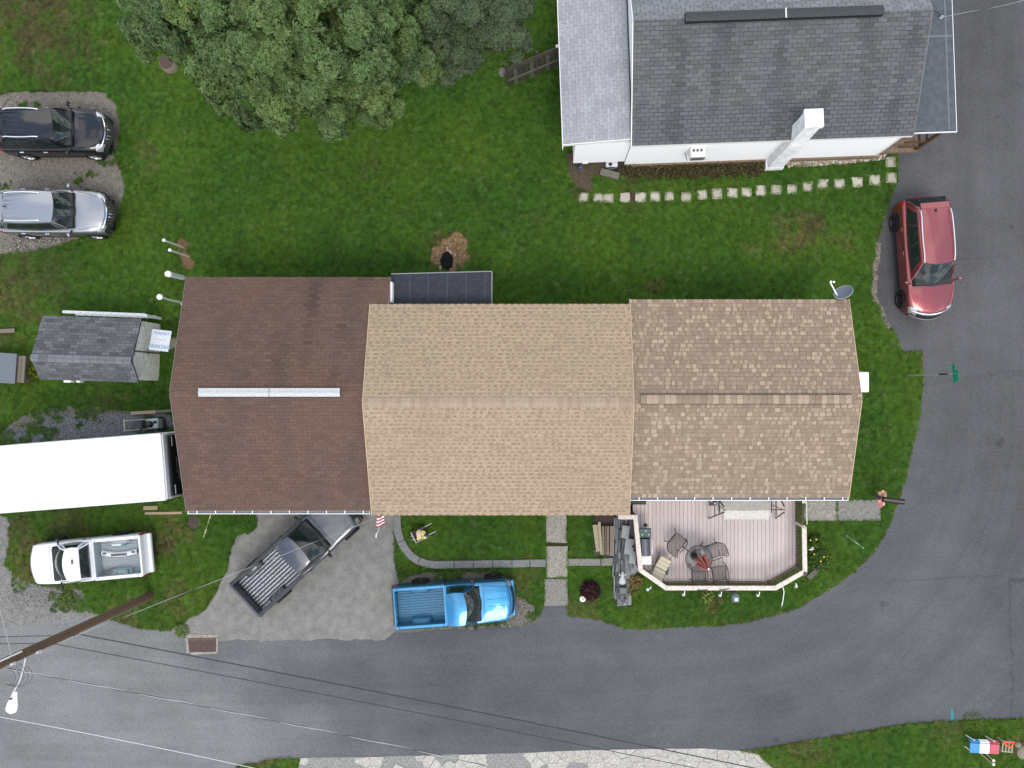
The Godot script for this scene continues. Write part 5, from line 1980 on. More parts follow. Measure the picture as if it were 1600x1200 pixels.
func make_suv(called: String, label: String, at: Vector2, turn: float, l: float, w: float, top: float, body: Material, chrome: Material, rim: Material, xs: Array, ribbed: bool) -> void:
	var o := thing(called, label, "car", Vector3(at.x, 0, at.y), turn)
	var black: Material = mt("black_trim")
	var h := w * 0.5
	var e := l * 0.5
	var s := CarShape.new()
	s.front_bow = 0.3
	s.back_bow = 0.16
	s.sill = 0.27
	s.arch = 0.4
	s.hubs = [e - 0.88, -e + 0.88]
	s.keys = [[-e, h * 0.86, 0.74, 0.78], [-e + 0.07, h * 0.94, 0.98, 1.0], [-e + 0.35, h * 0.985, 1.03, 1.04], [-0.6, h, 1.02, 1.04], [xs[0] - 0.2, h, 1.0, 1.04], [xs[0] + 0.2, h * 0.985, 0.95, 1.03], [e - 0.5, h * 0.96, 0.87, 0.97], [e - 0.16, h * 0.9, 0.76, 0.85], [e, h * 0.8, 0.52, 0.58]]
	var st := sh()
	skin_body(st, s, -e, e)
	put("body", st, body, o)
	# what is under the car keeps daylight out of the arches
	st = sh()
	box(st, Vector3(0, 0.46, 0), Vector3(l - 0.5, 0.42, w - 0.5))
	put("underside", st, mt("cabin_dark", 0.014, 0.015, 0.016, 0.95), o)
	for hub in s.hubs:
		for z in [-1.0, 1.0]:
			wheel(o, Vector3(hub, 0.35, z * (h - 0.1)), 0.35, 0.23, z, rim, 5)
	# black lower cladding and bumpers
	st = sh()
	for z in [-1.0, 1.0]:
		skin_patch(st, s, -e + 1.32, e - 1.32, 0.93 * z, 1.0 * z, 0.006, 10, 2)
	if ribbed:
		skin_patch(st, s, e - 0.1, e, -1.0, 1.0, 0.02, 2, 20)
	put("bumper", st, black, o)
	# lamps
	for z in [-1.0, 1.0]:
		st = sh()
		skin_patch(st, s, e - 0.34, e - 0.05, 0.42 * z, 0.68 * z, 0.006, 6, 6)
		put("headlight", st, pane_lamp(), o)
		st = sh()
		skin_patch(st, s, -e + 0.03, -e + 0.3, 0.6 * z, 0.78 * z, 0.006, 4, 5)
		put("tail_light", st, mt("lamp_red", 0.3, 0.012, 0.012, 0.2), o)
	# grille with upright chrome teeth, or a slim chrome wing
	st = sh()
	skin_patch(st, s, e - 0.16, e - 0.02, -0.42, 0.42, 0.008, 4, 14)
	var grille := put("grille", st, black, o)
	if ribbed:
		for i in 8:
			st = sh()
			var t := lerpf(-0.36, 0.36, i / 7.0)
			skin_patch(st, s, e - 0.125, e - 0.035, t - 0.012, t + 0.012, 0.024, 3, 1)
			put("tooth", st, chrome, grille)
		st = sh()
		skin_patch(st, s, e - 0.185, e - 0.16, -0.5, 0.5, 0.014, 1, 20)
		put("chrome_strip", st, chrome, grille)
	else:
		st = sh()
		skin_patch(st, s, e - 0.2, e - 0.15, -0.62, 0.62, 0.016, 1, 28)
		skin_patch(st, s, e - 0.03, e + 0.0, -0.62, 0.62, 0.03, 1, 28)
		put("chrome_strip", st, mt("rail_silver", 0.72, 0.73, 0.75, 0.25, 0.7), grille)
	# panel gaps
	st = sh()
	for z in [-1.0, 1.0]:
		skin_line(st, s, Vector2(xs[0] + 0.02, 0.56 * z), Vector2(e - 0.3, 0.43 * z))
		for x in [xs[0] - 0.2, -0.35, -1.25]:
			skin_line(st, s, Vector2(x, 0.66 * z), Vector2(x - 0.04, 0.95 * z), 0.012, 8)
	skin_line(st, s, Vector2(e - 0.22, -0.45), Vector2(e - 0.22, 0.45), 0.014, 20)
	put("panel_gap", st, mt("gap_dark", 0.008, 0.008, 0.009, 0.9), o)
	for z in [-1.0, 1.0]:
		for x in [-0.2, -1.1]:
			st = sh()
			cbox(st, s.off(x, 0.71 * z, 0.02), Vector3(0.17, 0.035, 0.035), 0.012)
			put("door_handle", st, chrome if ribbed else body, o)
	var g := {"base_x": xs[0], "base_bow": 0.3, "base_y": 1.035, "base_w": h * 0.86, "roof_x": xs[1], "roof_bow": 0.12, "roof_y": top, "crown": 0.055, "roof_w": h * 0.665,
		"rear_x": xs[2], "rear_bow": 0.05, "rear_y": top - 0.04, "rear_w": h * 0.66, "tail_x": xs[3], "tail_bow": 0.16, "tail_y": 1.045, "tail_w": h * 0.84, "windows": [[0.07, 0.38], [0.41, 0.68], [0.71, 0.93]]}
	cabin(o, g, body, pane("car_glass", 0.02, 0.035, 0.033, 0.42), black)
	inside(o, g, [0.05, -0.85], mt("seat_grey", 0.05, 0.05, 0.048, 0.9), mt("dash_grey", 0.035, 0.037, 0.037, 0.75))
	mirrors(o, xs[0] - 0.22, 1.05, h * 0.94, body, black)
	# roof rails, ribs and the spoiler
	for z in [-1.0, 1.0]:
		st = sh()
		var pts := []
		for i in 9:
			var f := i / 8.0
			var lift := 0.055 if i > 0 and i < 8 else 0.0
			pts.append(Vector3(lerpf(xs[1] - (0.55 if ribbed else 0.1), xs[2] + 0.12, f), top - 0.03 + lift, z * (h * 0.6 + 0.03 * sin(f * PI))))
		tube(st, pts, 0.02, 8)
		put("roof_rail", st, mt("rail_silver", 0.72, 0.73, 0.75, 0.25, 0.7), o)
	if ribbed:
		for i in 6:
			st = sh()
			var z := lerpf(-0.42, 0.42, i / 5.0)
			cbox(st, Vector3(xs[2] + 0.52, top - 0.0 - 0.12 * z * z, z), Vector3(0.95, 0.016, 0.028), 0.007)
			put("roof_rib", st, body, o)
	st = sh()
	cbox(st, Vector3(xs[2] - 0.07, top - 0.06, 0), Vector3(0.22, 0.03, h * 1.16), 0.014, Basis(Vector3(0, 0, 1), 0.16))
	put("spoiler", st, body, o)
	st = sh()
	ball(st, Vector3(xs[2] + 0.14, top + 0.0, 0.0), Vector3(0.07, 0.045, 0.025), 8)
	put("aerial", st, black, o)


func pane_lamp() -> StandardMaterial3D:
	return mt("lamp_clear", 0.5, 0.52, 0.53, 0.12, 0.6)


func make_pickup(called: String, label: String, at: Vector2, turn: float, d: Dictionary, body: Material, bed_kind: String, rim: Material) -> void:
	var o := thing(called, label, "pickup truck", Vector3(at.x, 0, at.y), turn)
	var black: Material = mt("black_trim")
	var e: float = d.l * 0.5
	var h: float = d.w * 0.5
	var bed_x1: float = -e + d.bed + 0.06       # back of the cab
	var roof_x: float = bed_x1 + d.cab
	var base_x: float = roof_x + d.glass
	var s := CarShape.new()
	s.front_bow = 0.16
	s.back_bow = 0.0
	s.sill = 0.36
	s.arch = 0.41
	s.hubs = [e - 0.82]
	s.keys = [[bed_x1 + 0.005, h * 0.985, 0.98, 0.99], [bed_x1 + 0.3, h, 0.99, 1.0], [base_x - 0.2, h, 0.99, 1.02], [base_x + 0.2, h * 0.985, 0.965, 1.03], [e - 0.4, h * 0.965, 0.91, 0.975], [e - 0.12, h * 0.93, 0.83, 0.89], [e, h * 0.88, 0.6, 0.66]]
	var st := sh()
	skin_body(st, s, bed_x1 + 0.005, e - 0.02)
	put("body", st, body, o)
	st = sh()
	box(st, Vector3(0, 0.39, 0), Vector3(d.l - 0.5, 0.2, d.w - 0.52))
	put("underside", st, mt("cabin_dark", 0.014, 0.015, 0.016, 0.95), o)
	var hub_back: float = -e + 0.98
	for z in [-1.0, 1.0]:
		wheel(o, Vector3(e - 0.82, 0.35, z * (h - 0.06)), 0.35, 0.23, z, rim, 6)
		wheel(o, Vector3(hub_back, 0.35, z * (h - 0.06)), 0.35, 0.23, z, rim, 6)
	# front end
	st = sh()
	cbox(st, Vector3(e - 0.1, 0.52, 0), Vector3(0.16, 0.2, d.w * 0.86), 0.04)
	put("bumper", st, black if bed_kind == "liner" else body, o)
	st = sh()
	skin_patch(st, s, e - 0.07, e - 0.03, -0.4, 0.4, 0.01, 2, 12)
	put("grille", st, black, o)
	for z in [-1.0, 1.0]:
		st = sh()
		skin_patch(st, s, e - 0.13, e - 0.03, 0.44 * z, 0.62 * z, 0.008, 4, 5)
		put("headlight", st, pane_lamp(), o)
		st = sh()
		skin_patch(st, s, e - 0.2, e - 0.1, 0.63 * z, 0.7 * z, 0.008, 3, 3)
		put("turn_signal", st, mt("lamp_amber", 0.4, 0.16, 0.04, 0.3), o)
	st = sh()
	for z in [-1.0, 1.0]:
		skin_line(st, s, Vector2(base_x + 0.04, 0.5 * z), Vector2(e - 0.18, 0.44 * z))
		skin_line(st, s, Vector2(base_x - 0.16, 0.66 * z), Vector2(base_x - 0.2, 0.97 * z), 0.012, 8)
		skin_line(st, s, Vector2(bed_x1 + 0.16, 0.66 * z), Vector2(bed_x1 + 0.16, 0.97 * z), 0.012, 8)
	skin_line(st, s, Vector2(e - 0.17, -0.45), Vector2(e - 0.17, 0.45), 0.016, 20)
	skin_line(st, s, Vector2(base_x + 0.1, -0.5), Vector2(base_x + 0.1, 0.5), 0.012, 20)
	if called == "blue_pickup":
		for z in [-0.1, 0.1]:
			skin_line(st, s, Vector2(base_x + 0.2, z), Vector2(e - 0.26, z * 1.2), 0.008, 12)
	put("panel_gap", st, mt("gap_dark", 0.008, 0.008, 0.009, 0.9), o)
	for z in [-1.0, 1.0]:
		st = sh()
		cbox(st, s.off(bed_x1 + 0.3, 0.7 * z, 0.015), Vector3(0.15, 0.03, 0.03), 0.01)
		put("door_handle", st, black, o)
	# cab
	var g := {"base_x": base_x, "base_bow": 0.24, "base_y": 1.03, "base_w": h * 0.86, "roof_x": roof_x, "roof_bow": 0.1, "roof_y": d.top, "crown": 0.05, "roof_w": h * 0.71,
		"rear_x": bed_x1 + 0.12, "rear_bow": 0.02, "rear_y": d.top - 0.03, "rear_w": h * 0.71, "tail_x": bed_x1 + 0.03, "tail_bow": 0.02, "tail_y": 1.0, "tail_w": h * 0.87, "windows": [[0.12, 0.84]]}
	cabin(o, g, body, pane("truck_glass", 0.014, 0.03, 0.026, 0.42), black)
	inside(o, g, [bed_x1 + 0.3], mt("seat_grey", 0.05, 0.05, 0.048, 0.9), mt("dash_grey", 0.035, 0.037, 0.037, 0.75))
	mirrors(o, base_x - 0.3, 1.04, h * 0.95, black, black, 0.12)
	# the bed: two skins with a rail on top, floor, bulkhead, tailgate
	var x0 := -e + 0.04
	var x1 := bed_x1 - 0.02
	var mid := (x0 + x1) * 0.5
	var lb := x1 - x0
	var liner: Material = body
	if bed_kind == "liner":
		liner = mt("bed_liner", 0.04, 0.042, 0.046, 0.2)
	elif bed_kind == "bare":
		liner = also(mt("worn_bed", 0.42, 0.47, 0.49, 0.55, 0.0, "felt", 0.3), "blotch", 0.5)
	else:
		liner = also(mt("scuffed_bed", 0.035, 0.18, 0.33, 0.5, 0.0, "felt", 0.3), "blotch", 0.5)
	st = sh()
	for z in [-1.0, 1.0]:
		# outer skin with an arch cut for the wheel
		var rows := []
		for i in 41:
			var x := lerpf(x0, x1, i / 40.0)
			var low := 0.42
			var dx := absf(x - hub_back)
			if dx < 0.41:
				low = maxf(low, 0.33 + sqrt(0.41 * 0.41 - dx * dx))
			rows.append([Vector3(x, 0.965, z * (h - 0.055)), Vector3(x, 0.93, z * (h - 0.012)), Vector3(x, maxf(0.78, low), z * h), Vector3(x, low, z * (h - 0.01))])
		grid(st, rows)
		box(st, Vector3(mid, 0.968, z * (h - 0.1)), Vector3(lb, 0.025, 0.1))
	box(st, Vector3(x1 - 0.02, 0.968, 0), Vector3(0.055, 0.024, d.w - 0.3))
	box(st, Vector3(x1 + 0.005, 0.7, 0), Vector3(0.02, 0.5, d.w - 0.1))
	put("bed_side", st, body, o)
	if bed_kind != "bare":
		st = sh()
		for z in [-1.0, 1.0]:
			box(st, Vector3(mid, 0.983, z * (h - 0.1)), Vector3(lb - 0.1, 0.008, 0.075))
		put("bed_rail", st, black if bed_kind == "liner" else body, o)
	st = sh()
	for z in [-1.0, 1.0]:
		box(st, Vector3(mid, 0.75, z * (h - 0.145)), Vector3(lb - 0.02, 0.42, 0.012))
	box(st, Vector3(x1 - 0.055, 0.75, 0), Vector3(0.012, 0.42, d.w - 0.3))
	box(st, Vector3(mid, 0.53, 0), Vector3(lb - 0.02, 0.02, d.w - 0.28))
	put("bed_floor", st, liner, o)
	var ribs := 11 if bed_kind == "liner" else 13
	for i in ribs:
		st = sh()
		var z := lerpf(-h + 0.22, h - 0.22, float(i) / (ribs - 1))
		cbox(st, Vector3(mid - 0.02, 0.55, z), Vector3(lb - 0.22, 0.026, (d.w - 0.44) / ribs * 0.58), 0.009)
		put("bed_rib", st, liner if bed_kind != "liner" else mt("glare_rib", 0.9, 0.91, 0.94, 0.34, 0.5, "glare_streak", 0.9), o)  # liner ribs coloured pale and streaky: sky reflections painted into the albedo
	for z in [-1.0, 1.0]:
		st = sh()
		var rows := []
		for i in 17:
			var a := PI * i / 16.0
			var up := Vector3(hub_back - cos(a) * 0.4, 0.54 + pow(sin(a), 0.6) * 0.24, 0)
			rows.append([up + Vector3(0, 0, z * (h - 0.15)), up + Vector3(0, 0, z * (h - 0.33)), Vector3(up.x, 0.54, z * (h - 0.35))])
		grid(st, rows)
		put("wheel_well", st, liner, o)
	st = sh()
	cbox(st, Vector3(x0 - 0.0, 0.735, 0), Vector3(0.075, 0.48, d.w - 0.09), 0.02)
	var gate := put("tailgate", st, body, o)
	st = sh()
	box(st, Vector3(x0 + 0.042, 0.74, 0), Vector3(0.01, 0.34, d.w - 0.36))
	for i in 5:
		box(st, Vector3(x0 + 0.05, 0.74, lerpf(-h + 0.35, h - 0.35, i / 4.0)), Vector3(0.02, 0.3, 0.1))
	put("gate_liner", st, liner, gate)
	for z in [-1.0, 1.0]:
		st = sh()
		cbox(st, Vector3(x0 + 0.01, 0.74, z * (h - 0.035)), Vector3(0.09, 0.32, 0.085), 0.02)
		put("tail_light", st, mt("lamp_red", 0.3, 0.012, 0.012, 0.2), o)
		for x in [x0 + 0.14, x1 - 0.12]:
			st = sh()
			box(st, Vector3(x, 0.989, z * (h - 0.1)), Vector3(0.035, 0.006, 0.035))
			put("stake_pocket", st, mt("gap_dark", 0.008, 0.008, 0.009, 0.9), o)
	st = sh()
	cbox(st, Vector3(x0 - 0.1, 0.46, 0), Vector3(0.15, 0.16, d.w * 0.93), 0.03)
	put("rear_bumper", st, black if bed_kind != "bare" else body, o)
	if bed_kind == "bare":
		st = sh()
		cbox(st, Vector3(bed_x1 + 0.34, d.top - 0.0, 0.12), Vector3(0.1, 0.04, 0.18), 0.012)
		put("brake_lamp", st, mt("lamp_smoke", 0.12, 0.09, 0.08, 0.4), o)


# loose things lying in the white pickup's bed
func make_bed_load() -> void:
	var up := 0.565
	var panel := thing("bumper_cover", "white plastic bumper cover with a dark grille lying in the white pickup's bed", "car part", Vector3(-16.379, up, 6.186), 0.06)
	var white := mt("part_white", 0.66, 0.68, 0.69, 0.4)
	var st := sh()
	var rows := []
	for i in 17:
		var f := i / 16.0
		var x := lerpf(-0.68, 0.68, f)
		var bow := 0.1 * (1.0 - pow(2.0 * f - 1.0, 2.0))
		rows.append([Vector3(x, 0.02, bow - 0.1), Vector3(x, 0.12, bow - 0.06), Vector3(x, 0.13, bow + 0.07), Vector3(x, 0.02, bow + 0.1)])
	grid(st, rows)
	put("shell", st, white, panel)
	st = sh()
	box(st, Vector3(0, 0.134, 0.095), Vector3(0.62, 0.012, 0.09))
	put("grille", st, mt("slot_grey"), panel)
	for x in [-0.56, 0.56]:
		st = sh()
		box(st, Vector3(x, 0.133, 0.02), Vector3(0.14, 0.012, 0.08))
		put("fog_lamp_hole", st, mt("slot_grey"), panel)
	var lid := thing("white_jug", "white plastic jug lying by the inner side of the white pickup's bed", "jug", Vector3(-16.478, up, 5.864), 0.05)
	st = sh()
	cbox(st, Vector3(0, 0.09, 0), Vector3(0.4, 0.17, 0.14), 0.05)
	put("body", st, white, lid)
	st = sh()
	cbox(st, Vector3(0.28, 0.08, 0.0), Vector3(0.18, 0.15, 0.13), 0.03)
	put("cap", st, mt("teal_dark", 0.06, 0.17, 0.17, 0.5), lid)
	var tub := thing("teal_crate", "teal plastic crate in the white pickup's bed near the tailgate", "crate", Vector3(-16.181, up, 6.953), 0.1)
	st = sh()
	box(st, Vector3(0, 0.015, 0), Vector3(0.42, 0.02, 0.24))
	for z in [-0.12, 0.12]:
		box(st, Vector3(0, 0.12, z), Vector3(0.43, 0.2, 0.02))
	for x in [-0.21, 0.21]:
		box(st, Vector3(x, 0.12, 0), Vector3(0.02, 0.2, 0.24))
	box(st, Vector3(0.02, 0.1, 0.02), Vector3(0.34, 0.1, 0.18))
	put("shell", st, mt("teal", 0.04, 0.23, 0.25, 0.5), tub)
	st = sh()
	cbox(st, Vector3(0.0, 0.225, 0.122), Vector3(0.2, 0.03, 0.03), 0.008)
	put("handle", st, mt("teal_dark"), tub)
	var bag := thing("pale_sack", "small pale sack beside the teal crate in the white pickup", "sack", Vector3(-16.553, up, 7.052))
	st = sh()
	ball(st, Vector3(0, 0.07, 0), Vector3(0.15, 0.08, 0.11), 12)
	put("bag", st, mt("sack_pale", 0.5, 0.56, 0.54, 0.8), bag)
	st = sh()
	tube(st, [Vector3(0.12, 0.09, 0), Vector3(0.18, 0.12, 0.01), Vector3(0.22, 0.1, 0.03)], 0.03, 7, 0.045)
	put("tied_neck", st, mt("sack_pale"), bag)
	var stick := thing("grey_stick", "thin grey stick lying loose in the white pickup's bed", "stick", Vector3(-16.825, up + 0.012, 6.878), 0.35)
	st = sh()
	tube(st, [Vector3(-0.24, 0, 0), Vector3(0.0, 0.012, 0.01), Vector3(0.26, 0, -0.01)], 0.01, 6)
	put("shaft", st, mt("grey_wood"), stick)


func make_box_truck() -> void:
	var turn := deg_to_rad(4.5)
	# the origin lies at the middle of the back end
	var o := thing("box_truck", "white box truck backed against the brown wing, its black lift gate folded up", "truck", Vector3(-13.378, 0, 2.637), turn)
	var white := mt("box_white", 0.8, 0.805, 0.81, 0.45)
	var alloy := mt("gate_alloy", 0.45, 0.46, 0.48, 0.35, 0.6)
	var l := 6.6
	var w := 2.34
	var st := sh()
	cbox(st, Vector3(-l * 0.5, 1.98, 0), Vector3(l, 2.1, w), 0.05)
	put("cargo_box", st, white, o)
	st = sh()
	cbox(st, Vector3(-l * 0.5 - 0.02, 3.035, 0), Vector3(l - 0.14, 0.03, w - 0.14), 0.012)
	put("roof_skin", st, white, o)
	st = sh()
	for z in [-1.0, 1.0]:
		cbox(st, Vector3(-l * 0.5, 3.0, z * (w * 0.5 - 0.015)), Vector3(l, 0.09, 0.06), 0.01)
	cbox(st, Vector3(-0.03, 3.0, 0), Vector3(0.09, 0.1, w), 0.01)
	put("top_rail", st, mt("rail_pale", 0.62, 0.63, 0.62, 0.4, 0.2), o)
	st = sh()
	cbox(st, Vector3(0.03, 2.88, 0), Vector3(0.05, 0.2, w - 0.06), 0.01)
	for z in [-1.0, 1.0]:
		cbox(st, Vector3(0.03, 1.85, z * (w * 0.5 - 0.05)), Vector3(0.05, 1.85, 0.08), 0.01)
	put("rear_frame", st, mt("frame_pale", 0.5, 0.5, 0.49, 0.5, 0.2), o)
	# the lift gate, folded up against the doors
	st = sh()
	cbox(st, Vector3(0.12, 1.66, 0), Vector3(0.07, 2.2, w - 0.2), 0.01)
	var gate := put("lift_gate", st, also(mt("gate_black", 0.009, 0.009, 0.01, 0.75), "felt", 0.25), o, "black lift gate with small pale lettering")
	st = sh()
	for z in [-1.0, 1.0]:
		box(st, Vector3(0.158, 2.62, z * 0.86), Vector3(0.006, 0.05, 0.34))
	put("reflector", st, mt("reflector_pale", 0.5, 0.5, 0.46, 0.5), gate)
	st = sh()
	for q in [[2.4, -0.25, 11], [2.3, 0.25, 6], [2.2, 0.5, 3]]:
		for k in q[2]:
			box(st, Vector3(0.157, q[0], q[1] + k * 0.052), Vector3(0.003, 0.05, rng.randf_range(0.022, 0.04)))
	put("lettering", st, mt("letter_grey", 0.2, 0.2, 0.19, 0.7), gate)
	for z in [-1.0, 1.0]:
		st = sh()
		tube(st, [Vector3(0.06, 2.3, z * (w * 0.5 - 0.03)), Vector3(0.3, 0.8, z * (w * 0.5 - 0.06))], 0.022, 6)
		put("gate_arm", st, alloy, gate)
	st = sh()
	for z in [-0.42, 0.42]:
		box(st, Vector3(-3.0, 0.72, z), Vector3(7.4, 0.22, 0.09))
	box(st, Vector3(-0.1, 0.62, 0), Vector3(0.1, 0.16, w - 0.3))
	put("chassis", st, mt("cabin_dark"), o)
	for x in [-1.5, -6.9]:
		for z in [-1.0, 1.0]:
			wheel(o, Vector3(x, 0.42, z * 0.98), 0.42, 0.26, z, mt("dark_alloy"), 6)
	# cab, beyond the edge of the lawn
	st = sh()
	loft_box(st, [[Vector3(0, 0.5, 0), 1.7, 2.1], [Vector3(0, 1.35, 0), 1.7, 2.1], [Vector3(0.14, 2.2, 0), 1.35, 1.9], [Vector3(0.14, 2.25, 0), 1.2, 1.8]], Vector3(-l - 0.95, 0, 0))
	put("cab", st, white, o)
	st = sh()
	box(st, Vector3(-l - 0.95 - 0.72, 1.8, 0), Vector3(0.02, 0.7, 1.7), Basis(Vector3(0, 0, 1), -0.37))
	put("windscreen", st, pane("truck_glass", 0.014, 0.03, 0.026, 0.42), o)


# ---------------------------------------------------------------- the deck

const DECK_Y := 0.5
const RAIL_Y := 1.42

func edge_z(poly: PackedVector2Array, x: float) -> float:
	# the southernmost crossing of the outline at x
	var best := -INF
	for i in poly.size():
		var a := poly[i]
		var b := poly[(i + 1) % poly.size()]
		if (a.x - x) * (b.x - x) <= 0.0 and absf(a.x - b.x) > 1e-6:
			best = maxf(best, lerpf(a.y, b.y, (x - a.x) / (b.x - a.x)))
	return best


func make_deck() -> void:
	var deck := thing("deck", "raised wooden deck with pale weathered planks and a cream railing", "deck", Vector3(6.83, 0, 6.159))
	var line := PackedVector2Array([Vector2(2.781, 4.699), Vector2(3.428, 4.699), Vector2(3.62, 6.689), Vector2(4.579, 7.36), Vector2(8.679, 7.36), Vector2(9.781, 6.737), Vector2(9.733, 4.004)])
	var cream := also(mt("cream_rail", 0.8, 0.7, 0.62, 0.7, 0.0, "felt", 0.4), "blotch", 1.0)
	var floor_line := PackedVector2Array([line[1], line[2], line[3], line[4], line[5], line[6], Vector2(line[6].x, 3.3), Vector2(line[1].x, 3.3)])
	var inner := Geometry2D.offset_polygon(floor_line, -0.02)[0]
	footprint(floor_line)
	# planks run away from the house; each is cut to the deck's outline
	var tones := []
	for i in 6:
		var k: float = [1.0, 0.95, 1.04, 0.97, 0.93, 1.02][i]
		tones.append(mt("plank%d" % i, 0.6 * k, 0.51 * k, 0.485 * k, 0.85, 0.0, "plank_grain", 1.4))
	var x_min := line[1].x + 0.02
	var x_max := line[5].x - 0.02
	var pitch := 0.1515
	var n := int((x_max - x_min) / pitch)
	for i in n + 1:
		var a := x_min + i * pitch
		var b := minf(a + pitch - 0.009, x_max)
		if b - a < 0.03:
			continue
		var za := edge_z(inner, clampf(a, x_min + 0.01, x_max - 0.01))
		var zb := edge_z(inner, clampf(b, x_min + 0.01, x_max - 0.01))
		if za < 3.4 or zb < 3.4:
			continue
		var st := sh()
		prism(st, PackedVector2Array([Vector2(a, 3.34), Vector2(b, 3.34), Vector2(b, zb), Vector2(a, za)]), DECK_Y - 0.035, DECK_Y + rng.randf_range(-0.002, 0.002), 0.004)
		put_at_home("plank", st, tones[rng.randi() % 6], deck)
	# joists and the shadowy space below
	var st := sh()
	for k in 5:
		var z := 3.5 + k * 0.85
		box(st, Vector3((line[1].x + line[5].x) * 0.5, DECK_Y - 0.13, z), Vector3((line[5].x - line[1].x) * (1.0 if k < 4 else 0.7), 0.16, 0.05))
	put_at_home("joist", st, mt("brown_wood", 0.16, 0.09, 0.045, 0.7, 0.0, "fibre", 0.5), deck)
	var lattice := mt("deck_wood", 0.2, 0.155, 0.115, 0.8, 0.0, "fibre", 0.5)
	for i in range(1, 6):
		if i == 0:
			continue
		var a := line[i]
		var b := line[mini(i + 1, 6)]
		if i == 5:
			b = line[5].lerp(line[6], 0.6)
		var d := (b - a).normalized()
		var len := a.distance_to(b)
		var basis := Basis(Vector3(d.x, 0, d.y), Vector3.UP, Vector3(d.x, 0, d.y).cross(Vector3.UP))
		st = sh()
		box(st, Vector3((a.x + b.x) * 0.5, DECK_Y - 0.14, (a.y + b.y) * 0.5), Vector3(len - 0.01, 0.22, 0.035), basis)
		put_at_home("rim_board", st, lattice, deck)
	# railing: cap board, lower rail, posts, balusters
	for i in range(0, 6):
		var a := line[i]
		var b := line[i + 1]
		if i == 5:
			b = Vector2(line[6].x, line[5].y).lerp(line[6], 0.0) if false else line[5].lerp(line[6], 0.61)
		var d := (b - a).normalized()
		var d3 := Vector3(d.x, 0, d.y)
		var basis := Basis(d3, Vector3.UP, d3.cross(Vector3.UP))
		var len := a.distance_to(b)
		# cap boards are cut on the bisector so that they meet without lying in one another
		st = sh()
		var prev := (a - line[i - 1]).normalized() if i > 0 else d
		var next := (line[i + 2] - b).normalized() if i < 4 else d
		var side := d.orthogonal() * 0.085
		var ma := (prev + d).normalized().orthogonal() * (0.085 / maxf(0.3, (prev + d).normalized().orthogonal().dot(d.orthogonal())))
		var mb := (next + d).normalized().orthogonal() * (0.085 / maxf(0.3, (next + d).normalized().orthogonal().dot(d.orthogonal())))
		var poly := PackedVector2Array([a + ma + d * 0.002, b + mb - d * 0.002, b - mb - d * 0.002, a - ma + d * 0.002])
		prism(st, poly, RAIL_Y - 0.04, RAIL_Y, 0.006)
		put_at_home("rail_cap", st, cream, deck)
		st = sh()
		box(st, Vector3((a.x + b.x) * 0.5, DECK_Y + 0.1, (a.y + b.y) * 0.5), Vector3(len - 0.08, 0.04, 0.06), basis)
		box(st, Vector3((a.x + b.x) * 0.5, RAIL_Y - 0.075, (a.y + b.y) * 0.5), Vector3(len - 0.08, 0.06, 0.035), basis)
		put_at_home("lower_rail", st, lattice, deck)
		var k := 0.11
		while k < len - 0.06:
			st = sh()
			var p := a + d * k
			box(st, Vector3(p.x, (DECK_Y + RAIL_Y) * 0.5 - 0.02, p.y), Vector3(0.032, RAIL_Y - DECK_Y - 0.16, 0.032), basis)
			put_at_home("baluster", st, lattice, deck)
			k += 0.112
		st = sh()
		cbox(st, Vector3(a.x, (RAIL_Y - 0.04) * 0.5, a.y), Vector3(0.09, RAIL_Y - 0.06, 0.09), 0.008)
		put_at_home("post", st, lattice, deck)
	# the gate opening: end posts and a lattice leaf
	for p in [line[5].lerp(line[6], 0.61), line[6]]:
		st = sh()
		cbox(st, Vector3(p.x, RAIL_Y * 0.5, p.y), Vector3(0.1, RAIL_Y, 0.1), 0.01)
		put_at_home("post", st, cream, deck)
	st = sh()
	cbox(st, Vector3(line[6].x, RAIL_Y + 0.03, line[6].y + 0.02), Vector3(0.16, 0.06, 0.3), 0.01)
	put_at_home("post_cap", st, cream, deck)
	var g0 := line[5].lerp(line[6], 0.64)
	var g1 := line[5].lerp(line[6], 0.96)
	for k in 12:
		st = sh()
		var p := g0.lerp(g1, k / 11.0)
		box(st, Vector3(p.x, DECK_Y + 0.4, p.y), Vector3(0.02, 0.76, 0.028))
		put_at_home("gate_bar", st, lattice, deck)
	st = sh()
	for y in [0.06, 0.78]:
		box(st, Vector3((g0.x + g1.x) * 0.5, DECK_Y + y, (g0.y + g1.y) * 0.5), Vector3(0.03, 0.04, g0.distance_to(g1)))
	put_at_home("gate_rail", st, lattice, deck)
	st = sh()
	tube(st, [Vector3(g0.x + 0.12, RAIL_Y - 0.05, g0.y), Vector3(g1.x + 0.12, RAIL_Y - 0.05, g1.y)], 0.012, 6)
	put_at_home("handrail", st, mt("white_metal"), deck)


# ---------------------------------------------------------------- on the deck

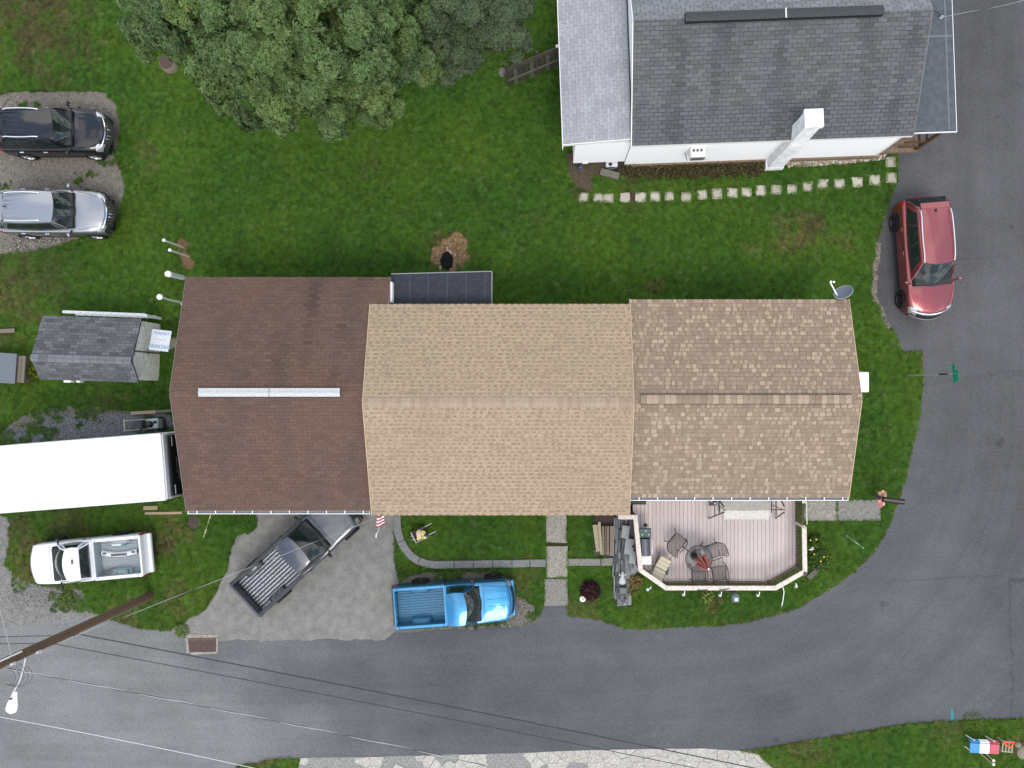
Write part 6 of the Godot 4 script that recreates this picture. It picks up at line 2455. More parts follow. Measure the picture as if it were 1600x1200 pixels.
func sling_chair(label: String, at: Vector3, turn: float) -> Node3D:
	# faces +x
	var o := thing("patio_chair", label, "chair", at, turn, "brown mesh patio chairs on the deck")
	var frame := mt("bronze_tube", 0.05, 0.043, 0.038, 0.45, 0.4)
	var weave := mt("brown_mesh", 0.12, 0.105, 0.095, 0.9)
	weave.transparency = BaseMaterial3D.TRANSPARENCY_ALPHA
	weave.albedo_color.a = 0.6
	for z in [-0.29, 0.29]:
		var st := sh()
		tube(st, [Vector3(0.3, 0, z), Vector3(0.27, 0.38, z), Vector3(0.2, 0.58, z), Vector3(0.12, 0.62, z), Vector3(-0.12, 0.61, z), Vector3(-0.26, 0.58, z * 0.98)], 0.017, 7)
		put("arm", st, frame, o)
		st = sh()
		tube(st, [Vector3(0.26, 0.4, z * 0.9), Vector3(-0.2, 0.37, z * 0.9), Vector3(-0.3, 0.45, z * 0.9), Vector3(-0.42, 0.85, z * 0.86), Vector3(-0.45, 0.93, z * 0.6)], 0.015, 7)
		tube(st, [Vector3(-0.2, 0.38, z * 0.9), Vector3(-0.3, 0.0, z)], 0.016, 7)
		put("leg", st, frame, o)
	var st := sh()
	tube(st, [Vector3(-0.45, 0.93, -0.18), Vector3(-0.47, 0.95, 0), Vector3(-0.45, 0.93, 0.18)], 0.015, 7)
	tube(st, [Vector3(0.26, 0.4, -0.26), Vector3(0.28, 0.41, 0), Vector3(0.26, 0.4, 0.26)], 0.016, 7)
	tube(st, [Vector3(-0.26, 0.39, -0.26), Vector3(-0.26, 0.39, 0.26)], 0.014, 7)
	put("cross_tube", st, frame, o)
	st = sh()
	var rows := []
	for i in 9:
		var f := i / 8.0
		rows.append([Vector3(lerpf(0.26, -0.24, f), 0.405 - 0.03 * sin(f * PI), -0.25), Vector3(lerpf(0.26, -0.24, f), 0.385 - 0.05 * sin(f * PI), 0), Vector3(lerpf(0.26, -0.24, f), 0.405 - 0.03 * sin(f * PI), 0.25)])
	grid(st, rows)
	put("seat", st, weave, o)
	st = sh()
	rows = []
	for i in 9:
		var f := i / 8.0
		var x := lerpf(-0.29, -0.46, f)
		var y := lerpf(0.42, 0.94, f)
		var w := 0.25 - 0.09 * f * f
		rows.append([Vector3(x, y, -w), Vector3(x - 0.04 * sin(f * PI), y, 0), Vector3(x, y, w)])
	grid(st, rows)
	put("backrest", st, weave, o)
	return o


func make_deck_things() -> void:
	var y := DECK_Y + 0.003
	var dark := mt("bronze_tube", 0.05, 0.043, 0.038, 0.45, 0.4)
	# chairs, each turned its own way
	sling_chair("brown mesh patio chair standing alone between the grill and the round table", Vector3(5.088, y, 5.748), deg_to_rad(50))
	sling_chair("brown mesh patio chair north-east of the round glass table, facing it", Vector3(6.433, y, 6.091), deg_to_rad(200))
	sling_chair("brown mesh patio chair pushed under the round table from the south", Vector3(5.92, y, 6.971), deg_to_rad(92))
	sling_chair("brown mesh patio chair beside the south rail, east of the one under the table", Vector3(6.702, y, 6.947), deg_to_rad(97))

	var table := thing("glass_table", "round glass patio table with a thin dark rim", "table", Vector3(5.852, y, 6.311))
	var st := sh()
	lathe(st, [Vector2(0, 0.7), Vector2(0.5, 0.7), Vector2(0.5, 0.708), Vector2(0, 0.708)], 36)
	put("table_top", st, pane("table_glass", 0.16, 0.16, 0.17, 0.25), table)
	st = sh()
	var ring := []
	for i in 37:
		ring.append(Vector3(cos(TAU * i / 36.0) * 0.505, 0.704, sin(TAU * i / 36.0) * 0.505))
	tube(st, ring, 0.016, 7)
	put("rim", st, dark, table)
	for i in 4:
		var a := TAU * (i + 0.35) / 4.0
		st = sh()
		tube(st, [Vector3(cos(a) * 0.16, 0.68, sin(a) * 0.16), Vector3(cos(a) * 0.2, 0.4, sin(a) * 0.2), Vector3(cos(a) * 0.56, 0, sin(a) * 0.56)], 0.016, 7)
		put("leg", st, dark, table)

	# the folded parasol through the table
	var para := thing("parasol", "folded coral and red striped parasol standing through the glass table", "parasol", table.position + Vector3(0.03, 0, 0.03))
	st = sh()
	tube(st, [Vector3(0, 0.05, 0), Vector3(0, 2.05, 0)], 0.02, 8)
	put("pole", st, mt("pole_pale", 0.55, 0.53, 0.5, 0.4, 0.3), para)
	st = sh()
	lathe(st, [Vector2(0.22, 0), Vector2(0.22, 0.05), Vector2(0.05, 0.09), Vector2(0.04, 0.25), Vector2(0, 0.25)], 20)
	put("base", st, dark, para)
	var coral := mt("coral_cloth", 0.52, 0.2, 0.17, 0.9, 0.0, "felt", 0.15)
	var red := mt("red_cloth", 0.3, 0.045, 0.04, 0.9, 0.0, "felt", 0.15)
	for i in 14:
		st = sh()
		var a0 := TAU * i / 14.0
		var a1 := TAU * (i + 1) / 14.0
		var am := (a0 + a1) * 0.5
		var rows := []
		for k in 7:
			var f := k / 6.0
			var r := lerpf(0.05, 0.29, pow(f, 0.8))
			var yy := lerpf(2.02, 0.98, f)
			var rm := r * (0.4 if i % 2 == 0 else 1.12)
			rows.append([Vector3(cos(a0) * r * 0.75, yy, sin(a0) * r * 0.75), Vector3(cos(am) * rm, yy - 0.02, sin(am) * rm), Vector3(cos(a1) * r * 0.75, yy, sin(a1) * r * 0.75)])
		grid(st, rows, false)
		put("fold", st, red if i % 4 == 2 else coral, para)
	st = sh()
	ball(st, Vector3(0, 2.08, 0), Vector3(0.035, 0.05, 0.035), 10)
	put("finial", st, mt("white_metal"), para)

	var bowl := thing("planter_pot", "dark potted plant standing on the glass table", "pot", table.position + Vector3(-0.2, 0.712, -0.17))
	st = sh()
	lathe(st, [Vector2(0.06, 0), Vector2(0.1, 0.09), Vector2(0.085, 0.09), Vector2(0.06, 0.06), Vector2(0, 0.06)], 16)
	put("pot", st, mt("pot_black", 0.012, 0.012, 0.013, 0.5), bowl)
	st = sh()
	for i in 70:
		var a := rng.randf() * TAU
		var r := rng.randf() * 0.15
		var c := Vector3(cos(a) * r, 0.09 + rng.randf() * 0.12, sin(a) * r)
		var d := Vector3(cos(a), 0.5, sin(a)).normalized() * rng.randf_range(0.05, 0.09)
		var w := d.cross(Vector3.UP).normalized() * 0.018
		tri(st, c - w, c + w, c + d)
	put("leaves", st, mt("dark_leaf", 0.018, 0.022, 0.016, 0.7), bowl)

	# a reclining chair under a cream cushion, with its green footrest
	var lounge := thing("cushioned_recliner", "folding recliner under a cream tufted cushion by the cut corner of the deck", "recliner", Vector3(4.452, y, 6.776), deg_to_rad(62))
	for z in [-0.3, 0.3]:
		st = sh()
		tube(st, [Vector3(0.62, 0.02, z), Vector3(0.0, 0.4, z), Vector3(-0.5, 0.02, z)], 0.016, 7)
		tube(st, [Vector3(0.55, 0.5, z), Vector3(0.0, 0.38, z), Vector3(-0.62, 0.78, z)], 0.016, 7)
		put("frame", st, dark, lounge)
	var cushion := also(mt("cream_cushion", 0.66, 0.6, 0.44, 0.9, 0.0, "felt", 0.2), "blotch", 0.5)
	for q in [[Vector3(0.3, 0.5, 0), 0.58, -0.2], [Vector3(-0.28, 0.6, 0), 0.62, 0.55]]:
		for k in 3:
			st = sh()
			var b := Basis(Vector3(0, 0, 1), -q[2])
			cbox(st, q[0] + b * Vector3((k - 1) * q[1] / 3.0, 0, 0), Vector3(q[1] / 3.0 - 0.004, 0.09, 0.58), 0.03, b)
			put("cushion", st, cushion, lounge)
	st = sh()
	cbox(st, Vector3(0.1, 0.3, 0.36), Vector3(0.5, 0.03, 0.1), 0.01, Basis(Vector3.UP, 0.3))
	put("arm_pad", st, mt("green_cloth", 0.06, 0.12, 0.09, 0.8), lounge)

	lounge.scale = Vector3.ONE * 0.82

	# gas grill: cart, lid, control panel, side shelf
	var grill := thing("gas_grill", "gas grill with dark lid and green control panel beside the west rail", "grill", Vector3(3.808, y, 5.827))
	st = sh()
	cbox(st, Vector3(0, 0.36, 0), Vector3(0.4, 0.68, 0.86), 0.015)
	put("cart", st, mt("black_trim"), grill)
	st = sh()
	var rows := []
	for i in 9:
		var a := PI * i / 8.0
		rows.append([Vector3(-cos(a) * 0.21, 0.74 + sin(a) * 0.2, -0.3), Vector3(-cos(a) * 0.21, 0.74 + sin(a) * 0.2, 0.34)])
	grid(st, rows)
	for z in [-0.3, 0.34]:
		for i in range(1, 8):
			tri(st, Vector3(-0.21, 0.74, z), Vector3(rows[i][0].x, rows[i][0].y, z), Vector3(rows[i + 1][0].x, rows[i + 1][0].y, z))
	var lid := put("lid", st, mt("grill_lid", 0.085, 0.09, 0.105, 0.35, 0.5), grill)
	st = sh()
	tube(st, [Vector3(0.22, 0.8, -0.24), Vector3(0.27, 0.82, -0.22), Vector3(0.27, 0.82, 0.26), Vector3(0.22, 0.8, 0.28)], 0.012, 7)
	put("handle", st, mt("alloy"), lid)
	st = sh()
	cbox(st, Vector3(0, 0.76, -0.5), Vector3(0.44, 0.1, 0.38), 0.02)
	put("control_panel", st, mt("grill_green", 0.022, 0.055, 0.05, 0.4, 0.3), grill)
	for k in [Vector3(-0.12, 0.82, -0.46), Vector3(0.13, 0.82, -0.46), Vector3(0.02, 0.82, -0.6)]:
		st = sh()
		lathe(st, [Vector2(0.035, 0), Vector2(0.03, 0.03), Vector2(0, 0.035)], 12, Transform3D(Basis.IDENTITY, k))
		put("knob", st, mt("knob_pale", 0.55, 0.57, 0.56, 0.3, 0.5), grill)
	st = sh()
	cbox(st, Vector3(0.01, 0.76, 0.52), Vector3(0.46, 0.05, 0.34), 0.015)
	put("side_shelf", st, mt("shelf_pale", 0.55, 0.58, 0.61, 0.4), grill)
	st = sh()
	ball(st, Vector3(0.03, 0.68, -0.78), Vector3(0.08, 0.1, 0.08), 10)
	put("regulator", st, mt("black_trim"), grill)

	# a swing seat under its own canopy, half beneath the eave
	var swing := thing("swing_seat", "garden swing seat under a cream canopy, half under the eave", "swing", Vector3(7.45, y, 4.289))
	var tubes := mt("swing_frame", 0.045, 0.04, 0.037, 0.5, 0.3)
	for x in [-0.9, 1.3]:
		for s in [-1.0, 1.0]:
			st = sh()
			tube(st, [Vector3(x * 1.18, 0.02, s * 0.62), Vector3(x, 1.62, s * 0.1)], 0.026, 8)
			put("leg", st, tubes, swing)
		st = sh()
		tube(st, [Vector3(x * 0.96, 1.6, 0), Vector3(x * 0.92, 0.5, 0.02)], 0.014, 6)
		tube(st, [Vector3(x * 1.06, 0.5, -0.4), Vector3(x * 1.06, 0.52, 0.42)], 0.02, 6)
		tube(st, [Vector3(x * 0.9, 0.62, 0.3), Vector3(x * 0.9, 0.62, -0.22)], 0.02, 6)
		put("hanger", st, tubes, swing)
	var cloth := also(mt("canopy_cloth", 0.66, 0.62, 0.55, 0.9, 0.0, "felt", 0.3), "blotch", 0.9)
	for s in [-1.0, 1.0]:
		st = sh()
		var sag := []
		for i in 7:
			var f := i / 6.0
			var r := []
			for j in 11:
				var u := lerpf(-0.9, 0.74, j / 10.0)
				r.append(Vector3(u, 1.8 - 0.16 * f - 0.03 * sin(f * PI) * cos(u * 1.6), s * (0.005 + f * 0.36)))
			sag.append(r)
		grid(st, sag)
		var last: Array = sag[-1]
		var hem := []
		for p in last:
			hem.append(p + Vector3(0, -0.13, s * 0.015))
		grid(st, [last, hem])
		put("canopy", st, cloth, swing)
	st = sh()
	tube(st, [Vector3(-0.95, 1.79, 0), Vector3(1.3, 1.66, 0)], 0.018, 7)
	tube(st, [Vector3(-1.05, 1.62, -0.1), Vector3(-1.05, 1.62, 0.1)], 0.02, 6)
	put("ridge_pole", st, tubes, swing)
	for q in [Vector3(0, 0.48, 0.02), Vector3(0, 0.78, -0.26)]:
		st = sh()
		cbox(st, q, Vector3(1.7, 0.1, 0.5), 0.04, Basis(Vector3.RIGHT, 0.0 if q.z > 0 else 1.2))
		put("cushion", st, cloth, swing)
	var cups := thing("cup_tray", "small side tray with two pale cups at the west end of the swing seat", "tray", Vector3(6.408, y + 0.55, 4.175))
	st = sh()
	cbox(st, Vector3(0, 0, 0), Vector3(0.3, 0.03, 0.3), 0.008)
	put("tray", st, tubes, cups)
	for c in [Vector3(-0.07, 0.015, -0.05), Vector3(0.06, 0.015, 0.05)]:
		st = sh()
		lathe(st, [Vector2(0.03, 0), Vector2(0.04, 0.1), Vector2(0.034, 0.1), Vector2(0.026, 0.01), Vector2(0, 0.01)], 14, Transform3D(Basis.IDENTITY, c))
		put("cup", st, mt("white_metal"), cups)

	var mat_ := thing("door_mat", "dark green-brown doormat under the eave at the deck's north-west corner", "doormat", Vector3(3.651, y, 4.247))
	st = sh()
	cbox(st, Vector3(0, 0.012, 0), Vector3(0.62, 0.022, 0.26), 0.006)
	put("pile", st, mt("mat_dark", 0.085, 0.078, 0.062, 0.95, 0.0, "felt", 0.06), mat_)

	# round lamps on short arms outside the rail
	var lights := [[1012,921,"round white lamp outside the rail at the deck's south-west cut corner"], [1068,929,"round white lamp outside the south rail, nearest the cut corner"], [1125,930,"round white lamp outside the south rail beside the lantern post"],
		[1184,930,"round white lamp outside the south rail east of the lantern post"], [1244,916,"round white lamp outside the rail at the south-east cut corner"], [1269,857,"round white lamp outside the east rail above the yellow flowers"]]
	var outs := [Vector3(-0.5, 0, 0.85), Vector3(0, 0, 1), Vector3(0, 0, 1), Vector3(0, 0, 1), Vector3(0.5, 0, 0.85), Vector3(1, 0, 0)]
	for i in lights.size():
		var l: Array = lights[i]
		var p := Vector3((l[0] - 850.0) * 25.9 / 1067.0, 1.1, (l[1] - 612.0) * 25.9 / 1067.0)
		var o := thing("rail_lamp", l[2], "lamp", p, 0.0, "round lamps along the deck rail")
		st = sh()
		ball(st, Vector3.ZERO, Vector3(0.065, 0.05, 0.065), 14)
		put("globe", st, mt("globe_milk", 0.45, 0.45, 0.43, 0.3), o)
		st = sh()
		var back: Vector3 = -outs[i] * 0.2
		tube(st, [Vector3(0, 0.04, 0), back * 0.5 + Vector3(0, 0.2, 0), back + Vector3(0, 0.22, 0)], 0.016, 6)
		put("arm", st, mt("white_metal"), o)

	var post := thing("lantern_post", "square blue-grey solar lantern on a post against the south rail", "lantern", Vector3(7.155, 0, 7.63))
	st = sh()
	cbox(st, Vector3(0, 0.75, -0.02), Vector3(0.16, 1.5, 0.12), 0.01)
	put("post", st, mt("post_grey", 0.1, 0.12, 0.115, 0.7), post)
	st = sh()
	loft_box(st, [[Vector3(0, 1.46, 0.1), 0.2, 0.2], [Vector3(0, 1.5, 0.1), 0.28, 0.28], [Vector3(0, 1.58, 0.1), 0.2, 0.2], [Vector3(0, 1.6, 0.1), 0.14, 0.14]], Vector3.ZERO)
	put("roof", st, mt("lantern_blue", 0.13, 0.175, 0.19, 0.4, 0.2), post)
	st = sh()
	cbox(st, Vector3(0, 1.608, 0.1), Vector3(0.1, 0.015, 0.1), 0.004)
	put("solar_cell", st, mt("cell_pale", 0.72, 0.78, 0.82, 0.15), post)
	st = sh()
	box(st, Vector3(0, 1.38, 0.1), Vector3(0.15, 0.16, 0.15))
	put("lamp_glass", st, pane("lantern_glass", 0.3, 0.3, 0.28, 0.4), post)
	var cap := thing("rail_cup", "small round brown pot on the rail at the deck's south-east corner", "pot", Vector3(9.757, RAIL_Y + 0.002, 6.809))
	st = sh()
	lathe(st, [Vector2(0.05, 0), Vector2(0.06, 0.07), Vector2(0.045, 0.07), Vector2(0.04, 0.03), Vector2(0, 0.03)], 16)
	put("body", st, mt("brown_pot", 0.18, 0.13, 0.12, 0.6), cap)
	st = sh()
	lathe(st, [Vector2(0.04, 0.05), Vector2(0, 0.055)], 14)
	put("soil", st, mt("pot_soil", 0.05, 0.035, 0.03, 0.9), cap)


# ---------------------------------------------------------------- trees

# leaves[]: one spray of leaflets, as ash and walnut carry them
func spray_mesh() -> Mesh:
	var st := sh()
	for i in 9:
		var a := TAU * i / 9.0 + rng.randf_range(-0.25, 0.25)
		var d := Vector3(cos(a), rng.randf_range(-0.35, 0.15), sin(a)).normalized()
		var len := rng.randf_range(0.11, 0.17)
		var w := d.cross(Vector3.UP).normalized() * rng.randf_range(0.022, 0.034)
		var base := d * 0.02
		var k := rng.randf_range(0.82, 1.2)
		st.set_color(Color(k, k, k))
		var m := base + d * len * 0.5 + Vector3.UP * 0.012
		var tip := base + d * len + Vector3.DOWN * 0.02
		tri(st, base, m - w, tip)
		tri(st, base, tip, m + w)
	st.generate_normals()
	return st.commit()


func leafy_crown(o: Node3D, lobes: Array, count: int, colors: Array, spread := 1.0, called := "crown") -> void:
	var mm := MultiMesh.new()
	mm.transform_format = MultiMesh.TRANSFORM_3D
	mm.use_colors = true
	mm.mesh = spray_mesh()
	var where: Array[Transform3D] = []
	var tint := PackedColorArray()
	var total := 0.0
	for l in lobes:
		total += l[1] * l[1]
	for l in lobes:
		var n := int(count * l[1] * l[1] / total)
		var tone: Color = colors[rng.randi() % colors.size()]
		# each lobe carries rounded bunches of leaves with deep gaps between them
		var clumps: Array = []
		for k in int(7 + l[1] * l[1] * 13):
			var v := Vector3(rng.randfn(), rng.randfn() * 0.8 + 0.45, rng.randfn()).normalized()
			clumps.append([l[0] + v * l[1] * Vector3(1, 0.8, 1) * rng.randf_range(0.72, 1.02), rng.randf_range(0.22, 0.44) * (0.7 + 0.3 * l[1]), rng.randf_range(0.78, 1.25), v])
		for i in n:
			var c: Array = clumps[rng.randi() % clumps.size()]
			var v: Vector3 = (Vector3(rng.randfn(), rng.randfn(), rng.randfn()).normalized() + c[3] * 0.45 + Vector3.UP * 0.25).normalized()
			var far := rng.randf_range(0.78, 1.04) if rng.randf() < 0.85 else rng.randf() * 0.8
			var p: Vector3 = c[0] + v * c[1] * far
			var side := v.cross(Vector3(rng.randfn(), rng.randfn(), rng.randfn())).normalized()
			var b := Basis(side, v, side.cross(v)) * Basis(Vector3.RIGHT, rng.randf_range(-0.5, 0.5)) * Basis(Vector3(0, 0, 1), rng.randf_range(-0.5, 0.5))
			where.append(Transform3D(b.scaled(Vector3.ONE * rng.randf_range(0.75, 1.25) * spread), p))
			var k: float = c[2] * rng.randf_range(0.85, 1.18)
			tint.append(Color(tone.r * k * rng.randf_range(0.9, 1.15), tone.g * k, tone.b * k))
	mm.instance_count = where.size()
	for i in where.size():
		mm.set_instance_transform(i, where[i])
		mm.set_instance_color(i, tint[i])
	var node := MultiMeshInstance3D.new()
	node.name = numbered(o, called)
	node.multimesh = mm
	var m := tinted("leaf", 0.65)
	m.backlight_enabled = true
	m.backlight = Color(0.4, 0.45, 0.25)
	node.material_override = m
	o.add_child(node, true)
	node.set_meta("kind", "stuff")


func limbs(o: Node3D, trunk_r: float, height: float, lobes: Array) -> void:
	var bark := also(mt("bark", 0.105, 0.085, 0.065, 0.95, 0.0, "fibre", 0.5), "blotch", 0.6)
	var st := sh()
	tube(st, [Vector3(0, -0.1, 0), Vector3(0.03, 0.3, 0.02), Vector3(0.06, height * 0.25, -0.02), Vector3(0.0, height * 0.5, 0.05)], trunk_r, 12, trunk_r * 0.6)
	put("trunk", st, bark, o)
	for l in lobes:
		st = sh()
		var to: Vector3 = l[0]
		var from := Vector3(0.02, height * rng.randf_range(0.28, 0.48), 0.02)
		var mid := from.lerp(to, 0.5) + Vector3(rng.randf_range(-0.2, 0.2), -0.25, rng.randf_range(-0.2, 0.2))
		tube(st, [from, mid, to], trunk_r * 0.42, 8, trunk_r * 0.08)
		for k in 3:
			var a := mid.lerp(to, rng.randf_range(0.2, 0.9))
			var v := Vector3(rng.randfn(), rng.randfn() * 0.5 + 0.4, rng.randfn()).normalized()
			tube(st, [a, a + v * l[1] * 0.7], trunk_r * 0.12, 6, 0.012)
		put("limb", st, bark, o)


func make_trees() -> void:
	# the big tree at the north edge
	var foot := Vector3(-7.9, 0, -11.6)
	var big := thing("broad_tree", "large broad leafy tree with bright green crown over the north lawn", "tree", foot)
	# lobe centres read off the photograph, each at its own height
	var lobes: Array = []
	for q in [[235,15,4.6,1.1], [255,60,4.4,0.9], [300,40,6.0,1.4], [345,95,5.6,1.1], [370,140,4.6,0.9], [330,20,6.6,1.4], [400,60,7.2,1.6], [430,120,6.4,1.3], [455,165,5.2,0.95], [405,155,4.8,0.85], [480,35,7.8,1.7],
			[500,110,7.0,1.4], [530,60,7.6,1.5], [560,110,6.4,1.2], [515,165,5.0,0.9], [560,175,4.2,0.95], [590,160,3.6,0.8], [585,40,6.8,1.4], [610,95,5.4,0.9], [450,-20,7.6,1.7], [380,-40,7.0,1.7], [540,-40,7.4,1.7], [300,-50,6.2,1.5], [620,10,6.2,1.2], [655,100,4.2,0.7], [640,60,5.2,0.9]]:
		var hh: float = q[2]
		lobes.append([Vector3((q[0] - 850.0) * (27.0 - hh) / 1067.0, hh, (q[1] - 612.0) * (27.0 - hh) / 1067.0) - foot, q[3] * 0.9])
	limbs(big, 0.34, 6.4, lobes)
	leafy_crown(big, lobes, 33000, [Color(0.078, 0.132, 0.033), Color(0.072, 0.126, 0.035), Color(0.09, 0.144, 0.033), Color(0.066, 0.118, 0.036)])

	foot = Vector3(-3.1, 0, -13.0)
	var second := thing("grey_green_tree", "smaller grey-green tree between the big tree and the white house", "tree", foot)
	lobes = []
	for q in [[690,45,4.6,1.0], [735,60,4.4,0.9], [700,90,3.6,0.7], [775,40,4.8,1.0], [760,10,5.2,1.2], [710,5,5.4,1.2], [795,70,4.0,0.6], [800,15,4.6,0.8], [720,-40,5.4,1.4], [660,25,4.8,0.9]]:
		var hh: float = q[2]
		lobes.append([Vector3((q[0] - 850.0) * (27.0 - hh) / 1067.0, hh, (q[1] - 612.0) * (27.0 - hh) / 1067.0) - foot, q[3] * 0.9])
	limbs(second, 0.17, 4.2, lobes)
	leafy_crown(second, lobes, 12000, [Color(0.064, 0.098, 0.044), Color(0.068, 0.102, 0.046), Color(0.07, 0.104, 0.045)], 0.85)

	# a cut stump at the crown's west foot
	var stump := thing("tree_stump", "weathered cut stump with a pale rim at the edge of the big tree", "stump", Vector3(-14.753, 0, -12.88))
	var st := sh()
	lathe(st, [Vector2(0.36, -0.05), Vector2(0.32, 0.12), Vector2(0.3, 0.3), Vector2(0.27, 0.32)], 16)
	put("bark", st, also(mt("stump_pale", 0.36, 0.31, 0.25, 0.95, 0.0, "fibre", 0.3), "blotch", 0.4), stump)
	st = sh()
	lathe(st, [Vector2(0.28, 0.318), Vector2(0, 0.33)], 16)
	put("cut_face", st, also(mt("stump_face", 0.15, 0.105, 0.085, 0.95, 0.0, "fibre", 0.3), "blotch", 0.3), stump)


# ---------------------------------------------------------------- poles, wires, signs

func wire(label: String, a: Vector3, b: Vector3, sag: float, r: float, m: Material, group := "") -> void:
	var o := thing("overhead_wire", label, "wire", Vector3((a.x + b.x) * 0.5, 0, (a.z + b.z) * 0.5), 0.0, group)
	var st := sh()
	var pts := []
	for i in 25:
		var f := i / 24.0
		pts.append(a.lerp(b, f) - Vector3.UP * sag * 4.0 * f * (1.0 - f) - o.position)
	tube(st, pts, r, 6)
	put("strand", st, m, o)


# a twisted pair: dark and bright lengths turn up by turns
func twisted(label: String, a: Vector3, b: Vector3, sag: float, r: float) -> void:
	var o := thing("overhead_wire", label, "wire", Vector3((a.x + b.x) * 0.5, 0, (a.z + b.z) * 0.5))
	var d := (b - a).normalized()
	var side := d.cross(Vector3.UP).normalized()
	for k in 2:
		var st := sh()
		var pts := []
		for i in 141:
			var f := i / 140.0
			var w := f * a.distance_to(b) / 2.1 * TAU + k * PI
			pts.append(a.lerp(b, f) - Vector3.UP * sag * 4.0 * f * (1.0 - f) + (side * cos(w) + Vector3.UP * sin(w)) * r * 1.1 - o.position)
		tube(st, pts, r, 6)
		put("strand", st, mt("wire_dull", 0.4, 0.41, 0.41, 0.5, 0.3) if k == 0 else mt("wire_black", 0.02, 0.02, 0.022, 0.6), o)


func make_street_things() -> void:
	var wood := also(mt("pole_wood", 0.23, 0.155, 0.1, 0.9, 0.0, "fibre", 0.5), "blotch", 0.8)
	var base := Vector3(-15.537, 0, 8.072)
	var pole := thing("utility_pole", "tall brown wooden utility pole leaning over the road at the west", "utility pole", base)
	var top := Vector3(-0.35, 9.8, -0.22)
	var st := sh()
	tube(st, [Vector3(0, -0.2, 0), top * 0.5, top], 0.165, 14, 0.115)
	put("shaft", st, wood, pole)
	st = sh()
	lathe(st, [Vector2(0.3, 0.0), Vector2(0.2, 0.05), Vector2(0.15, 0.04)], 16)
	put("collar", st, mt("pot_soil", 0.05, 0.035, 0.03, 0.9), pole)
	# a pale ground wire and its cover up one side
	st = sh()
	for q in [[0.1, 0.42], [0.5, 0.58], [0.64, 0.7], [0.72, 0.8]]:
		tube(st, [top * q[0] + Vector3(0.05, 0, 0.14), top * q[1] + Vector3(0.05, 0, 0.13)], 0.012, 6)
	put("ground_wire", st, mt("wire_bare", 0.6, 0.61, 0.61, 0.4, 0.4), pole)
	st = sh()
	tube(st, [top * 0.66 + Vector3(0.06, 0, -0.11), top * 0.76 + Vector3(0.06, 0, -0.11)], 0.03, 7)
	put("conduit", st, mt("white_metal"), pole)
	for y in [0.6, 0.7, 0.79]:
		st = sh()
		cbox(st, top * y + Vector3(0.12, 0, 0.1), Vector3(0.08, 0.16, 0.08), 0.01)
		tube(st, [top * y + Vector3(0.1, 0, 0.06), top * y + Vector3(0.2, 0, 0.14)], 0.015, 6)
		put("bracket", st, mt("pale_metal"), pole)
	for k in 5:
		st = sh()
		var ring := []
		for i in 13:
			var a := PI * 1.1 * i / 12.0
			ring.append(top * 0.72 + Vector3(0.1 + sin(a) * (0.25 + k * 0.05), -0.1 * k, 0.2 + (1.0 - cos(a)) * (0.22 + 0.03 * k)))
		tube(st, ring, 0.006, 5)
		put("cable_loop", st, mt("wire_black", 0.02, 0.02, 0.022, 0.6), pole)

	# the street lamp on a thin curved arm from the pole
	var lamp := thing("street_lamp", "white cobra-head street lamp on a curved arm over the road", "street lamp", Vector3(-16.024, 6.4, 9.383))
	st = sh()
	var rows := []
	for i in 11:
		var f := i / 10.0
		var half := 0.05 + 0.135 * sin(pow(f, 1.15) * PI * 0.62) if f < 1.0 else 0.06
		half = lerpf(0.07, 0.17, smoothstep(0.0, 0.7, f)) * (1.0 if f < 0.8 else sqrt(maxf(0.02, 1.0 - pow((f - 0.8) / 0.2, 2.0))))
		var r := []
		for j in 13:
			var a := TAU * j / 12.0
			r.append(Vector3(cos(a) * half, sin(a) * half * 0.55, lerpf(-0.34, 0.34, f)))
		rows.append(r)
	grid(st, rows)
	for j in 12:
		tri(st, Vector3(0, 0, -0.34), rows[0][j], rows[0][j + 1])
	var head := put("housing", st, mt("lamp_white", 0.74, 0.75, 0.78, 0.4), lamp)
	head.rotation.y = -0.22
	st = sh()
	ball(st, Vector3(0.02, 0.1, -0.16), Vector3(0.035, 0.05, 0.035), 10)
	put("photocell", st, mt("slot_grey"), lamp)
	st = sh()
	ball(st, Vector3(0, -0.07, 0.12), Vector3(0.13, 0.07, 0.18), 12)
	put("lens", st, pane("lamp_lens", 0.5, 0.5, 0.48, 0.5), lamp)
	st = sh()
	var from := Vector3(-15.41, 6.7, 7.915) - lamp.position
	tube(st, [from, Vector3(-15.448, 6.75, 8.275) - lamp.position, Vector3(-15.639, 6.65, 8.659) - lamp.position, Vector3(0.06, 0.02, -0.36)], 0.022, 7)
	put("arm", st, mt("pale_metal", 0.4, 0.42, 0.42, 0.4, 0.3), lamp)

	# wires over the road
	var black := mt("wire_black", 0.02, 0.02, 0.022, 0.6)
	wire("thick black cable from the brown pole slanting across the road", Vector3(-14.475, 5.9, 7.475), Vector3(7.603, 6.2, 11.716), 0.1, 0.018, black)
	wire("thin black wire south of the thick black cable over the road", Vector3(-14.932, 6.2, 7.681), Vector3(5.653, 6.2, 11.677), 0.1, 0.012, black)
	twisted("twisted black and bare wire leaving the pole below the lamp arm", Vector3(-15.783, 7, 8.097), Vector3(-1.721, 6.6, 11.166), 0.1, 0.009)
	wire("single bare pale wire crossing the south-west corner over the road", Vector3(-16.349, 7.4, 9.203), Vector3(-7.423, 7.2, 11.134), 0.08, 0.009, mt("wire_bare", 0.6, 0.61, 0.61, 0.4, 0.4))
	twisted("service cable from the utility pole over the grey pickup to the brown eave", Vector3(-14.576, 6.4, 7.549), Vector3(-5.692, 2.9, 4.382), 0.12, 0.0058)
	wire("short black wire running west from the pole at the edge", Vector3(-17.6, 5.9, 7.594), Vector3(-14.475, 5.9, 7.534), 0.02, 0.012, black)
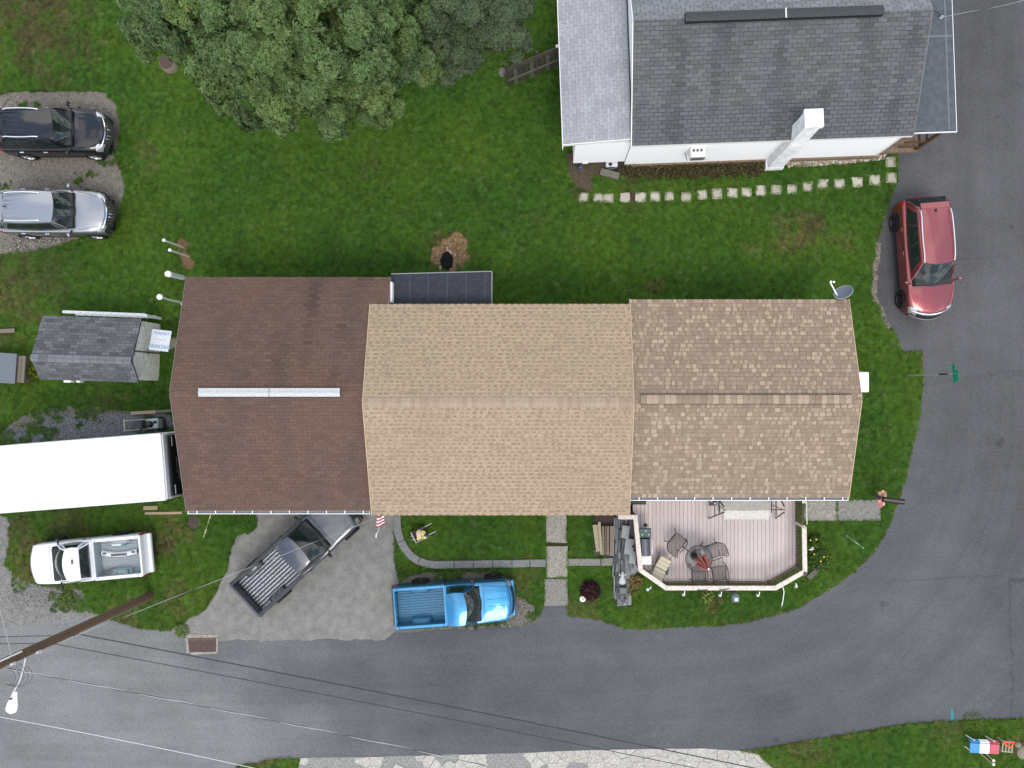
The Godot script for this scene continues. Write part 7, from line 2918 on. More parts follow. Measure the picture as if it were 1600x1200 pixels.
	wire("second short black wire west of the pole, south of the first", Vector3(-17.35, 6.2, 7.681), Vector3(-14.932, 6.2, 7.681), 0.02, 0.011, black)
	wire("pale guy strand going north-west from the pole top", Vector3(-15.595, 7, 7.76), Vector3(-16.007, 7, 6.148), 0.02, 0.012, mt("wire_grey", 0.3, 0.31, 0.31, 0.5, 0.2))
	twisted("service wire coming from the road to the white house's porch roof", Vector3(13.959, 2.9, -13.213), Vector3(16.141, 5.2, -12.688), 0.1, 0.008)
	var mast := thing("service_mast", "dark looped cable end on the porch roof of the white house", "cable", Vector3(13.984, 2.62, -13.481))
	st = sh()
	tube(st, [Vector3(13.75, 2.75, -13.545) - mast.position, Vector3(13.926, 2.8, -13.472) - mast.position, Vector3(14.091, 2.75, -13.364) - mast.position, Vector3(14.247, 2.6, -13.378) - mast.position], 0.02, 6)
	put("loop", st, black, mast)
	st = sh()
	cbox(st, Vector3(14.143, 2.7, -13.323) - mast.position, Vector3(0.1, 0.14, 0.06), 0.01)
	put("clamp", st, mt("pale_metal"), mast)

	# the street name sign
	var sign_ := thing("street_sign", "green street name sign on a thin galvanised post by the road bend", "street sign", Vector3(14.348, 0, -0.633))
	st = sh()
	tube(st, [Vector3(0, -0.1, 0), Vector3(0.01, 3.0, 0)], 0.028, 8)
	put("post", st, mt("galvanised", 0.42, 0.45, 0.44, 0.4, 0.5), sign_)
	st = sh()
	tube(st, [Vector3(0.008, 2.2, 0), Vector3(0.01, 2.75, 0)], 0.031, 8)
	put("dark_sleeve", st, black, sign_)
	var green := mt("sign_green", 0.01, 0.17, 0.1, 0.4)
	st = sh()
	cbox(st, Vector3(0.01, 3.1, 0.0), Vector3(0.02, 0.16, 0.64), 0.005, Basis(Vector3.UP, 0.06) * Basis(Vector3(0, 0, 1), -0.18))
	put("blade", st, green, sign_)
	st = sh()
	cbox(st, Vector3(0.01, 3.27, 0.08), Vector3(0.02, 0.15, 0.4), 0.005, Basis(Vector3.UP, 0.0) * Basis(Vector3(0, 0, 1), -0.18))
	put("blade", st, green, sign_)
	st = sh()
	cbox(st, Vector3(0.01, 3.18, 0.0), Vector3(0.05, 0.05, 0.06), 0.01)
	put("clamp", st, mt("galvanised"), sign_)


# ---------------------------------------------------------------- small things about the yard

func put_plank(called: String, label: String, a: Vector3, b: Vector3, w: float, t: float, m: Material, group := "") -> void:
	var o := thing(called, label, called.replace("_", " "), Vector3((a.x + b.x) * 0.5, 0, (a.z + b.z) * 0.5), 0.0, group)
	var d := (b - a).normalized()
	var side := d.cross(Vector3.UP).normalized()
	var st := sh()
	cbox(st, (a + b) * 0.5 - o.position, Vector3(a.distance_to(b), t, w), 0.006, Basis(d, side.cross(d), side))
	put("timber", st, m, o)


func bloom(st: SurfaceTool, c: Vector3, r: float) -> void:
	for i in 9:
		var a := TAU * i / 9.0 + rng.randf() * 0.3
		var d := Vector3(cos(a), rng.randf_range(0.1, 0.6), sin(a)).normalized()
		var w := d.cross(Vector3.UP).normalized() * r * 0.42
		quad(st, c, c + d * r * 0.6 - w, c + d * r, c + d * r * 0.6 + w)
	ball(st, c + Vector3(0, r * 0.12, 0), Vector3(r * 0.3, r * 0.22, r * 0.3), 7)


func make_yard_things() -> void:
	var st := sh()
	var white := mt("post_white", 0.74, 0.74, 0.7, 0.5)
	# two square posts and two round pipes west of the brown wing
	for q in [["white_post", "white post standing in mulch, the north one of a close pair", Vector3(-14.272, 0, -5.719), 1.3, 0.05], ["white_post", "white post standing in mulch, the south one of a close pair", Vector3(-14.019, 0, -5.339), 1.35, 0.05]]:
		var o := thing(q[0], q[1], "post", q[2], 0.0, "white posts by the brown wing")
		st = sh()
		tube(st, [Vector3(0, -0.05, 0), Vector3(-0.03, q[3], 0.02)], q[4] * 0.8, 10)
		put("shaft", st, mt("post_weathered", 0.55, 0.52, 0.45, 0.7, 0.0, "blotch", 0.3), o)
		st = sh()
		ball(st, Vector3(-0.03, q[3] + 0.01, 0.02), Vector3(0.065, 0.035, 0.065), 12)
		put("cap", st, white, o)
	var pipe := thing("white_pipe", "stout white plastic vent pipe at the north-west corner of the brown wing", "pipe", Vector3(-14.246, 0, -4.504))
	st = sh()
	tube(st, [Vector3(0, -0.05, 0), Vector3(-0.12, 0.85, 0)], 0.1, 14)
	put("pipe", st, mt("pipe_grey_green", 0.4, 0.46, 0.44, 0.5), pipe)
	st = sh()
	lathe(st, [Vector2(0.12, 0.82), Vector2(0.12, 0.93), Vector2(0, 0.95)], 18, Transform3D(Basis.IDENTITY, Vector3(-0.12, 0, 0)))
	put("cap", st, white, pipe)
	var flue := thing("round_flue", "round white cowl on a bent pipe beside the brown wing's west gable", "flue", Vector3(-14.348, 0, -3.568))
	st = sh()
	tube(st, [Vector3(0.1, 0.2, 0.06), Vector3(-0.02, 0.9, 0.04), Vector3(-0.1, 1.25, 0)], 0.04, 8)
	tube(st, [Vector3(0.1, 0.2, 0.06), Vector3(0.14, 0.1, 0.3)], 0.03, 8)
	put("pipe", st, mt("pipe_grey_green"), flue)
	st = sh()
	lathe(st, [Vector2(0.02, 1.22), Vector2(0.11, 1.25), Vector2(0.11, 1.31), Vector2(0.05, 1.34), Vector2(0, 1.34)], 18, Transform3D(Basis.IDENTITY, Vector3(-0.12, 0, 0)))
	put("cowl", st, mt("cowl_white", 0.78, 0.8, 0.82, 0.35), flue)
	for q in [Vector2(-14.272, -5.82), Vector2(-14.145, -5.314), Vector2(-14.044, -5.086)]:
		st = sh()
		var o := blob_outline(q, 0.3, 0.24, 0.35)
		sheet(st, o, 0.011 + bare.size() * 0.0002)
		setting("mulch", st, also(mt("mulch", 0.24, 0.15, 0.085, 0.95, 0.0, "grit", 0.25), "blotch", 0.3))
		bare.append(o)

	# burnt logs and ash
	var ash := thing("ash_heap", "heap of black ash in the burnt straw patch behind the lean-to", "ash heap", Vector3(-3.846, 0, -5.162))
	st = sh()
	var rows := []
	for i in 7:
		var r := []
		for j in 21:
			var a := TAU * j / 20.0
			var k := 1.0 + 0.25 * n_mid.get_noise_2d(cos(a) * 2.0, sin(a) * 2.0)
			r.append(Vector3(cos(a) * 0.27 * i / 6.0 * k, 0.11 * (1.0 - pow(i / 6.0, 2.0)) + 0.012 + 0.012 * n_fine.get_noise_2d(i * 1.3, j * 1.1), sin(a) * 0.38 * i / 6.0 * k))
		rows.append(r)
	grid(st, rows)
	put("ash", st, also(mt("ash_black", 0.02, 0.019, 0.018, 0.95, 0.0, "grit", 0.2), "blotch", 0.3), ash)
	var charred := mt("charred", 0.03, 0.022, 0.018, 0.9, 0.0, "fibre", 0.3)
	for q in [[Vector3(-0.1, 0.1, 0.1), Vector3(0.16, 0.06, 0.26)], [Vector3(-0.2, 0.05, 0.3), Vector3(0.05, 0.1, 0.12)]]:
		st = sh()
		tube(st, [q[0], q[1]], 0.035, 7)
		put("charred_stick", st, charred, ash)
	for q in [[Vector3(-3.814, 0.05, -5.632), 0.07, "pale split log end at the north of the ash heap"], [Vector3(-3.688, 0.05, -5.506), 0.085, "largest pale chunk of wood by the ash heap"], [Vector3(-3.511, 0.05, -5.405), 0.06, "long pale splinter of wood east of the ash heap"], [Vector3(-4.092, 0.05, -4.9), 0.06, "small pinkish chip of wood west of the ash heap"]]:
		var o := thing("wood_chunk", q[2], "wood", q[0], rng.randf() * TAU, "wood pieces at the burnt patch")
		st = sh()
		cbox(st, Vector3(0, 0.01, 0), Vector3(q[1] * 2.6, q[1] * 1.1, q[1] * 1.2), 0.02)
		put("chunk", st, mt("split_wood", 0.52, 0.42, 0.32, 0.9, 0.0, "fibre", 0.3), o)
		st = sh()
		box(st, Vector3(q[1] * 1.302, 0.01, 0), Vector3(0.004, q[1] * 0.8, q[1] * 0.9))
		put("end_grain", st, mt("brown_wood"), o)

	# loose timber round the box truck
	var raw := mt("raw_timber", 0.5, 0.38, 0.26, 0.8, 0.0, "fibre", 0.6)
	put_plank("timber_beam", "pale timber leaning with its greyed end under the brown eave, north of the box truck", Vector3(-16.249, 0.12, 0.844), Vector3(-15.266, 0.12, 0.794), 0.13, 0.09, raw)
	put_plank("timber_beam", "greyed timber length continuing the pale beam under the brown eave", Vector3(-15.241, 0.12, 0.789), Vector3(-14.651, 0.14, 0.743), 0.11, 0.08, mt("greyed_timber", 0.25, 0.2, 0.16, 0.85, 0.0, "fibre", 0.6))
	put_plank("timber_beam", "long pale timber on the grass south of the box truck's back", Vector3(-15.73, 0.06, 4.797), Vector3(-14.265, 0.06, 4.772), 0.1, 0.08, raw)
	put_plank("timber_beam", "short wide pale timber lying against the long one south of the truck", Vector3(-15.774, 0.07, 4.581), Vector3(-15.219, 0.07, 4.568), 0.16, 0.1, mt("raw_timber_b", 0.45, 0.36, 0.22, 0.8, 0.0, "fibre", 0.6))
	put_plank("white_lath", "thin cream lath lying slanted on the grass under the brown eave", Vector3(-13.118, 0.03, 4.727), Vector3(-13.447, 0.03, 5.763), 0.05, 0.03, mt("lath_cream", 0.6, 0.57, 0.45, 0.7))
	put_plank("blue_lath", "thin pale blue strip lying on the lawn below the side walk", Vector3(11.93, 0.03, 5.662), Vector3(12.638, 0.03, 6.193), 0.05, 0.02, mt("lath_blue", 0.5, 0.6, 0.62, 0.6))
	put_plank("stone_slab", "rough grey stone slab lying by the foot of the white annex", Vector3(2.219, 0.1, -8.673), Vector3(2.95, 0.1, -8.471), 0.27, 0.12, also(mt("slab_stone", 0.27, 0.25, 0.2, 0.95, 0.0, "grit", 0.4), "blotch", 0.4))
	var junk := thing("storage_bin", "white and black bin pushed under the hung annex wall", "bin", Vector3(2.657, 0, -8.933))
	st = sh()
	cbox(st, Vector3(0, 0.15, -0.02), Vector3(0.46, 0.28, 0.26), 0.03)
	put("bin", st, mt("bin_white", 0.6, 0.58, 0.62, 0.6), junk)
	st = sh()
	ball(st, Vector3(-0.06, 0.29, 0.04), Vector3(0.08, 0.05, 0.07), 10)
	ball(st, Vector3(0.0, 0.1, 0.16), Vector3(0.28, 0.1, 0.08), 10)
	put("black_bag", st, mt("bag_black", 0.012, 0.012, 0.014, 0.4), junk)
	var barrel := thing("blue_drum", "narrow blue-black drum at the annex's west corner pier", "drum", Vector3(1.442, 0, -8.755))
	st = sh()
	lathe(st, [Vector2(0.09, 0), Vector2(0.1, 0.1), Vector2(0.1, 0.4), Vector2(0.08, 0.44), Vector2(0, 0.44)], 14)
	put("drum", st, mt("drum_blue", 0.03, 0.045, 0.06, 0.5), barrel)
	st = sh()
	lathe(st, [Vector2(0.103, 0.2), Vector2(0.108, 0.215), Vector2(0.103, 0.23)], 14)
	put("hoop", st, mt("pale_metal"), barrel)

	make_mower()
	make_parking_sign()
	make_dish()
	make_flag()
	make_barrow()
	make_mailbox()
	make_slate_wall()
	make_lumber()
	make_plants()
	make_corner_table()

	# a bent white hose end on the grass south of the deck
	var hose := thing("garden_hose", "short bent white hose end on the grass south of the deck", "hose", Vector3(9.413, 0, 7.946))
	st = sh()
	tube(st, [Vector3(9.159, 0.3, 7.332) - hose.position, Vector3(9.326, 0.25, 7.521) - hose.position, Vector3(9.437, 0.15, 7.876) - hose.position, Vector3(9.411, 0.08, 8.275) - hose.position, Vector3(9.374, 0.04, 8.49) - hose.position], 0.018, 7)
	put("pipe", st, white, hose)
	st = sh()
	ball(st, Vector3(9.374, 0.04, 8.515) - hose.position, Vector3(0.035, 0.03, 0.045), 8)
	put("nozzle", st, mt("slot_grey"), hose)
	for q in [["white plastic tub tucked under the south eave of the grey-roofed shed", Vector3(-18.662, 0.2, -0.427), 0.3, 0.14], ["smaller white tub beside the first under the shed's south eave", Vector3(-18.235, 0.2, -0.414), 0.16, 0.12]]:
		var o := thing("plastic_tub", q[0], "tub", q[1] - Vector3(0, 0.2, 0))
		st = sh()
		cbox(st, Vector3(0, 0.15, 0), Vector3(q[2], 0.26, q[3]), 0.02)
		put("tub", st, white, o)
		st = sh()
		box(st, Vector3(0, 0.285, 0), Vector3(q[2] * 0.84, 0.012, q[3] * 0.7))
		put("lid", st, mt("cowl_white", 0.78, 0.8, 0.82, 0.35), o)


func make_mower() -> void:
	var o := thing("lawn_mower", "grey push mower with black grass bag beside the box truck", "lawn mower", Vector3(-15.321, 0, 1.256), deg_to_rad(4))
	var black := mt("black_trim")
	var st := sh()
	cbox(st, Vector3(0, 0.24, 0), Vector3(0.5, 0.14, 0.42), 0.05)
	put("mower_deck", st, mt("mower_grey", 0.36, 0.39, 0.4, 0.4, 0.3), o)
	st = sh()
	lathe(st, [Vector2(0.13, 0.3), Vector2(0.13, 0.42), Vector2(0.09, 0.46), Vector2(0, 0.46)], 16, Transform3D(Basis.IDENTITY, Vector3(-0.08, 0, 0.01)))
	ball(st, Vector3(0.13, 0.34, -0.06), Vector3(0.06, 0.06, 0.06), 10)
	put("engine", st, black, o)
	st = sh()
	cbox(st, Vector3(0.36, 0.22, 0.02), Vector3(0.16, 0.2, 0.44), 0.04)
	put("front_guard", st, mt("dark_blue_guard", 0.03, 0.04, 0.045, 0.5), o)
	for x in [-0.2, 0.22]:
		for z in [-0.23, 0.23]:
			st = sh()
			lathe(st, [Vector2(0.1, -0.025), Vector2(0.1, 0.025), Vector2(0.04, 0.03), Vector2(0, 0.03)], 14, Transform3D(Basis(Vector3.RIGHT, PI / 2), Vector3(x, 0.1, z)))
			put("wheel", st, mt("rubber"), o)
	st = sh()
	cbox(st, Vector3(-0.48, 0.4, 0.03), Vector3(0.36, 0.24, 0.4), 0.04)
	put("grass_bag", st, mt("bag_grey", 0.07, 0.07, 0.08, 0.9), o)
	st = sh()
	for z in [-0.19, 0.19]:
		tube(st, [Vector3(-0.2, 0.3, z), Vector3(-0.72, 0.9, z)], 0.014, 6)
	put("handle_tube", st, mt("pale_metal"), o)
	st = sh()
	tube(st, [Vector3(-0.72, 0.9, -0.25), Vector3(-0.72, 0.9, 0.21)], 0.022, 7)
	put("handle_grip", st, mt("grip_tan", 0.42, 0.37, 0.25, 0.7), o)


func make_parking_sign() -> void:
	# a board tipped up toward the sky, leaning against the shed's doors
	var o := thing("parking_sign", "white board reading PARKING in faded blue, propped outside the shed's doors", "sign", Vector3(-14.524, 1.15, -1.938), deg_to_rad(-6))
	var white := mt("sign_white", 0.64, 0.69, 0.73, 0.55, 0.0, "blotch", 0.4)
	var tilt := Basis(Vector3.RIGHT, -0.12)
	var st := sh()
	cbox(st, Vector3.ZERO, Vector3(0.74, 0.025, 0.8), 0.006, tilt)
	var board := put("board", st, white, o)
	for l in [["TENANT", 0.2, -0.27, Color(0.2, 0.27, 0.42)], ["PARKING", 0.24, 0.24, Color(0.2, 0.29, 0.42)]]:
		var t := TextMesh.new()
		t.text = l[0]
		var f := SystemFont.new()
		f.font_names = PackedStringArray(["Droid Sans"])
		f.font_weight = 700
		t.font = f
		t.font_size = 64
		t.pixel_size = l[1] / 64.0 * 0.8
		t.depth = 0.004
		var m := put_mesh("lettering", t, mt("sign_ink_" + l[0], l[3].r, l[3].g, l[3].b, 0.7), board)
		m.transform = Transform3D(tilt * Basis(Vector3.RIGHT, -PI / 2), tilt * Vector3(0, 0.0145, l[2]))
	st = sh()
	for k in 9:
		box(st, tilt * Vector3(-0.2 + k * 0.05, 0.0135, -0.03), Vector3(0.03, 0.003, 0.06), tilt)
	put("faded_line", st, mt("sign_faint", 0.5, 0.42, 0.42, 0.7), board)
	st = sh()
	for x in [-0.3, 0.3]:
		tube(st, [Vector3(x, -0.06, -0.3), Vector3(x, -1.15, -0.36)], 0.025, 7)
		tube(st, [Vector3(x, -0.2, 0.3), Vector3(x, -1.15, 0.36)], 0.025, 7)
	put("stand", st, mt("grey_wood"), o)
	var slab := thing("paving_slab", "mossy pale paving slab between the parking sign and the brown wing", "slab", Vector3(-14.702, 0, -1.923))
	st = sh()
	cbox(st, Vector3(0.05, 0.02, 0), Vector3(0.5, 0.06, 0.44), 0.008)
	put("stone", st, mt("mossy_slab", 0.26, 0.26, 0.2, 0.95, 0.0, "grit", 0.3), slab)
	bare.append(rect(Vector2(-14.651, -1.923), 0.5, 0.44))


func make_dish() -> void:
	var o := thing("satellite_dish", "grey oval satellite dish with white arm at the north eave of the east roof", "satellite dish", Vector3(10.567, 2.7, -3.416))
	var face := Vector3(-0.62, 0.5, -0.6).normalized()
	var x := Vector3.UP.cross(face).normalized()
	var b := Basis(x, face, x.cross(face))
	var st := sh()
	st.set_smooth_group(0)
	var prof := []
	for i in 8:
		var f := i / 7.0
		prof.append(Vector2(f, 0.07 * f * f))
	var xf := Transform3D(b * Basis.from_scale(Vector3(0.31, 1, 0.36)), Vector3(0.06, 0.12, -0.06))
	lathe(st, prof, 28, xf)
	put("reflector", st, also(mt("dish_grey", 0.155, 0.18, 0.225, 0.55), "felt", 0.3), o)
	st = sh()
	var ring := []
	for i in 29:
		var a := TAU * i / 28.0
		ring.append(xf * Vector3(cos(a), 0.07, sin(a)))
	tube(st, ring, 0.01, 6)
	put("rim", st, mt("rim_pale", 0.35, 0.38, 0.38, 0.5), o)
	var tip := Vector3(10.159, 2.75, -3.886) - o.position
	st = sh()
	tube(st, [Vector3(-0.1, -0.02, 0.0), Vector3(-0.16, 0.0, -0.06), tip], 0.025, 7)
	put("arm", st, mt("white_metal"), o)
	for q in [Vector3(0, 0.02, -0.03), Vector3(0.1, 0.02, -0.02)]:
		st = sh()
		tube(st, [tip + q, tip + q + Vector3(0.05, 0.01, 0.03)], 0.035, 9)
		put("receiver", st, mt("white_metal"), o)
	st = sh()
	tube(st, [Vector3(0.08, 0.1, -0.02), Vector3(0.1, -0.1, 0.1), Vector3(0.05, -0.3, 0.28)], 0.028, 8)
	put("mast", st, mt("galvanised"), o)


func make_flag() -> void:
	var o := thing("flag", "small red, white and blue striped flag hanging from the eave above the drive", "flag", Vector3(-5.997, 2.2, 4.649))
	var red := mt("flag_red", 0.36, 0.03, 0.055, 0.85)
	var white := mt("flag_white", 0.75, 0.74, 0.74, 0.85)
	# pole slanting down and out from the house wall
	var st := sh()
	tube(st, [Vector3(0.06, 0.25, -0.5), Vector3(-0.02, -0.1, 0.35), Vector3(-6.212, 1.7, 5.311) - o.position], 0.011, 6)
	put("pole", st, mt("pale_metal"), o)
	st = sh()
	tube(st, [Vector3(-6.2, 1.75, 5.23) - o.position, Vector3(-6.232, 1.66, 5.415) - o.position], 0.017, 6)
	put("pole_tip", st, mt("white_metal"), o)
	# cloth in stripes, rippling
	for k in 7:
		st = sh()
		var rows := []
		for i in 9:
			var f := i / 8.0
			var r := []
			for j in 2:
				var v := (k + j) / 7.0
				r.append(Vector3(-0.03 + f * 0.2 - 0.05 * v, 0.14 - 0.45 * f * (0.4 + 0.6 * v) + 0.03 * sin(f * 7.0 + v * 2.0) - 0.12 * v, -0.16 + v * 0.44 + 0.03 * sin(f * 5.0)))
			rows.append(r)
		grid(st, rows)
		put("stripe", st, red if k % 2 == 0 else white, o)
	st = sh()
	var rows := []
	for i in 5:
		var f := i / 4.0
		rows.append([Vector3(-0.045 + f * 0.09, 0.16 - 0.12 * f, -0.3), Vector3(-0.05 + f * 0.09, 0.14 - 0.14 * f, -0.16)])
	grid(st, rows)
	put("canton", st, mt("flag_blue", 0.03, 0.04, 0.16, 0.85), o)


func make_barrow() -> void:
	var o := thing("flower_barrow", "small wheelbarrow heaped with pale yellow flowers on the front lawn", "wheelbarrow", Vector3(-4.845, 0, 5.57), deg_to_rad(27))
	var wood := mt("barrow_wood", 0.11, 0.085, 0.08, 0.85, 0.0, "fibre", 0.4)
	var pale := mt("barrow_pale", 0.5, 0.5, 0.45, 0.7)
	var st := sh()
	box(st, Vector3(0, 0.26, 0), Vector3(0.5, 0.02, 0.42))
	put("tray_floor", st, wood, o)
	for q in [[Vector3(-0.26, 0.35, 0), Vector3(0.025, 0.18, 0.46)], [Vector3(0.26, 0.33, 0), Vector3(0.02, 0.14, 0.4)], [Vector3(0, 0.33, -0.22), Vector3(0.5, 0.14, 0.02)], [Vector3(0, 0.33, 0.22), Vector3(0.5, 0.14, 0.02)]]:
		st = sh()
		cbox(st, q[0], q[1], 0.005)
		put("side", st, pale if q[0].x < -0.2 or q[0].z > 0.1 else wood, o)
	for z in [-0.17, 0.17]:
		st = sh()
		tube(st, [Vector3(-0.4, 0.2, z * 0.4), Vector3(0.2, 0.28, z), Vector3(0.6, 0.34, z * 1.05)], 0.014, 7)
		put("handle", st, pale, o)
		st = sh()
		tube(st, [Vector3(0.2, 0.27, z), Vector3(0.22, 0.0, z)], 0.014, 7)
		put("leg", st, wood, o)
	st = sh()
	lathe(st, [Vector2(0.12, -0.02), Vector2(0.12, 0.02), Vector2(0, 0.02)], 14, Transform3D(Basis(Vector3.RIGHT, PI / 2), Vector3(-0.38, 0.12, 0)))
	put("wheel", st, wood, o)
	var tones := [mt("flower_cream", 0.62, 0.55, 0.3, 0.85), mt("flower_yellow", 0.6, 0.5, 0.2, 0.85), mt("flower_blush", 0.62, 0.48, 0.4, 0.85)]
	for i in 16:
		st = sh()
		var a := rng.randf() * TAU
		var r := sqrt(rng.randf()) * 0.19
		bloom(st, Vector3(cos(a) * r * 1.1 + 0.03, 0.4 + 0.1 * (1.0 - r / 0.2), sin(a) * r + 0.05), rng.randf_range(0.055, 0.085))
		put("flower", st, tones[rng.randi() % 3], o)


func make_mailbox() -> void:
	# a leaning wooden arm on a post, decked with pink and yellow flowers
	var o := thing("flower_post", "dark wooden post hung with pink and yellow flowers at the end of the side walk", "post", Vector3(13.007, 0, 4.099))
	var wood := mt("dark_post", 0.05, 0.04, 0.036, 0.85, 0.0, "fibre", 0.4)
	var grey := mt("grey_post", 0.2, 0.165, 0.145, 0.85, 0.0, "fibre", 0.4)
	var st := sh()
	var up := Vector3(13.034, 1.15, 4.094) - o.position
	tube(st, [Vector3(0, -0.05, 0), up], 0.07, 4)
	put("upright", st, grey, o)
	st = sh()
	var b := Basis(Vector3.UP, -0.12)
	cbox(st, up + Vector3(0.16, 0.06, 0.02), Vector3(0.82, 0.16, 0.2), 0.02, b)
	put("mailbox", st, wood, o)
	st = sh()
	cbox(st, up + Vector3(0.16, 0.145, 0.02), Vector3(0.8, 0.012, 0.06), 0.004, b)
	put("lid_strip", st, grey, o)
	var tones := [mt("flower_pink", 0.5, 0.17, 0.22, 0.85), mt("flower_salmon", 0.58, 0.28, 0.22, 0.85), mt("flower_lemon", 0.66, 0.55, 0.22, 0.85)]
	for q in [[1374,771,0], [1377,773,0], [1379,770,1], [1377,768,2], [1381,773,2], [1372,770,1], [1372,785,0], [1375,786,0], [1379,787,2], [1373,790,0], [1376,781,1], [1371,783,1], [1381,777,2]]:
		st = sh()
		bloom(st, Vector3((q[0] - 850.0) * 26.2 / 1067.0, 0.8 + rng.randf() * 0.15, (q[1] - 612.0) * 26.2 / 1067.0) - o.position, 0.085)
		put("flower", st, tones[q[2]], o)
	st = sh()
	for i in 40:
		var c := up * rng.randf_range(0.5, 0.85) + Vector3(rng.randf_range(-0.2, 0.2), rng.randf_range(-0.1, 0.1), rng.randf_range(-0.25, 0.25))
		var d := Vector3(rng.randfn(), 0.2, rng.randfn()).normalized() * 0.08
		var w := d.cross(Vector3.UP).normalized() * 0.02
		tri(st, c - w, c + w, c + d)
	put("leaves", st, mt("posy_leaf", 0.03, 0.06, 0.02, 0.8), o)


# rough grey slabs laid on edge beside the deck, garden ornaments on them
func make_slate_wall() -> void:
	var o := thing("slate_edging", "long heap of rough grey slate slabs laid on edge beside the deck", "slate heap", Vector3(3.163, 0, 6.782))
	var tones := []
	for i in 5:
		var k: float = [1.25, 0.95, 1.5, 0.6, 1.1][i]
		tones.append(also(mt("slate%d" % i, 0.36 * k, 0.37 * k, 0.38 * k, 0.85, 0.0, "fibre", 0.5), "blotch", 0.4))
	var n := 0
	# narrow slabs running north and south, in short overlapping lengths
	for row in 14:
		var z0 := 812.0
		var x := 961.0 + row * 2.7
		while z0 < 940.0:
			var len := rng.randf_range(14.0, 34.0)
			var z1 := minf(z0 + len, 940.0)
			# the heap narrows to its south end
			var limit := 993.0 if z0 < 880.0 else lerpf(993.0, 984.0, clampf((z0 - 880.0) / 20.0, 0.0, 1.0))
			var lean := (row - 3.0) * 0.65 * clampf((z0 - 850.0) / 60.0, 0.0, 1.0) * 1.3 if z0 < 890.0 else 0.0
			if x + lean < limit and not (row > 8 and z0 > 885.0):
				var a := Vector3((x - 850.0) * 0.0248, 0, (z0 - 612.0) * 0.0248)
				var b := Vector3((x + lean + rng.randf_range(-1.5, 1.5) - 850.0) * 0.0248, 0, (z1 - 612.0) * 0.0248)
				var tall := rng.randf_range(0.12, 0.27) * (1.0 if row < 6 else 0.7)
				var d := (b - a).normalized()
				var st := sh()
				var basis := Basis(d, Vector3.UP, d.cross(Vector3.UP)) * Basis(Vector3.RIGHT, rng.randf_range(-0.35, 0.35))
				cbox(st, (a + b) * 0.5 + Vector3(0, tall * 0.5, 0) - o.position, Vector3(a.distance_to(b) * 1.08, tall, rng.randf_range(0.02, 0.055)), 0.01, basis)
				put("slab", st, tones[(row * 3 + n) % 5 if rng.randf() < 0.7 else 3], o)
				n += 1
			z0 += len - rng.randf_range(0.0, 3.0)
	var st := sh()
	prism(st, PackedVector2Array([Vector2(2.784, 5.061), Vector2(3.796, 5.061), Vector2(3.796, 6.908), Vector2(3.441, 7.414), Vector2(3.441, 8.401), Vector2(2.885, 8.452)]), 0.0, 0.09)
	put_at_home("bed", st, tones[0], o)
	for q in [[978,832,0.5,0.3], [984,855,0.62,0.36], [990,872,0.5,0.3]]:
		st = sh()
		cbox(st, Vector3((q[0] - 850.0) * 0.0249, 0.3, (q[1] - 612.0) * 0.0249) - o.position, Vector3(q[3], 0.05, q[2]), 0.02, Basis(Vector3.UP, -0.12) * Basis(Vector3(0, 0, 1), 0.1))
		put("slab", st, tones[2], o)
	bare.append(PackedVector2Array([Vector2(2.733, 5.061), Vector2(3.796, 5.061), Vector2(3.796, 6.984), Vector2(3.492, 7.414), Vector2(3.492, 8.452), Vector2(2.834, 8.477)]))

	var stone := also(mt("cast_stone", 0.62, 0.64, 0.61, 0.8, 0.0, "felt", 0.15), "blotch", 0.3)
	var grey := also(mt("grey_stone", 0.26, 0.275, 0.275, 0.85, 0.0, "grit", 0.3), "blotch", 0.3)
	var angel := thing("garden_statue", "white garden statue with spread skirt lying back on the slate edging", "statue", Vector3(3.041, 0.4, 7.279), 0.0)
	st = sh()
	lathe(st, [Vector2(0.02, -0.02), Vector2(0.145, 0.0), Vector2(0.12, 0.12), Vector2(0.065, 0.24), Vector2(0.05, 0.28), Vector2(0.075, 0.34), Vector2(0.05, 0.39), Vector2(0.0, 0.4)], 18, Transform3D(Basis(Vector3.RIGHT, -1.15), Vector3(0, 0.0, 0.14)))
	for s in [-1.0, 1.0]:
		tube(st, [Vector3(s * 0.04, 0.13, -0.15), Vector3(s * 0.11, 0.15, -0.18), Vector3(s * 0.13, 0.17, -0.24)], 0.026, 7)
	put("figure", st, stone, angel)
	st = sh()
	ball(st, Vector3(0, 0.19, -0.27), Vector3(0.055, 0.065, 0.06), 12)
	put("head", st, stone, angel)
	var block := thing("stone_block", "square grey stone block south of the white statue on the slate", "block", Vector3(3.089, 0.2, 7.761))
	st = sh()
	cbox(st, Vector3(0, 0.0, 0), Vector3(0.28, 0.34, 0.26), 0.02)
	put("block", st, grey, block)
	st = sh()
	box(st, Vector3(0.02, 0.172, -0.12), Vector3(0.22, 0.006, 0.02))
	put("groove", st, mt("gap_dark", 0.008, 0.008, 0.009, 0.9), block)
	var basin := thing("stone_basin", "round grey stone basin at the south end of the slate edging", "basin", Vector3(3.112, 0, 8.097))
	st = sh()
	cbox(st, Vector3(-0.01, 0.1, 0.06), Vector3(0.4, 0.22, 0.5), 0.02)
	put("plinth", st, grey, basin)
	st = sh()
	lathe(st, [Vector2(0.1, 0.2), Vector2(0.145, 0.27), Vector2(0.12, 0.27), Vector2(0.08, 0.225), Vector2(0, 0.22)], 20)
	put("bowl", st, also(mt("basin_grey", 0.2, 0.205, 0.205, 0.8, 0.0, "grit", 0.3), "blotch", 0.3), basin)
	st = sh()
	ball(st, Vector3(0.05, 0.255, -0.01), Vector3(0.05, 0.03, 0.025), 8)
	put("dark_leaf", st, mt("gap_dark"), basin)
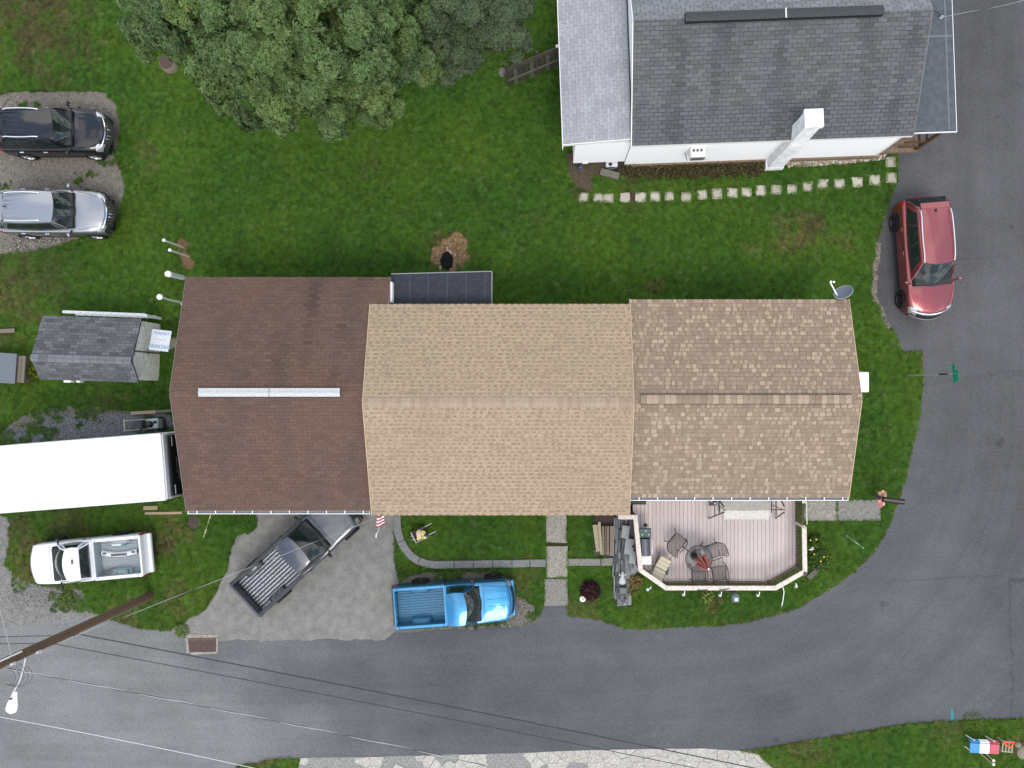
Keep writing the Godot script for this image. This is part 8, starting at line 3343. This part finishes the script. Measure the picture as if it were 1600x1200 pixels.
	for q in [[978,938], [976,943]]:
		st = sh()
		ball(st, Vector3((q[0] - 850.0) * 0.0251, 0.24, (q[1] - 612.0) * 0.0251) - basin.position, Vector3(0.04, 0.03, 0.035), 8)
		put("white_pebble", st, stone, basin)


func make_lumber() -> void:
	var aged := mt("aged_board", 0.3, 0.25, 0.2, 0.85, 0.0, "fibre", 0.6)
	var brown := mt("brown_board", 0.19, 0.145, 0.11, 0.85, 0.0, "fibre", 0.6)
	var cream := also(mt("cream_board", 0.62, 0.55, 0.36, 0.8, 0.0, "fibre", 0.7), "blotch", 0.5)
	var group := "old boards stacked by the front steps"
	for q in [[931,820,937,862,0.26,cream,0.22,"wide cream painted board leaning at the west side of the board stack"], [936,815,940,866,0.1,cream,0.34,"narrow cream board on edge beside the wide cream one"], [942,821,942.5,866,0.07,aged,0.4,"thin aged board east of the cream boards"],
			[946,821,946,866,0.08,brown,0.38,"brown board in the middle of the board stack"], [949.5,821,949.5,866,0.07,aged,0.4,"pale aged board second from the wide one in the board stack"], [956,821,956,868,0.17,aged,0.36,"widest grey-brown board at the east side of the board stack"]]:
		var a := Vector3((q[0] - 850.0) * 0.02505, q[6], (q[1] - 612.0) * 0.02505)
		var b := Vector3((q[2] - 850.0) * 0.02505, q[6] - 0.03, (q[3] - 612.0) * 0.02505)
		put_plank("board", q[7], a, b, q[4], 0.035, q[5], group)
	var o := thing("sawhorse", "low dark timber trestle under the stacked boards", "trestle", Vector3(2.361, 0, 5.802))
	for z in [-0.45, 0.45]:
		var st := sh()
		cbox(st, Vector3(0, 0.17, z), Vector3(0.78, 0.07, 0.07), 0.006)
		for x in [-0.34, 0.34]:
			box(st, Vector3(x, 0.07, z), Vector3(0.06, 0.14, 0.06))
		put("bearer", st, brown, o)
	var box_ := thing("dark_chest", "dark weathered chest against the house wall behind the board stack", "chest", Vector3(2.352, 0, 4.905))
	var st := sh()
	cbox(st, Vector3(0, 0.18, 0), Vector3(0.72, 0.36, 0.3), 0.01)
	put("chest", st, mt("chest_brown", 0.05, 0.038, 0.033, 0.85, 0.0, "fibre", 0.4), box_)
	st = sh()
	cbox(st, Vector3(0, 0.375, 0.0), Vector3(0.76, 0.03, 0.33), 0.006)
	put("lid", st, mt("chest_lid", 0.075, 0.055, 0.05, 0.85, 0.0, "fibre", 0.4), box_)


# a plant of many narrow leaves
func bushy(called: String, label: String, cat: String, at: Vector3, r: float, tall: float, n: int, tones: Array, leaf := 0.09, group := "") -> Node3D:
	var o := thing(called, label, cat, at, 0.0, group)
	var st := sh()
	for i in n:
		var a := rng.randf() * TAU
		var rr := sqrt(rng.randf()) * r
		var y := tall * (0.25 + 0.75 * rng.randf()) * (1.0 - 0.5 * pow(rr / r, 2.0))
		var c := Vector3(cos(a) * rr, y, sin(a) * rr)
		var d := Vector3(cos(a) + rng.randfn() * 0.5, rng.randf_range(-0.2, 0.9), sin(a) + rng.randfn() * 0.5).normalized() * leaf * rng.randf_range(0.7, 1.3)
		var w := d.cross(Vector3(rng.randfn(), 1, rng.randfn())).normalized() * leaf * 0.26
		st.set_color(tones[rng.randi() % tones.size()] * rng.randf_range(0.75, 1.25))
		tri(st, c, c + d * 0.55 - w, c + d)
		tri(st, c, c + d, c + d * 0.55 + w)
	var f := put("foliage", st, tinted("plant_leaf", 0.7), o)
	f.set_meta("kind", "stuff")
	st = sh()
	for i in 7:
		var a := TAU * i / 7.0
		tube(st, [Vector3(cos(a) * 0.02, 0, sin(a) * 0.02), Vector3(cos(a) * r * 0.6, tall * 0.7, sin(a) * r * 0.6)], 0.008, 5, 0.003)
	put("stem", st, mt("bark", 0.105, 0.085, 0.065, 0.95, 0.0, "fibre", 0.5), o)
	return o


func make_plants() -> void:
	bushy("purple_shrub", "round dark purple-leaved shrub on the front lawn beside the walk", "shrub", Vector3(1.822, 0, 7.819), 0.34, 0.5, 900, [Color(0.04, 0.014, 0.02), Color(0.06, 0.025, 0.03), Color(0.022, 0.012, 0.014)], 0.1)
	var lantern := thing("garden_globe", "small cream garden globe beside the purple shrub", "ornament", Vector3(1.518, 0, 8.123))
	var st := sh()
	lathe(st, [Vector2(0.06, 0), Vector2(0.05, 0.12), Vector2(0.11, 0.17), Vector2(0.125, 0.23), Vector2(0.1, 0.28), Vector2(0.04, 0.29), Vector2(0, 0.285)], 20)
	put("globe", st, mt("globe_cream", 0.7, 0.68, 0.54, 0.5), lantern)
	st = sh()
	lathe(st, [Vector2(0.045, 0.29), Vector2(0.03, 0.31), Vector2(0, 0.31)], 14)
	put("finial", st, mt("grip_tan"), lantern)

	var green := [Color(0.05, 0.1, 0.02), Color(0.035, 0.075, 0.02), Color(0.08, 0.12, 0.02)]
	var k := 0
	for q in [[1272,845,0.22,"yellow-flowered plant by the gap in the deck's east rail",[[1266,844],[1275,843]]], [1278,872,0.4,"spreading plant with yellow flowers at the deck's south-east corner",[[1287,870],[1282,877],[1272,866]]]]:
		var o := bushy("flowering_plant", q[3], "plant", Vector3((q[0] - 850.0) * 0.0253, 0, (q[1] - 612.0) * 0.0253), q[2], 0.5, 420, green, 0.12, "yellow flowering plants by the deck")
		for b in q[4]:
			st = sh()
			bloom(st, Vector3((b[0] - 850.0) * 0.02485, 0.5, (b[1] - 612.0) * 0.02485) - o.position, 0.034)
			put("flower", st, mt("flower_bright", 0.75, 0.55, 0.03, 0.8), o)
		k += 1
	put_plank("stone_edging", "grey stone edging lying slanted at the deck's south-east corner", Vector3(10.395, 0.08, 7.342), Vector3(11.025, 0.08, 6.762), 0.2, 0.14, also(mt("edging_stone", 0.2, 0.195, 0.165, 0.95, 0.0, "grit", 0.3), "blotch", 0.4))
	bushy("grass_clump", "yellowish striped grass clump by the lantern below the deck", "plant", Vector3(6.402, 0, 8.072), 0.22, 0.22, 260, [Color(0.16, 0.2, 0.05), Color(0.1, 0.15, 0.03)], 0.13)
	bushy("herb_clump", "tan and green herb clump east of the white statue", "plant", Vector3(3.593, 0, 7.49), 0.24, 0.3, 300, [Color(0.2, 0.14, 0.06), Color(0.1, 0.13, 0.03), Color(0.25, 0.14, 0.07)], 0.09)
	bushy("herb_clump", "straggling green plant south of the herb clump by the slate", "plant", Vector3(3.517, 0, 7.844), 0.18, 0.2, 200, [Color(0.07, 0.12, 0.02), Color(0.17, 0.13, 0.05)], 0.09)
	bushy("yellow_shrub", "low yellow-green shrub at the west gable of the garden shed", "shrub", Vector3(-20.244, 0, -0.987), 0.4, 0.35, 420, [Color(0.14, 0.16, 0.012), Color(0.07, 0.12, 0.015)], 0.12)
	# the strip of brownish low shrubs along the white house wall
	var names := ["at the annex end", "third from the annex end", "second from the annex end", "in the middle", "fifth from the annex end", "sixth from the annex end", "beside the chimney"]
	for i in 7:
		var x := 990.0 + i * 31.0
		bushy("foundation_shrub", "low brown-leaved shrub along the white house wall, the one %s" % ["nearest the annex", "second from the annex", "third from the annex", "in the middle of the row", "third from the chimney", "second from the chimney", "nearest the chimney"][i], "shrub", Vector3((x - 850.0) * 0.0253, 0, (266.0 - i * 0.8 - 612.0) * 0.0253), 0.44, 0.3, 620, [Color(0.062, 0.052, 0.022), Color(0.09, 0.065, 0.03), Color(0.035, 0.05, 0.016), Color(0.12, 0.095, 0.05)], 0.085, "brown shrubs along the white house wall")
	# weeds that soften the road's edge
	var n := 0
	for q in [[285,984,0.25,"lime weed clump at the road edge west of the storm drain"], [1520,1128,0.4,"taller weed clump at the road edge near the striped table"], [108,935,0.3,"straggling weed clump in the gravel south of the white pickup"], [84,212,0.16,"small weed tuft on the gravel between the black and silver cars"]]:
		bushy("weed_clump", q[3], "plant", Vector3((q[0] - 850.0) * 0.0253, 0, (q[1] - 612.0) * 0.0253), q[2], 0.14, 220, [Color(0.07, 0.13, 0.016), Color(0.1, 0.14, 0.03)], 0.08, "weed clumps on bare ground")
		n += 1

	# the wooden fence between the trees and the annex
	var fence := thing("board_fence", "dark weathered board fence running from the annex toward the trees", "fence", Vector3(-0.304, 0, -12.349), 0.0)
	var a := Vector3(-1.392, 0, -12.045) - fence.position
	var b := Vector3(0.86, 0, -12.981) - fence.position
	var old := also(mt("fence_board", 0.125, 0.11, 0.088, 0.9, 0.0, "fibre", 0.6), "blotch", 0.5)
	var grey := also(mt("fence_grey", 0.21, 0.2, 0.175, 0.9, 0.0, "fibre", 0.6), "blotch", 0.5)
	var d := (b - a).normalized()
	var basis := Basis(d, Vector3.UP, d.cross(Vector3.UP))
	var len := a.distance_to(b)
	for i in 11:
		st = sh()
		var p := a + d * (0.1 + i * (len - 0.2) / 10.0)
		cbox(st, p + Vector3(0, 0.78 + rng.randf_range(-0.05, 0.05), 0), Vector3(0.17, 1.5, 0.03), 0.006, basis)
		put("board", st, grey if i % 3 == 1 else old, fence)
	for y in [0.62, 1.42, 1.62]:
		st = sh()
		box(st, (a + b) * 0.5 + Vector3(0, y, 0.04), Vector3(len, 0.08, 0.05), basis)
		put("rail", st, grey if y < 1.0 else old, fence)
	for p in [a, b, (a + b) * 0.5]:
		st = sh()
		cbox(st, p + Vector3(0, 0.88, -0.06), Vector3(0.1, 1.8, 0.1), 0.01)
		put("post", st, old, fence)
	st = sh()
	box(st, a.lerp(b, 0.9) + Vector3(0, 1.69, 0.02), Vector3(0.42, 0.03, 0.1), basis)
	put("pale_cap", st, mt("white_trim"), fence)
	var rock := thing("round_rock", "round grey rock at the west end of the board fence", "rock", Vector3(-1.645, 0, -12.576))
	st = sh()
	ball(st, Vector3(0, 0.1, 0), Vector3(0.17, 0.14, 0.2), 10)
	put("rock", st, also(mt("slab_stone", 0.27, 0.25, 0.2, 0.95, 0.0, "grit", 0.4), "blotch", 0.4), rock)


func make_corner_table() -> void:
	# the striped bench at the road corner
	var o := thing("striped_bench", "bench painted in blue, white and red bands on the south lawn", "bench", Vector3(17.112, 0, 13.784), deg_to_rad(-3))
	var tones := [mt("band_blue", 0.03, 0.2, 0.42, 0.5), mt("band_white", 0.75, 0.76, 0.77, 0.5), mt("band_red", 0.42, 0.06, 0.09, 0.5)]
	var st := sh()
	for k in 3:
		st = sh()
		cbox(st, Vector3(-0.4 + k * 0.38, 0.5, 0.06), Vector3(0.378, 0.05, 0.38), 0.012)
		put("seat_band", st, tones[k], o)
		st = sh()
		cbox(st, Vector3(-0.4 + k * 0.38, 0.46, -0.2), Vector3(0.378, 0.16, 0.04), 0.012, Basis(Vector3.RIGHT, 0.35))
		put("back_band", st, tones[k], o)
	for x in [-0.48, 0.3]:
		st = sh()
		tube(st, [Vector3(x, 0.46, 0.22), Vector3(x - 0.02, 0.0, 0.24)], 0.02, 7)
		tube(st, [Vector3(x, 0.6, -0.28), Vector3(x, 0.0, -0.2)], 0.02, 7)
		put("leg", st, mt("white_metal"), o)
	for k in 2:
		var stake := thing("white_stake", ["thin white stake leaning from the striped bench, the north one", "thin white stake leaning from the striped bench, the south one"][k], "stake", Vector3(17.435, 0, 14.373), 0.0, "white stakes by the striped bench")
		st = sh()
		var p: Vector3 = [Vector3(17.428, 0.05, 14.271), Vector3(17.201, 0.05, 14.271)][k] - stake.position
		var q: Vector3 = [Vector3(17.468, 0.45, 14.333), Vector3(17.501, 0.4, 14.509)][k] - stake.position
		tube(st, [p, q], 0.012, 6)
		put("shaft", st, mt("grip_tan") if k == 1 else mt("white_metal"), stake)
		st = sh()
		lathe(st, [Vector2(0.02, -0.02), Vector2(0.055, 0.0), Vector2(0.055, 0.03), Vector2(0.03, 0.045), Vector2(0.025, 0.02), Vector2(0, 0.02)], 14, Transform3D(Basis.IDENTITY, q))
		put("knob", st, mt("globe_cream", 0.7, 0.68, 0.54, 0.5), stake)
	var crate := thing("slatted_crate", "cream slatted crate draped with an orange ribbon beside the striped bench", "crate", Vector3(18.067, 0, 13.813), deg_to_rad(-6))
	var cream := mt("crate_cream", 0.55, 0.49, 0.38, 0.75, 0.0, "fibre", 0.4)
	for i in 4:
		st = sh()
		cbox(st, Vector3(-0.19 + i * 0.125, 0.38, 0.04), Vector3(0.045, 0.03, 0.42), 0.005)
		put("slat", st, cream, crate)
	for z in [-0.16, 0.23]:
		st = sh()
		cbox(st, Vector3(0, 0.35, z), Vector3(0.44, 0.05, 0.04), 0.005)
		put("rail", st, cream, crate)
	for x in [-0.19, 0.19]:
		for z in [-0.15, 0.21]:
			st = sh()
			box(st, Vector3(x, 0.165, z), Vector3(0.04, 0.33, 0.04))
			put("leg", st, cream, crate)
	var ribbon := thing("orange_ribbon", "bright orange ribbon hung over the cream slatted crate", "ribbon", crate.position + Vector3(0.02, 0.42, -0.08))
	for q in [[Vector3(-0.24, 0.0, -0.06), Vector3(0.05, 0.03, 0.1)], [Vector3(0.16, 0.02, -0.04), Vector3(0.06, 0.02, 0.12)], [Vector3(-0.2, 0.02, -0.1), Vector3(0.2, 0.03, -0.1)]]:
		st = sh()
		var u: Vector3 = (q[1] - q[0]).normalized()
		cbox(st, (q[0] + q[1]) * 0.5, Vector3(q[0].distance_to(q[1]) + 0.04, 0.012, 0.055), 0.004, Basis(u, Vector3.UP, u.cross(Vector3.UP)))
		put("band", st, mt("ribbon_orange", 0.62, 0.1, 0.045, 0.7), ribbon)
	var slab := thing("pale_boulder", "pale flat boulder at the east edge beside the slatted crate", "boulder", Vector3(18.801, 0, 14.12))
	st = sh()
	ball(st, Vector3(-0.12, 0.06, -0.2), Vector3(0.14, 0.1, 0.12), 10)
	ball(st, Vector3(0.1, 0.04, 0.12), Vector3(0.26, 0.09, 0.28), 10)
	put("stone", st, also(mt("pale_boulder", 0.4, 0.35, 0.26, 0.95, 0.0, "grit", 0.4), "blotch", 0.4), slab)
